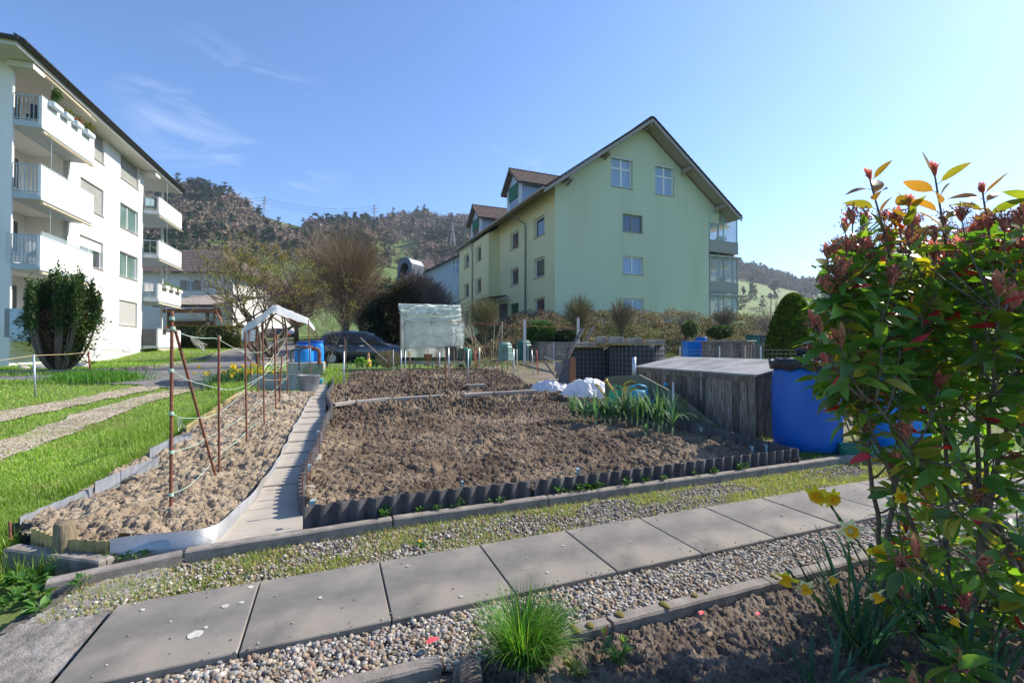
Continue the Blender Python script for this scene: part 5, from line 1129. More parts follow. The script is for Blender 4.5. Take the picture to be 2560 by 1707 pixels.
# balconies at the right end
Bx=GL+.0
def bpt(px,py,y=-1.0): return on(Gf,px,py,y)
bw=on(Gf,1828,600,-.6)[0]
for i,(zt,zb_,top) in enumerate(((870,938,'open'),(1104,1158,'win'),(1310,1360,'win'))):
    _,z1=on(Gf,1815,240+zt/2.352,-.6); _,z0=on(Gf,1815,240+zb_/2.352,-.6)
    b=MB(Gf); b.box(xh+.004,bw,-4.58,.04,z0,z1); bo=b.build('balcony',M['darkpanel' if i==5 else 'trimstone'],gt)
    b=MB(Gf); b.box(xh+.006,bw+.25,-4.58,.12,z0-.36,z0-.22); b.build('floor_slab',M['concrete_pale'],bo)
    b=MB(Gf)
    for x in (xh+.08,xh+(bw-xh)*.5,bw-.08): b.box(x-.04,x+.04,-.04,.02,z1+.002,z1+(2.0 if i==0 else 1.95))
    b.box(xh+.01,bw,-.04,.02,z1+(1.96 if i==0 else 1.93),z1+(2.04 if i==0 else 2.0)); b.build('glazing_frame',M['balcframe' if i==0 else 'trimstone'],bo)
    MB(Gf).box(xh+.02,bw-.05,-.02,-.01,z1+.01,z1+1.94).build('glazing',M['balcglass'],bo); MB(Gf).box(bw-.06,bw-.05,-4.5,-.05,z1+.01,z1+1.94).build('glazing',M['balcglass'],bo)
    b=MB(Gf); b.box(bw-.14,bw+.02,-.5,-.36,z0-.2,z1+2.6); b.build('post',M['trimstone'],bo) if i else None
    P=[onp for onp in []]
    if i<2:
        o,ax,ay=Gf; c0=o+ax*(GL+.1)+ay*(-1.2); b=MB(Gf); b.add([(xh+.1,-4.4,z1+1.9),(xh+.1,-.3,z1+1.9),(bw-.3,-.3,z1+1.25),(bw-.3,-4.4,z1+1.25)],[(0,1,2,3)]); b.build('awning',M['awnyellow'],bo)
    q=np.array([o[0]+ax[0]*(xh+(bw-xh)*.6)+ay[0]*-.6,o[1]+ax[1]*(xh+(bw-xh)*.6)+ay[1]*-.6,z1-.2]); n=160; t=thing('potted_plant',q,'dark bushy plant standing on the %s balcony of the green house'%['top','middle','lowest'][i],'plant'); MB().lathe(q,[(.12,0),(.17,.3)],12).build('pot',M['terracotta'],t); mb=MB(); pp=unit(rng.normal(0,1,(n,3)))*rng.random((n,1))**.4*[.4,.4,.22]+q+[0,0,.5]; scatter_leaves(mb,pp,unit(rng.normal(0,1,(n,3))),np.full(n,.16),pick([(.04,.1,.03),(.07,.14,.05)],n),[SMALL]); mb.build('foliage',M['leafcol'],t)
# ---------------------------------------------------------------- grey house behind, turret, far left house
Hf=frame(0,0,1,.42,1); o=np.array(W(1151+2,700,57)[:2]); Hf=(o,Gf[1],Gf[2])
ht=thing('house',(o[0]-6,o[1],3),'pale grey gabled house partly hidden behind the green house','building')
def hp(px,py): return on(Hf,px,py)
xl,zl=hp(900+350/2.352,240+1045/2.352); xr2,zr2=hp(900+640/2.352,240+905/2.352); s2=(zr2-zl)/(xr2-xl)
wins=[]
for a,b,t,bt in ((540,587,958,1045),(571,588,1110,1160)):
    x0,z1=hp(900+a/2.352,240+t/2.352);x1,z0=hp(900+b/2.352,240+bt/2.352); wins.append((x0,x1,z0,z1))
m=MB(Hf); wall(m,xl+.5,xr2+3,1,zr2+4,wins,dep=.15,clips=[(-s2,1,zl-s2*xl-.2)]); m.add([(xl+.5,0,1),(xl+.5,-12,1),(xl+.5,-12,zl-.1),(xl+.5,0,zl-.1)],[(0,1,2,3)]); m.build('wall',M['greyhouse'],ht)
for i,h in enumerate(wins): window(ht,Hf,h,dep=.15,pane='curtain',mull=1 if i==0 else 0,trans=.6 if i==0 else 0,fw=.12)
m=MB(Hf); 
P=[(xl-.4,.6,zl-.4*s2),(xr2+3,.6,zr2+3*s2),(xr2+3,-14,zr2+3*s2),(xl-.4,-14,zl-.4*s2)]; Q=[(x,y,z-.25) for x,y,z in P]; m.add(P+Q,[(0,1,2,3),(7,6,5,4),(0,4,5,1),(1,5,6,2),(2,6,7,3),(3,7,4,0)]); m.build('roof',M['roofdark'],ht)
# gable dormer roof of that house (tiled)
def tiledroof(par,P,nx,ny,m='rooftile'):    # P: eave-left, eave-right, ridge-right, ridge-left world points
    P=np.array(P,float); mb=MB(); 
    for j in range(ny):
        for i in range(nx):
            a,b,c,d=[(i)/nx,(i+.92)/nx,j/ny,(j+1.15)/ny]; f=lambda u,v:(P[0]*(1-u)+P[1]*u)*(1-v)+(P[3]*(1-u)+P[2]*u)*v
            up=np.array([0,0,.05]); V=[f(a,c)+up,f(b,c)+up,f(b,d)+up*.1,f(a,d)+up*.1,f(a,c)-up*.3,f(b,c)-up*.3]; mb.add(V,[(0,1,2,3),(4,5,1,0)])
    mb.add(P-[0,0,.03],[(0,1,2,3)]); return mb.build('roof',M[m],par)
Yd=60
tiledroof(ht,[W(1049,672,Yd),W(1094,672,Yd+1),W(1078,650,Yd+4),W(1031,650,Yd+3)],14,8)
mb=MB(); mb.add([W(1020,700,Yd-.5),W(1052,700,Yd),W(1049,674,Yd),W(1031,652,Yd),W(1024,674,Yd-.5)],[(0,1,2,3,4)]); mb.build('dormer',M['turret'],ht)
tt=thing('chapel_turret',W(1010,760,52),'dark grey metal hooded turret with arched hollow behind the brown bush','turret')
mb=MB(); pr=[(993,760),(993,676),(998,656),(1010,641),(1022,646),(1029,658),(1029,760)]; inn=[(998,760),(998,682),(1003,664),(1010,656),(1018,660),(1023,672),(1023,760)]
A=[W(px,py,52) for px,py in pr];B=[W(px,py,52)+np.array([1.0,2.2,0]) for px,py in pr];I=[W(px,py,52) for px,py in inn];J=[W(px,py,52)+np.array([.5,1.2,0]) for px,py in inn]; n=7
mb.add(A+B+I+J,[(i,i+1,n+i+1,n+i) for i in range(n-1)]+[(i,2*n+i,2*n+i+1,i+1) for i in range(n-1)]+[(2*n+i,3*n+i,3*n+i+1,2*n+i+1) for i in range(n-1)]+[tuple(range(3*n,4*n))]); mb.build('hood',M['turret'],tt)
mb=MB(); mb.obox(W(1011,735,52)+[.5,1.3,0],(1.4,1.0,4.5)); mb.build('shaft',M['greyhouse'],tt)
# far left house with dark tiled roof
f1=thing('house',W(520,800,44),'pale house with dark tiled roof and shutters behind the hedge at the left','building')
Ff=frame(*W(418,780,42)[:2],1,.10,1); Ff=(Ff[0],Ff[1],Ff[2] if Ff[2][1]<0 else -Ff[2])
def fp_(px,py): return on(Ff,px,py)
x1,_=fp_(583,700); _,ze=fp_(500,683); 
wh=[]
for a,b,t,bt in ((469,484,701,726),(447,0,0,0)):
    if b: q0=fp_(a,t);q1=fp_(b,bt); wh.append((q0[0],q1[0],q1[1],q0[1]))
m=MB(Ff); wall(m,-3,x1,.8,ze,wh,dep=.1); m.add([(x1,0,.8),(x1+1.5,-12,.8),(x1+1.5,-12,ze),(x1,0,ze)],[(0,1,2,3)]); m.build('wall',M['cream'],f1); 
for h in wh:
    window(f1,Ff,h,dep=.1,mull=1,fw=.05)
    for s in (-1,1): xx=h[0]-.62 if s<0 else h[1]+.04; MB(Ff).box(xx,xx+.58,.005,.045,h[2],h[3]).build('shutter',M['eave'],f1)
P=lambda x,y,z:(Ff[0][0]+Ff[1][0]*x+Ff[2][0]*y,Ff[0][1]+Ff[1][1]*x+Ff[2][1]*y,z)
tiledroof(f1,[P(-3,.7,ze),P(x1+1,.7,ze),P(x1-4,-5.5,ze+3.2),P(-3,-5.5,ze+3.2)],34,14); 
mb=MB(); mb.add([P(x1+1,.7,ze),P(x1+2.4,-12,ze),P(x1-4,-5.5,ze+3.2)],[(0,1,2)]); mb.build('roof_hip',M['rooftile'],f1)
# carport with brown timber roof
ct=thing('carport',W(440,800,36),'open timber carport with dark corrugated roof behind the hedge','carport')
def rbox(p0,p1,Yn,dp,m,name,par): a=W(p0[0],p0[1],Yn);b=W(p1[0],p1[1],Yn); mb=MB(); mb.box(min(a[0],b[0]),max(a[0],b[0]),Yn,Yn+dp,min(a[2],b[2]),max(a[2],b[2])); return mb.build(name,M[m],par)
mb=MB(); a=W(380,764,36);b=W(533,764,36); 
mb.slab([a,b,b+[1.2,5,1.3],a+[0,5,1.3]],.12); mb.build('roof',M['roofdark'],ct)
mb=MB(); n=26
for i in range(n): t=i/n; q=a*(1-t)+b*t; mb.obox(q+[.1,2.5,.75],(.12,5.4,.05),rx=.25)
mb.build('roof_ribs',M['eave'],ct)
rbox((405,772),(540,782),36,.12,'brownwood','fascia',ct); rbox((417,797),(520,800.5),37.5,.1,'blindwhite','rail',ct); rbox((417,802),(535,816),39,.1,'brownwood','back_wall',ct)
for px in (417,516,534): rbox((px-2.4,776),(px+2.4,875),36.1,.2,'wood','post',ct)
mb=MB(); a=W(533,764,36); b=W(558,808,36); mb.add([a,W(541,776,36),W(556,812,37.5),W(553,800,41)+[0,0,1]],[(0,1,2,3)]); mb.build('gable_boards',M['brownwood'],ct)
# lower beige wall at left house
# ================================================================ HILLS, FOREST, TREES
# forest on the hillsides
def ispx(x,y,z): p=proj(np.stack([x,y,z],-1)); return p[0],p[1]
n=60000; Yv=150+(1500-150)*rng.random(n)**.75; k=rng.uniform(-1.05,1.25,n); x=k*Yv; z=gz(x,Yv); px,py=ispx(x,Yv,z)
sky=np.interp(px,SKX,SKY)
yr=np.interp(px,[-900,600,900,1000,1200,1700,2600],[620,620,700,950,950,1000,1300])
f=np.zeros(n,bool)
A=(px<930)&(py<735)&~((px>600)&(px<940)&(py>662+10*np.sin(px/9))&(py<770)); A&=~((px>622)&(px<765)&(py<sky+16+.20*(px-622))&(py<sky+28)); f|=A
B=(px>=930)&(px<1075)&(py<612+6*np.sin(px/11))&~((px>1000)&(py>588)&(py<606)&(px<1045)); f|=B
f|=(px>=1060)&(px<1260)&(py<690)&~((px>1085)&(px<1175)&(py<sky+8)&(px>1100))
Rr_=(px>1700)&(py<np.interp(px,[1700,1826,2016,2200,2600],[690,697,733,735,735])); f|=Rr_
f|=(px>-700)&(px<430)&(py<760)
tl=(px>930)&(px<1240)&(np.abs(py-(640+.10*(px-930)))<3)|(px>930)&(px<1240)&(np.abs(py-668)<2.5); f|=tl&(rng.random(n)<.6)
f|=(px>1800)&(rng.random(n)<.035)&(py>733)&(py<800)
f&=(Yv<yr+25)
keep=f&(rng.random(n)<np.clip((Yv/600),.35,1)); x=x[keep];Yv=Yv[keep];z=z[keep];px=px[keep];py=py[keep]; m=len(x)
con=(fbm(x/55,Yv/55,3,61)>.56)|((px<470)&(rng.random(m)<.12)); con=con^(rng.random(m)<.10); con|=((px>1800)&(rng.random(m)<.65)); con|=((px>960)&(px<1072)&(py<545))
mb=MB()
# bare trees: clouds of small facets, conifers: ragged cones
def cloud(nf,seed,kind):
    r=np.random.default_rng(seed); 
    if kind=='bare': q=r.normal(0,1,(nf,3)); q=q/np.linalg.norm(q,axis=1)[:,None]*r.random((nf,1))**.45*[.42,.42,.45]+[0,0,.55]; s=.085
    else: zz=r.random(nf)**1.4; a=r.uniform(0,6.28,nf); rad=(1-zz)*.24*r.uniform(.6,1.1,nf); q=np.stack([rad*np.cos(a),rad*np.sin(a),.08+zz*.92],-1); s=.085
    V=(q[:,None]+r.normal(0,s,(nf,4,3))*([1,1,.8] if kind=='bare' else [1,1,.8])); return V.reshape(-1,3),np.arange(nf*4).reshape(-1,4)
for kk in range(6):
    for c_,kind in ((False,'bare'),(True,'con')):
        s=(con==c_)&(rng.integers(0,6,m)==kk)
        if not s.any(): continue
        q=int(s.sum()); v,ff=cloud(26,kk+(9 if c_ else 0),kind); H=(rng.uniform(12,22,q) if c_ else rng.uniform(10,17,q))*np.clip(Yv[s]/520,.6,1.25)
        a=rng.uniform(0,6.28,q); Mx=np.zeros((q,3,3)); Mx[:,0,0]=Mx[:,1,1]=np.cos(a);Mx[:,0,1]=-np.sin(a);Mx[:,1,0]=np.sin(a);Mx[:,2,2]=1; Mx*=H[:,None,None]
        pat=fbm(x[s]/45,Yv[s]/45,3,88)[:,None]
        base=pick([(.022,.046,.020),(.03,.055,.024),(.04,.06,.03)],q,.3) if c_ else pick([(.25,.17,.13),(.29,.205,.155),(.22,.16,.125),(.27,.21,.145),(.24,.20,.125)],q,.3)*(.7+.6*pat)
        mb.inst(v,ff,Mx,np.stack([x[s],Yv[s],z[s]-.5],-1),base)
mb.build('forest',M['forest'],kind='stuff',label='brown leafless forest mixed with dark conifers covering the hillsides',cat='forest')
# hillside farmhouse, pylons
p=W(656,545,560); z=float(gz(p[0],560)); t=thing('farmhouse',(p[0],560,z),'tiny white farmhouse with a pale roof on the grassy ridge below the left pylon','building'); mb=MB(); mb.obox((p[0],560,z+2.5),(9,7,5.4)); mb.build('wall',M['cream'],t)
mb=MB(); cx=p[0]; mb.add([(cx-5.5,556,z+5),(cx+5.5,556,z+5),(cx+5.5,564,z+5),(cx-5.5,564,z+5),(cx-5.5,560,z+8),(cx+5.5,560,z+8)],[(0,1,5,4),(2,3,4,5),(1,2,5),(3,0,4),(3,2,1,0)]); mb.build('roof',M['concrete_pale'],t)
mb=MB(); mb.obox((cx+14,562,z+1),(9,5,3)); mb.build('shed',M['cream'],t)
def pylon(px,pyt,pyb,Y,label):
    a=W(px,pyb,Y);H=W(px,pyt,Y)[2]-a[2]; mb=MB(); w0=H*.10; r=H*.007
    def at(h,sx,sy): w_=w0*(1-h)+.25*w0*h if h<.6 else w0*(.55-.5*(h-.6)); w_=np.interp(h,[0,.55,1],[w0,w0*.35,w0*.06]); return a+[sx*w_,sy*w_,h*H]
    hs=np.linspace(0,1,11)
    for sx in(-1,1):
        for sy in(-1,1): mb.tube([at(h,sx,sy) for h in hs],r,4,cap=False)
    for i in range(10):
        for (s1,s2) in (((-1,-1),(1,-1)),((1,-1),(-1,-1)),((-1,1),(1,1)),((-1,-1),(-1,1)),((1,-1),(1,1))): mb.tube([at(hs[i],*s1),at(hs[i+1],*s2)],r*.6,3,cap=False)
    t=thing('pylon',a,label,'pylon'); mb.build('mast',M['pylon'],t)
    for h,wd in ((.62,.20),(.76,.17),(.90,.12)):
        mb=MB(); mb.tube([a+[-wd*H,0,h*H],a+[wd*H,0,h*H]],r,4); mb.tube([a+[-wd*H,0,h*H],a+[0,0,(h+.06)*H]],r*.6,3); mb.tube([a+[wd*H,0,h*H],a+[0,0,(h+.06)*H]],r*.6,3); mb.build('crossarm',M['pylon'],t)
    return [a+[s*wd*H,0,h*H] for h,wd in ((.62,.20),(.76,.17),(.90,.12)) for s in (-1,1)]
A1=pylon(661,490,540,600,'lattice power pylon on the ridge above the farmhouse')
A2=pylon(936,510,563,720,'lattice power pylon right of the bare round tree top')
A3=pylon(1132,553,612,520,'lattice power pylon standing before the wooded hill by the green house')
A4=[q+[-420,60,30] for q in A1]
for grp,(S,T) in (('left',(A4,A1)),('middle',(A1,A2))):
    for i in range(6):
        t=np.linspace(0,1,24)[:,None]; P=S[i]*(1-t)+T[i]*t; P[:,2]-=4*18*(t*(1-t))[:,0]*.5; MB().tube(P,.10,3,cap=False).build('power_line',M['wiredark'],label='thin power line strung between the ridge pylons',cat='power line',group='power lines over the ridge')
# distant valley buildings at the right
for (px0,px1,pt,pb,Y,m_,lab) in [(1838,1900,775,786,330,'darkwood','dark roofed barn on the meadow slope at the far right'),(1830,1880,800,812,300,'whitepaint','low white building in the valley behind the ivy bank'),(1905,1960,806,816,300,'whitepaint','long white roof in the valley right of the first')]:
    a=W(px0,pb,Y);b=W(px1,pt,Y); zg=min(a[2],float(gz(a[0],Y))-1); t=thing('barn',(a[0],Y,zg),lab,'building'); h=b[2]-a[2]; mb=MB(); mb.box(a[0],b[0],Y,Y+9,zg,a[2]+h*.45); mb.build('wall',M['eave' if m_=='darkwood' else 'cream'],t); mb=MB(); x0,x1=a[0]-1,b[0]+1; zt=a[2]+h*.45; mb.add([(x0,Y-1,zt),(x1,Y-1,zt),(x1,Y+10,zt),(x0,Y+10,zt),(x0,Y+4.5,b[2]),(x1,Y+4.5,b[2])],[(0,1,5,4),(2,3,4,5),(1,2,5),(3,0,4),(3,2,1,0)]); mb.build('roof',M[m_ if m_=='darkwood' else 'cream'],t)
# ---------------------------------------------------------------- bare trees
XMIN=-1e9
def limb(mb,p,d,L,r,depth,ends,wander=.25,col=(1,1,1),up=.1,split=(2,3),sp=(.35,.7),ratio=(.62,.82),seg=5,minr=.004,kink=1.):
    P=[np.array(p)]; D=unit(np.array(d,float))
    for i in range(seg):
        D=unit(D+rng.normal(0,wander*kink,3)/seg**.5+np.array([0,0,up/seg])); P.append(P[-1]+D*L/seg)
    r1=max(minr,r*random.uniform(.6,.72)); mb.tube(P,np.linspace(r,r1,seg+1),7 if r>.03 else 5 if r>.012 else 3,cap=False,col=col if mb.hc or col!=(1,1,1) else None)
    if proj(P[-1])[0]<XMIN+random.uniform(0,60): return
    if depth==0: ends.append((P[-1],D,P)); return
    ends_n=random.randint(*split)
    for k in range(ends_n):
        j=seg if k<2 else random.randint(2,seg); q=P[j]; a=random.uniform(*sp); nd=around(D[None],np.array([a]),np.array([random.uniform(0,6.28)]))[0]
        limb(mb,q,nd,L*random.uniform(*ratio),r1*random.uniform(.7,.9),depth-1,ends,wander,col,up,split,sp,ratio,seg,minr,kink)
# 1 lichen covered gnarled tree
def gnarled(px,py,Y,topz,spread,label,nst,leaf=True,seed=3,depth=4,r0=.10,leanx=0,cols=None,name='bare_tree'):
    global rng; random.seed(seed); rng=np.random.default_rng(seed); b=W(px,py,Y); b[2]=float(gz(b[0],b[1])); t=thing(name,b,label,'tree'); mb=MB(); ends=[]; L=(topz-b[2])
    limb(mb,b-[0,0,.1],(.05+leanx,0,1),L*.16,r0,0,[],.1)
    for i in range(nst):
        a=i*2*math.pi/nst+random.uniform(-.3,.3); e=random.uniform(.2,.85); d=(math.cos(a)*math.sin(e)*spread+leanx,math.sin(a)*math.sin(e)*spread,math.cos(e))
        limb(mb,b+[0,0,L*.08],d,L*.27,r0*.62,depth,ends,.42,up=.30,sp=(.3,.75),ratio=(.66,.86),split=(2,3),kink=1.0,minr=.006)
    mb.build('trunk',M['bark'],t,smooth=True)
    if leaf:
        q=[];dd=[]; 
        for e,D,P in ends:
            for p_ in P[1:]:
                if random.random()<.5: q.append(p_+rng.normal(0,.03,3)); dd.append(D+rng.normal(0,.6,3))
        q=np.array(q);dd=unit(np.array(dd)); q=np.repeat(q,3,0)+rng.normal(0,.045,(len(q)*3,3)); dd=unit(np.repeat(dd,3,0)+rng.normal(0,.6,(len(dd)*3,3)))
        mb=MB(); scatter_leaves(mb,q,dd,rng.uniform(.04,.085,len(q)),pick(cols or [(.30,.27,.035),(.36,.30,.05),(.22,.23,.04),(.24,.17,.03)],len(q)),[SMALL]); mb.build('buds',M['leafcol'],t)
    return t
XMIN=455
gnarled(674,905,17.6,5.6,1.0,'gnarled spreading tree with yellow lichen and budding twigs behind the white plastic canopy',6,True,11,5,.12,.1)
gnarled(648,908,17.0,5.5,.95,'leaning lichen covered tree at the left, in front of the pale house',5,True,23,5,.11,-.12)
gnarled(812,908,14.2,3.1,.8,'small bare fruit tree with pale twigs in front of the dark blue car',4,False,31,4,.035,.25)
XMIN=-1e9
# 2 big round pollarded tree
def roundtree(px,py,Y,z0,zc,rad,n,label,seed,cols,trunkr=.2,r1=.006,name='bare_tree',cat='tree',low=-.35,sq=1.0,depthsq=1.,wand=.06):
    global rng; random.seed(seed); rng=np.random.default_rng(seed); b=W(px,py,Y); b[2]=float(gz(b[0],b[1])) if z0 is None else z0; t=thing(name,b,label,cat)
    mb=MB(); top=b+[0,0,(zc-b[2])*.7]; mb.tube([b-[0,0,.1],b+[.05,0,(zc-b[2])*.35],top],[trunkr,trunkr*.8,trunkr*.6],8,col=(.10,.08,.055))
    c=np.array([b[0],b[1],zc]); lm=[]
    for i in range(14):
        a=i*2.4; e=random.uniform(.25,1.3); d=np.array([math.cos(a)*math.sin(e),math.sin(a)*math.sin(e)*depthsq,math.cos(e)]); q=top+d*rad*.45; P=bez(b+[0,0,(zc-b[2])*random.uniform(.25,.6)],top+d*rad*.1,top+d*rad*.3,q,7); mb.tube(P,np.linspace(trunkr*.4,trunkr*.16,7),6,cap=False,col=(.09,.07,.05)); lm.append(P)
    LP=np.concatenate(lm); mb.build('trunk',M['twig'],t,smooth=True); mb=MB()
    for i in range(n):
        d=unit(rng.normal(0,1,3)); 
        if d[2]<low: d[2]=abs(d[2])*.6
        d=unit(d); R_=rad*random.uniform(.75,1.04)*(1+.08*math.sin(d[0]*5+seed)); tip=c+d*R_*np.array([1,depthsq,sq]); s=LP[random.randrange(len(LP))]; s=s+rng.normal(0,rad*.03,3)
        P=bez(s,s+(tip-s)*.35+[0,0,-.02*rad],s+(tip-s)*.7+[0,0,.08*rad],tip,6)+rng.normal(0,wand*rad*.12,(6,3)); cc=cols[random.randrange(len(cols))]
        mb.tube(P,np.linspace(r1*1.8,r1*.55,6),3,cap=False,col=cc)
        if random.random()<.5:
            j=random.randint(2,4); q=P[j]; e=P[j]+unit(tip-s+rng.normal(0,.4*rad,3))*rad*random.uniform(.2,.45); mb.tube([q,(q+e)/2+rng.normal(0,.02*rad,3),e],[r1,r1*.8,r1*.5],3,cap=False,col=cc)
    mb.build('crown',M['twig'],t); return t
BR=[(.24,.165,.10),(.30,.21,.13),(.18,.125,.085),(.34,.26,.14)]
roundtree(862,880,27,None,5.4,2.9,1900,'large round crowned bare tree with dense fine twigs behind the dark car',5,BR,.26,.0062,sq=1.15)
roundtree(1210,845,23.5,None,2.75,.98,620,'round clipped bare shrub left of the downpipe of the green house',6,[(.26,.22,.09),(.22,.18,.08),(.17,.13,.07),(.3,.27,.12)],.05,.007,'bare_shrub','shrub',-.6,1.05)
roundtree(1447,840,23.2,None,2.75,.98,560,'round clipped bare shrub at the corner of the green house',8,[(.28,.25,.10),(.22,.19,.09),(.16,.12,.07)],.05,.007,'bare_shrub','shrub',-.6,1.05)
roundtree(1553,835,23.4,None,2.7,.80,330,'looser bare shrub in front of the lowest gable window',9,[(.24,.19,.10),(.18,.14,.09)],.04,.007,'bare_shrub','shrub',-.3,1.15)
roundtree(1715,845,22.8,None,2.3,.50,130,'thin twiggy shrub near the right end of the gable',10,[(.24,.18,.12)],.03,.006,'bare_shrub','shrub',.0,1.2)
roundtree(1812,840,24,None,2.6,.62,190,'fan shaped bare shrub beneath the balconies of the green house',12,[(.2,.16,.11),(.15,.12,.09)],.03,.008,'bare_shrub','shrub',.0,1.1)
roundtree(1040,850,33,None,4.4,2.6,1700,'brownish bare bush in front of the grey house',14,[(.30,.19,.14),(.25,.16,.12),(.34,.24,.17)],.12,.014,'bare_shrub','shrub',-.3,.85)
roundtree(1090,850,31,None,3.4,2.0,420,'sparse dark twigged bush beside the brown one',15,[(.14,.11,.10)],.10,.012,'bare_shrub','shrub',-.2,1.)
roundtree(740,872,38,None,4.8,3.6,650,'purplish brown bare tree behind the gnarled one',16,[(.22,.15,.12),(.17,.12,.10)],.22,.018,low=-.3)
roundtree(900,860,45,None,5.5,4.0,600,'bare brown tree behind the large round crowned one',17,[(.20,.14,.11),(.16,.11,.09)],.2,.02,low=-.3)
roundtree(2450,800,58,None,12.5,5.0,900,'tall fine twigged bare tree far behind the red tipped shrub',18,[(.34,.33,.34),(.28,.27,.28)],.2,.02,low=-.3,sq=1.3)
roundtree(2620,800,50,None,11,5.0,700,'second tall fine twigged bare tree at the right edge',19,[(.34,.33,.34)],.2,.02,low=-.3,sq=1.3)
roundtree(1930,850,16,None,1.9,1.0,90,'sparse bare bush behind the dark boxes at the right',20,[(.20,.15,.13)],.02,.006,'bare_shrub','shrub',.0,1.)
# ---------------------------------------------------------------- dense foliage volumes
def foliage(name,label,cat,pts_fn,n,l,cols,trunk=None,mt='leafcol',tm=[SMALL],dirs=None,group=None,seed=1):
    global rng; rng=np.random.default_rng(seed); P,Nn=pts_fn(n); b=np.array([P[:,0].mean(),P[:,1].mean(),P[:,2].min()]); t=thing(name,b,label,cat,group)
    mb=MB(); D=unit(Nn*.6+rng.normal(0,.7,P.shape)+np.array([0,0,.4])) if dirs is None else dirs(P,Nn); scatter_leaves(mb,P,D,rng.uniform(.6,1.2,len(P))*l,pick(cols,len(P),.3),tm); mb.build('foliage',M[mt],t)
    if trunk: trunk(t)
    return t
def ell(c,r,lo=-1,shell=.5,lump_=.25,seed=0):
    def f(n):
        d=unit(rng.normal(0,1,(n,3))); d=d[d[:,2]>lo]; k=(1+lump_*(fbm(d[:,0]*2.5+seed+5,d[:,1]*2.5+d[:,2]*2+5,3,seed)-.5)*2); s=(shell+(1-shell)*rng.random(len(d))**.5); return np.array(c)+d*np.array(r)*(k*s)[:,None],d
    return f
def at_(px,py,Y,dz=0): p=W(px,py,Y); return p+[0,0,dz]
# columnar conifer by the white block: bare stems below, green above
def conifer_white():
    global rng; rng=np.random.default_rng(4); random.seed(4); b=RT(150,928); Yb=b[1]; t=thing('conifer',b,'big dark columnar conifer with bare fanned stems against the white block','conifer')
    top=W(175,690,Yb)[2]; H=top-b[2]; mb=MB(); P=[];D=[]
    wd=abs(W(83,800,Yb)[0]-W(250,800,Yb)[0])/2
    for i in range(46):
        a=random.uniform(0,6.28); u=random.random()**.5; ex=math.cos(a)*u*wd*.86; ey=math.sin(a)*u*wd*.8; zt=b[2]+H*(1.-.22*u*u)*random.uniform(.86,1.03)
        e=np.array([b[0]+.12+ex,b[1]+ey,zt]); s=b+[ex*.18,ey*.18,0]; m1=b+[ex*1.0,ey*1.0,H*.18]; Q=bez(s,m1,np.array([e[0]*1.0,e[1],b[2]+H*.6]),e,12); mb.tube(Q,np.linspace(.05,.012,12),5,cap=False)
        for k in range(7,12):
            w_=.26*(1-.05*k); q=rng.normal(0,1,(90,3))*[w_*.32,w_*.32,.17]+Q[k]; P.append(q); D.append(np.tile([ex*.3,ey*.3,1.],(90,1)))
    for k in range(30):   # low side foliage
        a=random.choice([-1,1])*random.uniform(.0,.5)+random.choice([0,math.pi]); hh_=random.uniform(.1,.6); q=b+[math.cos(a)*wd*(.55+.45*hh_),math.sin(a)*wd*.5,H*hh_]; P.append(rng.normal(0,1,(70,3))*[.16,.16,.10]+q); D.append(np.tile([math.cos(a),math.sin(a),.4],(70,1)))
    nb=9000; a=rng.uniform(0,6.28,nb); u=rng.random(nb)**.6; hz_=rng.uniform(.10,.62,nb); rr=wd*.75*(.35+hz_)*u; PB_=np.stack([b[0]+.1+rr*np.cos(a),b[1]+rr*np.sin(a)*.9,b[2]+H*hz_],-1); bm_=MB(); scatter_leaves(bm_,PB_,unit(rng.normal(0,.6,(nb,3))+[0,0,1.]),rng.uniform(.05,.14,nb),pick([(.15,.09,.055),(.20,.13,.08),(.10,.07,.045)],nb,.3),[SMALL]); bm_.build('dry_foliage',M['leafcol'],t)
    mb.build('trunk',M['stem'],t,smooth=True); P=np.concatenate(P);D=np.concatenate(D); mb=MB(); scatter_leaves(mb,P,unit(unit(D)+rng.normal(0,.45,P.shape)),rng.uniform(.07,.15,len(P)),pick([(.035,.085,.03),(.05,.11,.035),(.07,.12,.03),(.10,.12,.04)],len(P),.3),[SMALL]); mb.build('foliage',M['leafcol'],t)
conifer_white()
for i,(px,py,r) in enumerate([(103,924,.22),(120,922,.17),(163,924,.20),(205,919,.22),(60,925,.15),(140,926,.12)]):
    c=RT(px,py); v,f=lump(c+[0,0,.05],r,1.25,1,.7,16,i+20,.25); MB().add(v,f).build('boulder',M['rockpale'],smooth=True,label='%s rounded pale boulder in the row at the foot of the columnar conifer'%['big','second','long','rightmost','leftmost','small'][i],cat='rock',group='boulders below the conifer')
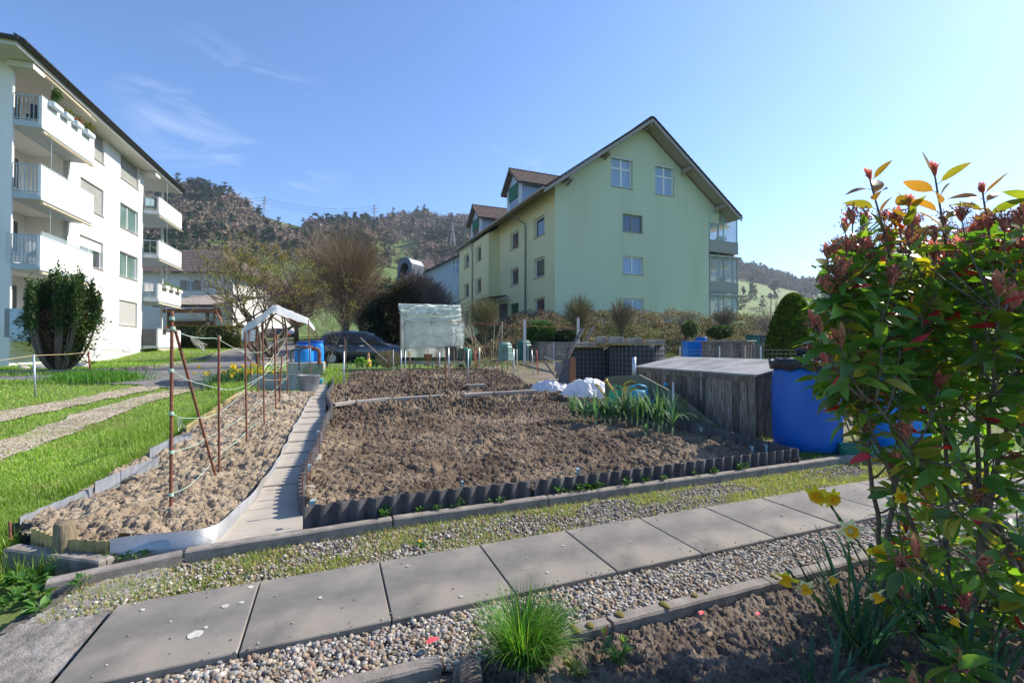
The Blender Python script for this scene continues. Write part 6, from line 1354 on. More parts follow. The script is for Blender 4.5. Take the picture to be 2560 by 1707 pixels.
# clipped hedge
def hedge_pts(p0,p1,Y0,Y1,zt):
    def f(n):
        u=rng.random(n); x0=W(p0,868,Y0)[0];x1=W(p1,868,Y1)[0]; x=x0+(x1-x0)*u; y=Y0+(Y1-Y0)*u; zb=gz(x,y); face=rng.random(n)<.6; d=rng.uniform(0,1.3,n); z=zb+(zt)*rng.random(n); y2=np.where(face,y,y+d); z=np.where(face,z,zb+zt); x=x+(fbm(x*2,z*2,2)-.5)*.1
        return np.stack([x,y2+rng.normal(0,.05,n),z+rng.normal(0,.03,n)],-1),np.tile([0,-1,.3],(n,1))
    return f
HC=[(.05,.085,.018),(.075,.115,.022),(.10,.14,.03),(.09,.09,.03)]
foliage('hedge','long clipped hedge in front of the timber carport','hedge',hedge_pts(418,604,33.5,32,1.55),26000,.11,HC,seed=3)
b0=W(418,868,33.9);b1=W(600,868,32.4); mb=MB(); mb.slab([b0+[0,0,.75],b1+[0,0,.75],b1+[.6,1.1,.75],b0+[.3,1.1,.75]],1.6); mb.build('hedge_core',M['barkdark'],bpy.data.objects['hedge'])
foliage('conifer','dark conifer between the car and the grey house','conifer',ell(at_(975,790,29,-.2),(1.7,1.2,2.3),-1,.3,.4,2),12000,.16,[(.012,.028,.012),(.02,.045,.02),(.03,.06,.035)],seed=5)
foliage('conifer','small blue grey spruce left of the dark conifer','conifer',ell(at_(930,800,28,-.3),(.8,.8,1.7),-1,.3,.3,3),6000,.12,[(.03,.06,.055),(.02,.045,.035)],seed=6)
foliage('evergreen_shrub','brownish dark evergreen shrub behind the plastic shelter','shrub',ell(at_(1010,770,27.5,-.2),(1.1,1,2.0),-1,.3,.4,5),9000,.13,[(.05,.035,.02),(.035,.03,.015),(.07,.05,.03)],seed=7)
foliage('conifer','dense dark hedge conifer behind the head of the bed','conifer',ell(at_(1075,815,26,-.4),(1.7,.8,1.2),-1,.3,.4,6),9000,.14,[(.015,.028,.012),(.03,.045,.02)],seed=8)
foliage('evergreen_shrub','glossy green shrub at the foot of the downpipe','shrub',ell(at_(1350,832,22.2),(.72,.6,.62),-1,.4,.3,7),5200,.11,[(.035,.10,.02),(.06,.15,.03),(.09,.2,.04)],seed=9)
foliage('evergreen_shrub','dark shrub between the glossy one and the corner shrub','shrub',ell(at_(1415,846,22.4),(.8,.6,.42),-1,.4,.3,8),4200,.10,[(.02,.05,.015),(.035,.07,.02)],seed=10)
foliage('evergreen_shrub','variegated green shrub at the right of the ivy bank','shrub',ell(at_(1726,822,22.3),(.42,.4,.42),-1,.4,.3,9),2600,.10,[(.10,.15,.06),(.2,.24,.12),(.05,.09,.03)],seed=11)
foliage('evergreen_shrub','dark green shrub below the lowest balcony','shrub',ell(at_(1800,830,22.8),(.7,.5,.34),-1,.4,.3,10),3000,.10,[(.03,.07,.02),(.05,.09,.02)],seed=12)
# clipped cone thuja
def cone_pts(c,r,H):
    def f(n): z=rng.random(n)**.9; a=rng.uniform(0,6.28,n); rr=r*np.sqrt(np.clip(1-z**1.7,0,1))*(.55+.45*rng.random(n)**.3)*(1+.06*np.sin(a*9+z*5))*np.where(z<.12,.85+z*1.25,1); return np.stack([c[0]+rr*np.cos(a),c[1]+rr*np.sin(a),c[2]+z*H],-1),np.stack([np.cos(a),np.sin(a),.8+0*a],-1)
    return f
c=W(1983,905,9.6); c[2]=float(gz(c[0],c[1])); topz=W(1983,738,9.6)[2]
foliage('thuja','dense egg shaped golden green thuja behind the blue barrel','conifer',cone_pts(c,.57,topz-c[2]),20000,.065,[(.05,.10,.012),(.09,.15,.015),(.14,.19,.02),(.03,.07,.012)],seed=13,dirs=lambda P,N:unit(N*.5+rng.normal(0,.25,P.shape)+[0,0,1.1]))
MB().lathe(c+[0,0,.1],[(.34,0),(.43,(topz-c[2])*.25),(.34,(topz-c[2])*.55),(.12,(topz-c[2])*.85)],14).build('inner_twigs',M['barkdark'],bpy.data.objects['thuja'],smooth=True)
# cream flowering round shrub
foliage('flowering_shrub','small round shrub of dry cream flower heads in front of the car','shrub',ell(at_(973,898,15.2),(.42,.4,.30),-1,.5,.2,11),3600,.05,[(.55,.42,.22),(.62,.5,.3),(.42,.32,.15)],seed=14)
smallplant('primula',RT(903,918),'bright green leafy plant beside the garden gnome','plant',26,.13,.32,[(.16,.34,.04),(.22,.42,.06)]); smallplant('primula',RT(940,920),'darker green leafy plant right of the garden gnome','plant',26,.13,.28,[(.06,.2,.03),(.08,.26,.04)])
# ---------------------------------------------------------------- ivy bank (ground cover)
n=150000; x=rng.uniform(-3.2,30,n); y=rng.uniform(21.2,29,n); a=(y-.18*x); ok=(a>20.2)&(a<27.5)&(x+.12*(y-22)>-2.6); x=x[ok];y=y[ok];m=len(x); z=gz(x,y)+rng.random(m)**1.5*.40+1.3*clod(x*.9,y*.9,3)*fbm(x*.7,y*.7,2,3)
br=fbm(x*.8,y*.8,3,17)[:,None]; col=pick([(.13,.082,.068),(.17,.11,.09),(.09,.06,.052),(.23,.17,.135),(.34,.31,.27)],m,.35); g_=pick([(.08,.12,.04),(.14,.17,.06)],m,.3); mk=(rng.random((m,1))<np.where(br>.52,.42,.10)); col=np.where(mk,g_,col)
mb=MB(); scatter_leaves(mb,np.stack([x,y,z],-1),unit(rng.normal(0,.7,(m,3))+[0,-.3,.7]),rng.uniform(.06,.13,m),col,[SMALL]); mb.build('ivy_ground_cover',M['leafcol'],kind='stuff',label='brown and green ivy ground cover on the bank below the green house',cat='ground cover')
mb=MB()
for k in range(900):
    xx=random.uniform(-3,22);yy=random.uniform(21.5,26)+.18*xx*.9; zz=float(gz(xx,yy)); p=np.array([xx,yy,zz]); d=rng.normal(0,1,3)*[.5,.3,.25]+[0,-.1,.35]; mb.tube([p,p+d*.6,p+d+[0,0,-.12]],.010,3,cap=False,col=(.22,.15,.10) if k%3 else (.32,.24,.17))
mb.build('bramble_stems',M['twig'],kind='stuff',label='tangled dry stems over the bank',cat='ground cover')
# cover on the flat ground behind the main bed (brown border beds)
n=26000; x=rng.uniform(-1.5,9,n);y=rng.uniform(14.5,21.5,n); ok=(toab(x,y)[1]>13.6); x=x[ok];y=y[ok];m=len(x)
mb=MB(); scatter_leaves(mb,np.stack([x,y,gz(x,y)+rng.random(m)*.05],-1),unit(rng.normal(0,1,(m,3))),rng.uniform(.04,.10,m),pick([(.22,.14,.10),(.3,.2,.14),(.13,.10,.07),(.14,.2,.06)],m,.3),[SMALL]); mb.build('leaf_litter',M['leafcol'],kind='stuff',label='brown leaf litter on the ground in front of the ivy bank',cat='ground cover')
# young bare shrub stems left of bank with long straw canes
for k in range(10):
    p=at_(1185+k*6,870,20.5); p[2]=.5; q=p+rng.normal(0,1,3)*[.4,.2,.1]+[-.5 if k<6 else .3,0,1.5]; MB().tube(bez(p,p+[0,0,.6],q-[0,0,.3],q,7),.009,4).build('cane',M['plank'],label='thin straw coloured cane rising in front of the clipped shrub left of the downpipe',cat='cane',group='canes left of the bank')
# ---------------------------------------------------------------- daisies
n=900; px=rng.uniform(60,600,n);k=(px-1280)/FPX; Y=rng.uniform(11.5,28,n); x=k*Y; ok=keepL(x,Y)&(inpoly(x,Y,[p[:2] for p in [RT(240,930),RT(402,915),RT(560,880),RT(600,868)]]+[(-22,27),(-19.5,19)])); x=x[ok];Y=Y[ok];m=len(x)
mb=MB(); mb.inst(np.array([(-1,0,0),(0,-1,0),(1,0,0),(0,1,0)])*.02,np.array([(0,1,2,3)]),rots(m,.5),np.stack([x,Y,gz(x,Y)+.06],-1),pick([(.85,.85,.8),(.8,.8,.75),(.75,.6,.05)],m,.05)); mb.build('daisies',M['leafcol'],kind='stuff',label='tiny white and yellow flowers sprinkled in the grass verge',cat='flowers')
# ---------------------------------------------------------------- haze
hz=MB(); hz.box(-2600,3000,-60,2300,-12,330); 
hm=bpy.data.materials.new('haze'); hm.use_nodes=True; nn=hm.node_tree; nn.nodes.clear(); ov_=nn.nodes.new('ShaderNodeOutputMaterial'); pv=nn.nodes.new('ShaderNodeVolumePrincipled'); pv.inputs['Color'].default_value=(.80,.90,1,1); pv.inputs['Density'].default_value=.00015; pv.inputs['Anisotropy'].default_value=.35; nn.links.new(pv.outputs[0],ov_.inputs['Volume'])
hz.build('haze',hm,kind='stuff')
# ================================================================ GARDEN OBJECTS
rng=np.random.default_rng(99); random.seed(99)
def rod(p,q,r,m,label,name='stake',cat='stake',group=None,n=8,cap=None,ribbed=False):
    p=np.array(p);q=np.array(q)
    if ribbed:
        k=60; t=np.linspace(0,1,k)[:,None]; P=p*(1-t)+q*t; rr=r*(1+.10*(np.arange(k)%2)); mb=MB().tube(P,rr,n)
    else: mb=MB().tube([p,(p+q)/2,q],r,n)
    o=mb.build(name,M[m],smooth=True,label=label,cat=cat,group=group)
    if cap: MB().tube([q-[0,0,.02],q+[0,0,.02]],r*1.5,8).build('cap',M[cap],o)
    return o
def tp(px,py,base):          # top point over a base, same depth
    return W(px,py,base[1])
g='rusty rebar posts of the left bed trellis'
posts=[((430,778),(427,1297),'tall nearest rusty rebar post of the left bed trellis'),((547,838),(548,1178),'second upright rusty rebar post of the left bed trellis'),((613,829),(617,1109),'third rusty rebar post, left of the white canopy'),((657,828),(661,1068),'fourth rusty rebar post of the trellis row'),((686,831),(690,1028),'fifth rusty rebar post of the trellis row'),((716,846),(720,985),'sixth and farthest rusty rebar post of the trellis row'),
 ((622,825),(630,975),'rusty rebar post under the left end of the white canopy'),((643,830),(646,985),'rusty post beneath the left flap of the canopy'),((692,836),(700,1004),'rusty post right beside the fifth trellis post'),((705,888),(697,1010),'short leaning rusty post among the trellis posts'),((771,800),(778,965),'rusty post holding up the right end of the white canopy')]
PB=[]
for (tx,ty),(bx,by),lab in posts:
    b=RT(bx,by,.06); PB.append(b); rod(b-[0,0,.05],tp(tx,ty,b),.0085 if b[1]<6 else .011,'rust',lab,'rebar_post','post',g,8,ribbed=True)
b=RT(539,1190,.06); rod(b,W(435,815,2.95),.0085,'rust','rusty rebar leaning against the nearest trellis post','rebar_post','post',g,ribbed=True)
b=G(26,1348,0); rod(b,tp(24,1303,b),.006,'rust','short rusty rebar peg at the left end of the bed edging','rebar_post','post',ribbed=True)
TF=frame(PB[0][0],PB[0][1],PB[5][0]-PB[0][0],PB[5][1]-PB[0][1],1)
def tw(pts,r,m,label,group,sag=0,sm=40):
    Q=[]
    for px,py in pts: x,z=on(TF,px,py); Q.append((TF[0][0]+TF[1][0]*x,TF[0][1]+TF[1][1]*x,z))
    P=resamp(Q,sm); P+=rng.normal(0,.0035,P.shape); P[1:-1]=(P[:-2]+P[1:-1]*2+P[2:])/4
    MB().tube(P,r,5).build('twine',M[m],smooth=True,label=label,cat='twine',group=group)
gt_='pale green twine strung along the trellis'
tw([(430,822),(446,834),(476,842),(506,847),(542,844),(551,850),(580,869),(613,881),(657,881),(677,866),(688,855),(716,846)],.0024,'twine','topmost pale green twine of the trellis, sagging right of the second post',gt_)
tw([(428,927),(446,936),(473,953),(506,959),(548,973),(592,973),(616,961),(655,941),(690,915),(718,885)],.0023,'twine','second pale green twine from the top of the trellis',gt_)
tw([(428,1034),(446,1045),(500,1046),(548,1033),(583,1006),(613,973),(661,938),(693,887),(716,850)],.0023,'twine','third pale green twine from the top, rising steeply to the right',gt_)
tw([(428,1131),(476,1119),(512,1100),(548,1078),(613,1039),(655,1003),(684,976),(720,940)],.0023,'twine','fourth twine from the top crossing the middle of the left bed',gt_)
tw([(427,1235),(464,1223),(512,1179),(548,1134),(583,1110),(616,1078),(661,1045),(699,1006),(720,985)],.0025,'twine','lowest twine of the trellis close above the soil',gt_)
for k,y in enumerate((893,905,926,948)): tw([(655,y),(690,y+3),(718,y-2)],.003,'twinetan','tan string stretched level between the far trellis posts',"tan strings between the far trellis posts",sm=10)
for k in range(5): tw([(655+k*3,930-k*8),(690,880+k*12),(719,940-k*10)],.0025,'twinewhite','pale frayed string criss-crossing the far trellis posts','frayed strings on the far trellis',sm=14)
def fray(px,py,dx,dy,n,label,Y=None):
    mb=MB()
    for k in range(n):
        x,z=on(TF,px,py); x2,z2=on(TF,px+dx+random.uniform(-6,6),py+dy+random.uniform(-6,8)); o,ax,ay=TF
        p=np.array([o[0]+ax[0]*x,o[1]+ax[1]*x,z]); q=np.array([o[0]+ax[0]*x2,o[1]+ax[1]*x2,z2])+rng.normal(0,.012,3); mb.tube(bez(p,p*.7+q*.3+rng.normal(0,.015,3),p*.3+q*.7+rng.normal(0,.015,3),q,7),.0016,3,cap=False)
    mb.build('frayed_twine',M['twinewhite'],label=label,cat='twine')
fray(476,843,32,26,26,'frayed bundle of pale twine hanging from the top line between the first two posts'); fray(604,880,26,14,14,'frayed twine end near the third trellis post'); fray(446,1046,8,22,7,'thin loose twine hanging by the nearest post'); fray(692,900,14,26,16,'tangled pale strings near the fifth trellis post'); fray(436,1205,14,30,5,'loose pale thread low on the nearest post'); fray(548,1080,24,18,6,'loose thread on the second post'); fray(613,975,22,20,9,'loose threads knotted at the third post'); fray(660,1005,20,24,8,'loose threads low on the fourth post')
for (px,py) in ((430,797),(432,822),(428,927),(428,1034),(428,1131),(427,1237),(548,845),(548,973),(548,1035)):
    x,z=on(TF,px,py); p=np.array([TF[0][0]+TF[1][0]*x,TF[0][1]+TF[1][1]*x,z]); mb=MB(); a=np.linspace(0,6.28*3,30); mb.tube(np.stack([p[0]+.012*np.cos(a),p[1]+.012*np.sin(a),p[2]+np.linspace(-.01,.01,30)],-1),.003,4); mb.build('twine_knot',M['twine'],smooth=True,label='green twine wound in a knot around a rusty trellis post',cat='twine',group='knots on the trellis posts')
# white canopy over the far end of the left bed
tpx=[(605,850),(609,822),(625,806),(674,775),(693,764),(712,771),(750,790),(772,801),(788,828)]; bpx=[(606,854),(618,824),(640,818),(680,784),(690,783),(712,793),(750,805),(768,809),(787,829)]
T1=resamp(np.array([W(a,b,12.6) for a,b in tpx]),60);T2=resamp(np.array([W(a,b,11.2) for a,b in bpx]),60); t=np.linspace(0,1,14)[None,:,None]; S=T1[:,None]*(1-t)+T2[:,None]*t; i_,j_=np.meshgrid(np.arange(60),np.arange(14),indexing='ij')
S[...,2]+=(.10*np.sin(t[...,0]*3.1))+.07*(fbm(i_*.22,j_*.5,3,5)-.5); S[...,1]+=.1*(fbm(i_*.3,j_*.4,2,9)-.5)
t=thing('canopy',(T2[30][0],11.5,.2),'arched white fleece canopy draped over posts behind the left bed','canopy'); mb=MB(); mb.grid(S[...,0],S[...,1],S[...,2]); mb.build('fleece_sheet',M['fleece'],t,smooth=True)
fl=[W(606,822,11.2),W(637,820,11.3),W(633,853,11.3),W(606,854,11.2)]; a=np.linspace(0,1,14); U,V=np.meshgrid(a,a); F_=[np.array(q) for q in fl]; Q=(F_[0]*(1-U[...,None])+F_[1]*U[...,None])*(1-V[...,None])+(F_[3]*(1-U[...,None])+F_[2]*U[...,None])*V[...,None]; Q[...,1]+=.06*np.sin(U*14); mb=MB(); mb.grid(Q[...,0],Q[...,1],Q[...,2]); mb.build('hanging_flap',M['fleece'],t,smooth=True)
mb=MB(); mb.tube(T2+[0,.05,-.02],.014,5); mb.build('frame',M['rust'],t)
# barrels
def barrel(name,c,r,h,m,label,lid=None,lidm='bluelid',rim=True,group=None):
    o=thing(name,c,label,'barrel',group); pr=[(r*.86,0),(r*.93,h*.03),(r*.985,h*.12),(r,h*.3),(r*1.0,h*.7),(r*.97,h*.86),(r*.90,h*.93),(r*.87,h*.955),(r*.90,h*.965),(r*.90,h*.985),(r*.86,h)]
    MB().lathe(c,pr,44).build('body',M[m],o,smooth=True)
    if lid: MB().lathe(c+[0,0,h*.985],[(r*.93,0),(r*.95,.01),(r*.95,.035),(r*.9,.05),(.01,.052)],32).build('lid',M[lidm],o,smooth=True)
    return o
c=W(789,925,14.2); c[2]=float(gz(c[0],c[1])); barrel('blue_barrel',c,.24,W(789,855,14.2)[2]-c[2],'bluepale','bright blue barrel, rightmost of the three by the pump',True)
c=W(763,925,14.9); c[2]=float(gz(c[0],c[1])); barrel('blue_barrel',c,.27,W(763,857,14.9)[2]-c[2],'bluepale','blue barrel with dark blue lid, rear one of the three by the pump',True)
c=W(760,906,13.6); barrel('blue_barrel',c,.27,W(760,868,13.6)[2]-c[2],'bluepale','sky blue barrel with rusty band standing on the concrete basin',True,'rust')
b=W(768,905,13.6); mb=MB(); z0=float(gz(b[0],b[1])); mb.obox((b[0],13.6,(b[2]+z0)/2),(.95,.7,b[2]-z0),rz=.3,bev=.02); mb.build('concrete_basin',M['concrete_pale'],label='pale concrete basin carrying the sky blue barrel',cat='basin')
c=W(798,912,13.0); P=[c,c+[0,0,.35],c+[-.03,0,.42],c+[-.10,0,.46],c+[-.22,0,.44]]; MB().tube(resamp(P,20),.05,10).build('rusty_pipe',M['rust'],smooth=True,label='thick rusty bent pipe in front of the right blue barrel',cat='pipe')
c=W(728,905,13.2); P=[c,c+[0,0,.30],c+[.05,0,.36],c+[.25,0,.36]]; MB().tube(resamp(P,20),.03,8).build('water_pipe',M['darkpanel'],smooth=True,label='dark bent pipe left of the sky blue barrel',cat='pipe')
c=W(748,898,12.6); MB().tube(resamp([c-[0,0,.3],c+[0,0,.25],c+[.1,0,.3],c+[.25,0,.3]],14),.022,8).build('hand_pump',M['wiredark'],smooth=True,label='iron hand pump spout in front of the sky blue barrel',cat='pump')
# concrete end wall of the left bed, bucket
a=RT(623,975);b=RT(752,972); h=W(690,937,a[1])[2]-a[2]; mb=MB(); u=(b-a)/np.linalg.norm(b-a); mb.slab([a+[0,0,h],b+[0,0,h],b+[.0,.06,h],a+[0,.06,h]],h+.05); mb.build('concrete_wall',M['concrete_pale'],label='low mossy concrete wall at the far end of the left bed',cat='wall')
c=RT(772,979,.02); r1=26.5*c[1]/FPX; hb=W(772,938,c[1])[2]-c[2]; bk=thing('bucket',c,'grey zinc bucket standing at the end of the left bed','bucket'); MB().lathe(c,[(r1*.78,0),(r1*.80,.01),(r1*.99,hb*.97),(r1*1.03,hb),(r1*1.0,hb+.008),(r1*.96,hb*.97),(r1*.78,.02)],36).build('body',M['zinc'],bk,smooth=True)
an=np.linspace(0,math.pi,20); MB().tube(np.stack([c[0]+r1*np.cos(an),c[1]-.02-r1*.95*np.sin(an)*.6,c[2]+hb*.92-np.sin(an)*hb*.35],-1),.004,5).build('handle',M['wiredark'],bk)
c=RT(797,962,.02); MB().lathe(c,[(.07,0),(.10,.13),(.105,.14),(.09,.13)],20).build('flower_pot',M['canblue'],smooth=True,label='small pale pot right of the zinc bucket',cat='pot')
# ---- cars
def car(x0,y,z0,L,H,Wd,label,paint,dirn=1,rz=0,suv=True):
    """side on, nose towards +x when dirn=1"""
    t=thing('parked_car',(x0+L/2,y,z0),label,'car'); 
    def X(u): return x0+L*(u if dirn>0 else 1-u)
    st=[(0.0,.34,.62,.80),(.015,.26,.66,.92),(.06,.2,.67,.98),(.2,.2,.665,1),(.45,.2,.65,1),(.62,.2,.635,1),(.72,.2,.62,1),(.85,.2,.585,.98),(.95,.22,.53,.93),(.985,.26,.48,.86),(1.0,.30,.42,.74)]
    V=[]
    for u,zb,zt,ws in st:
        w_=Wd/2*ws; zz=[(zb,.86),(zb+.04,.97),((zb+zt)*.45,1.0),(zt*.86,.985),(zt*.965,.93),(zt,.80)]
        ring=[(X(u),y-w_*s,z0+H*z) for z,s in zz]+[(X(u),y+w_*s,z0+H*z) for z,s in zz[::-1]]; V.append(ring)
    n=12;m=len(V);Vv=[p for r in V for p in r]; F=[(i*n+j,i*n+(j+1)%n,(i+1)*n+(j+1)%n,(i+1)*n+j) for i in range(m-1) for j in range(n)]+[tuple(range(n)),tuple(range((m-1)*n,m*n))]
    mb=MB(); mb.add(Vv,F); bo=mb.build('body',M[paint],t,smooth=True)
    cs=[(.03,.64,.70,.9),(.07,.62,.90,.84),(.14,.62,.975,.80),(.3,.62,1.0,.79),(.48,.62,.995,.79),(.58,.62,.955,.80),(.66,.62,.84,.84),(.73,.6,.70,.9),(.77,.58,.625,.93)]
    V=[]
    for u,zb,zt,ws in cs:
        w0=Wd/2*.95; w1=Wd/2*ws*.96; V.append([(X(u),y-w0,z0+H*zb),(X(u),y-(w0*.4+w1*.6),z0+H*(zb*.4+zt*.6)),(X(u),y-w1,z0+H*(zt-.02)),(X(u),y-w1*.8,z0+H*zt),(X(u),y+w1*.8,z0+H*zt),(X(u),y+w1,z0+H*(zt-.02)),(X(u),y+(w0*.4+w1*.6),z0+H*(zb*.4+zt*.6)),(X(u),y+w0,z0+H*zb)])
    n=8;m=len(V);Vv=[p for r in V for p in r]; F=[(i*n+j,i*n+(j+1)%n,(i+1)*n+(j+1)%n,(i+1)*n+j) for i in range(m-1) for j in range(n)]+[tuple(range(n)),tuple(range((m-1)*n,m*n))]
    mb=MB(); mb.add(Vv,F); cb=mb.build('cabin',M[paint],t,smooth=True)
    def side(u,z,off=.012):      # point on the side glass surface
        k=np.clip((z-.64)/.34,0,1); w=Wd/2*(.95*(1-k)+.775*k)+off; return (X(u),y-w,z0+H*z)
    for poly in ([(.10,.665),(.12,.86),(.20,.93),(.235,.93),(.235,.66)],[(.25,.66),(.25,.935),(.42,.945),(.42,.65)],[(.435,.65),(.435,.945),(.53,.93),(.60,.85),(.70,.655)]):
        mb=MB(); P=[side(u,z) for u,z in poly]; mb.add(P,[tuple(range(len(P)))]); P2=[(p[0],2*y-p[1],p[2]) for p in P]; mb.build('side_window',M['carglass'],t)
    w_=Wd/2*.80; mb=MB(); mb.add([(X(.612),y-w_*.97,z0+H*.925),(X(.612),y+w_*.97,z0+H*.925),(X(.765),y+w_*1.08,z0+H*.655),(X(.765),y-w_*1.08,z0+H*.655)],[(0,1,2,3)]); mb.build('windscreen',M['carglass'],t)
    mb=MB(); mb.add([(X(.075),y-w_,z0+H*.90),(X(.075),y+w_,z0+H*.90),(X(.018),y+w_*1.05,z0+H*.69),(X(.018),y-w_*1.05,z0+H*.69)],[(0,1,2,3)]); mb.build('rear_window',M['carglass'],t)
    mb=MB(); mb.tube([side(.10,.985,-.06),side(.3,1.01,-.06),side(.55,.985,-.06)],.018,5); mb.build('roof_rail',M['chrome'],t)
    for u in (.19,.80):
        for s in(-1,1):
            c=np.array([X(u),y+s*(Wd/2-.10),z0+H*.205]); R_=H*.205; mb=MB(); mb.tube([c+[0,-.11,0],c+[0,-.09,0],c+[0,.09,0],c+[0,.11,0]],[R_*.93,R_,R_,R_*.93],26); wh=mb.build('wheel',M['tyre'],t,smooth=True)
            mb=MB(); cc=c+[0,s*.112,0]; mb.tube([cc,cc+[0,s*.012,0]],R_*.62,18); mb.build('rim',M['rim'],wh)
            mb=MB(); an=np.linspace(-.15,math.pi+.15,16); P=[(c[0]+R_*1.16*math.cos(a),y+s*(Wd/2+.004),c[2]+R_*1.16*math.sin(a)) for a in an]; mb.tube(P,.025,5); mb.build('wheel_arch',M['tyre'],t)
    mb=MB(); mb.obox((X(.70),y-Wd/2-.10,z0+H*.665),(.13,.18,.13),bev=.03); mb.build('mirror',M['black'],t)
    for u in (.29,.50): mb=MB(); mb.obox((X(u),y-Wd/2-.01,z0+H*.575),(.2,.03,.03)); mb.build('door_handle',M['chrome'],t)
    for u in (.245,.43,.665): mb=MB(); mb.obox((X(u),y-Wd/2*.999,z0+H*.43),(.010,.012,H*.40)); mb.build('door_gap',M['black'],t)
    for s in (-1,1):
        mb=MB(); mb.obox((X(.965),y+s*Wd/2*.72,z0+H*.47),(.16,.34,.10),bev=.03); mb.build('headlight',M['carglass'],t); mb=MB(); mb.obox((X(.015),y+s*Wd/2*.78,z0+H*.58),(.10,.22,.20),bev=.03); mb.build('tail_light',M['lampred'],t)
    mb=MB(); mb.obox((X(.5),y,z0+H*.17),(L*.93,Wd*.9,.12)); mb.build('underbody',M['tyre'],t); return t
car(W(785,870,22)[0],22.9,.16,4.65,1.62,1.86,'dark blue grey sport utility vehicle parked behind the beds','carpaint')
zc_=W(700,850,46)[2]; c1=car(W(682,850,46)[0]-2.6,46.9,zc_-.3,4.2,1.5,1.75,'small distant dark car with red tail lights on the road beyond the trees','darkpanel',-1)
car(W(806,850,52)[0],52.9,W(800,832,52)[2]-1.2,4.2,1.5,1.75,'pale distant car behind the small bare fruit tree','whitepaint',-1)
# ---- plastic shelter
sh=thing('plastic_shelter',RT(1078,905,.0),'open plant shelter of translucent pale green plastic on a thin frame','shelter'); Yf=15.8;Yb_=17.2
def sp_(px,py,Y=Yf): return W(px,py,Y)
mb=MB(); zb=float(gz(-3,16))+.05
for px,py,Y in ((1000,762,Yf),(1150,766,Yf),(1012,800,Yf-.1),(1159,806,Yf-.05),(1004,765,Yb_),(1148,768,Yb_)):
    q=sp_(px,py,Y); mb.tube([(q[0],q[1],zb),q],.018,6)
for (a,b,c,d,Y) in ((1000,762,1150,766,Yf),(1010,803,1160,804,Yf-.1),(1010,871,1160,864,Yf-.1)): mb.tube([sp_(a,b,Y),sp_(c,d,Y)],.016,6)
mb.build('frame',M['rust'],sh)
def cloth(c4,nu,nv,amp,seed,m,name,par,fold=.0):
    c4=[np.array(q,float) for q in c4]; U,V=np.meshgrid(np.linspace(0,1,nu),np.linspace(0,1,nv)); U_=U[...,None];V_=V[...,None]; Q=(c4[0]*(1-U_)+c4[1]*U_)*(1-V_)+(c4[3]*(1-U_)+c4[2]*U_)*V_
    rd=lambda x,y,s:1-np.abs(2*fbm(x,y,3,s)-1)*2
    Q[...,1]-=amp*(rd(U*5+V*2,V*4,seed))+fold*np.sin(U*20+V*3)*V; Q[...,2]+=amp*.4*(fbm(U*6,V*5,3,seed+3)-.5); Q[...,0]+=amp*.3*(fbm(U*6,V*5,3,seed+8)-.5)
    mb=MB(); mb.grid(Q[...,0],Q[...,1],Q[...,2]); return mb.build(name,M[m],par,smooth=True)
cloth([sp_(998,759),sp_(1152,763),sp_(1155,783,Yf-.2),sp_(1000,784,Yf-.25)],50,16,.16,3,'tarp','rolled_tarp',sh)
cloth([sp_(1000,782,Yf-.1),sp_(1153,780,Yf-.1),sp_(1156,800,Yf-.15),sp_(1012,806,Yf-.15)],50,16,.14,8,'tarp','folded_tarp',sh)
cloth([sp_(1010,802,Yf-.14),sp_(1161,803,Yf-.14),sp_(1161,864,Yf-.14),sp_(1010,872,Yf-.14)],50,24,.05,12,'tarpclear','front_sheet',sh,.02)
cloth([sp_(1004,765,Yb_),sp_(1148,768,Yb_),sp_(1150,893,Yb_),sp_(1006,893,Yb_)],40,24,.06,15,'tarpclear','rear_sheet',sh,.03)
cloth([sp_(1000,762,Yf),sp_(1004,765,Yb_),sp_(1006,893,Yb_),sp_(1002,872,Yf)],20,24,.04,18,'tarpclear','side_sheet',sh)
cloth([sp_(1150,766,Yf),sp_(1149,767,Yb_),sp_(1150,893,Yb_),sp_(1158,866,Yf)],20,24,.05,19,'tarpclear','side_sheet',sh)
cloth([sp_(998,759),sp_(1152,763),sp_(1149,768,Yb_),sp_(1004,765,Yb_)],30,16,.0,21,'tarp','roof_sheet',sh)
for px,py in ((1011.5,810),(1079,808),(1146,809),(1071,783),(1086.5,783)):
    p=sp_(px,py,Yf-.42); mb=MB(); mb.tube([p,p+[0,.015,0]],.026,12); mb.build('grommet',M['black'],sh)
mb=MB(); p=sp_(1000,903,Yf-.2); q=sp_(1160,903,Yf-.2); mb.slab([p,q,q+[0,.1,0],p+[0,.1,0]],.10); mb.build('base_board',M['plank'],sh)
c=sp_(1162,868,16.3); MB().lathe((c[0],c[1],float(gz(c[0],c[1]))),[(.22,0),(.25,.4),(.25,.6),(.2,.7),(.02,.72)],18).build('plastic_bin',M['bingreen'],smooth=True,label='teal plastic bin at the right corner of the plastic shelter',cat='bin')
c=sp_(1070,893,16.4); mb=MB().lathe(c-[0,0,.15],[(.11,0),(.16,.26),(.17,.27)],18); mb.build('flower_pot',M['terracotta'],smooth=True,label='terracotta pot inside the plastic shelter',cat='pot')
c=sp_(1128,884,16.5); MB().lathe(c-[0,0,.2],[(.2,0),(.25,.55),(.26,.56)],18).build('grey_tub',M['zinc'],smooth=True,label='grey tub inside the plastic shelter at the right',cat='tub')
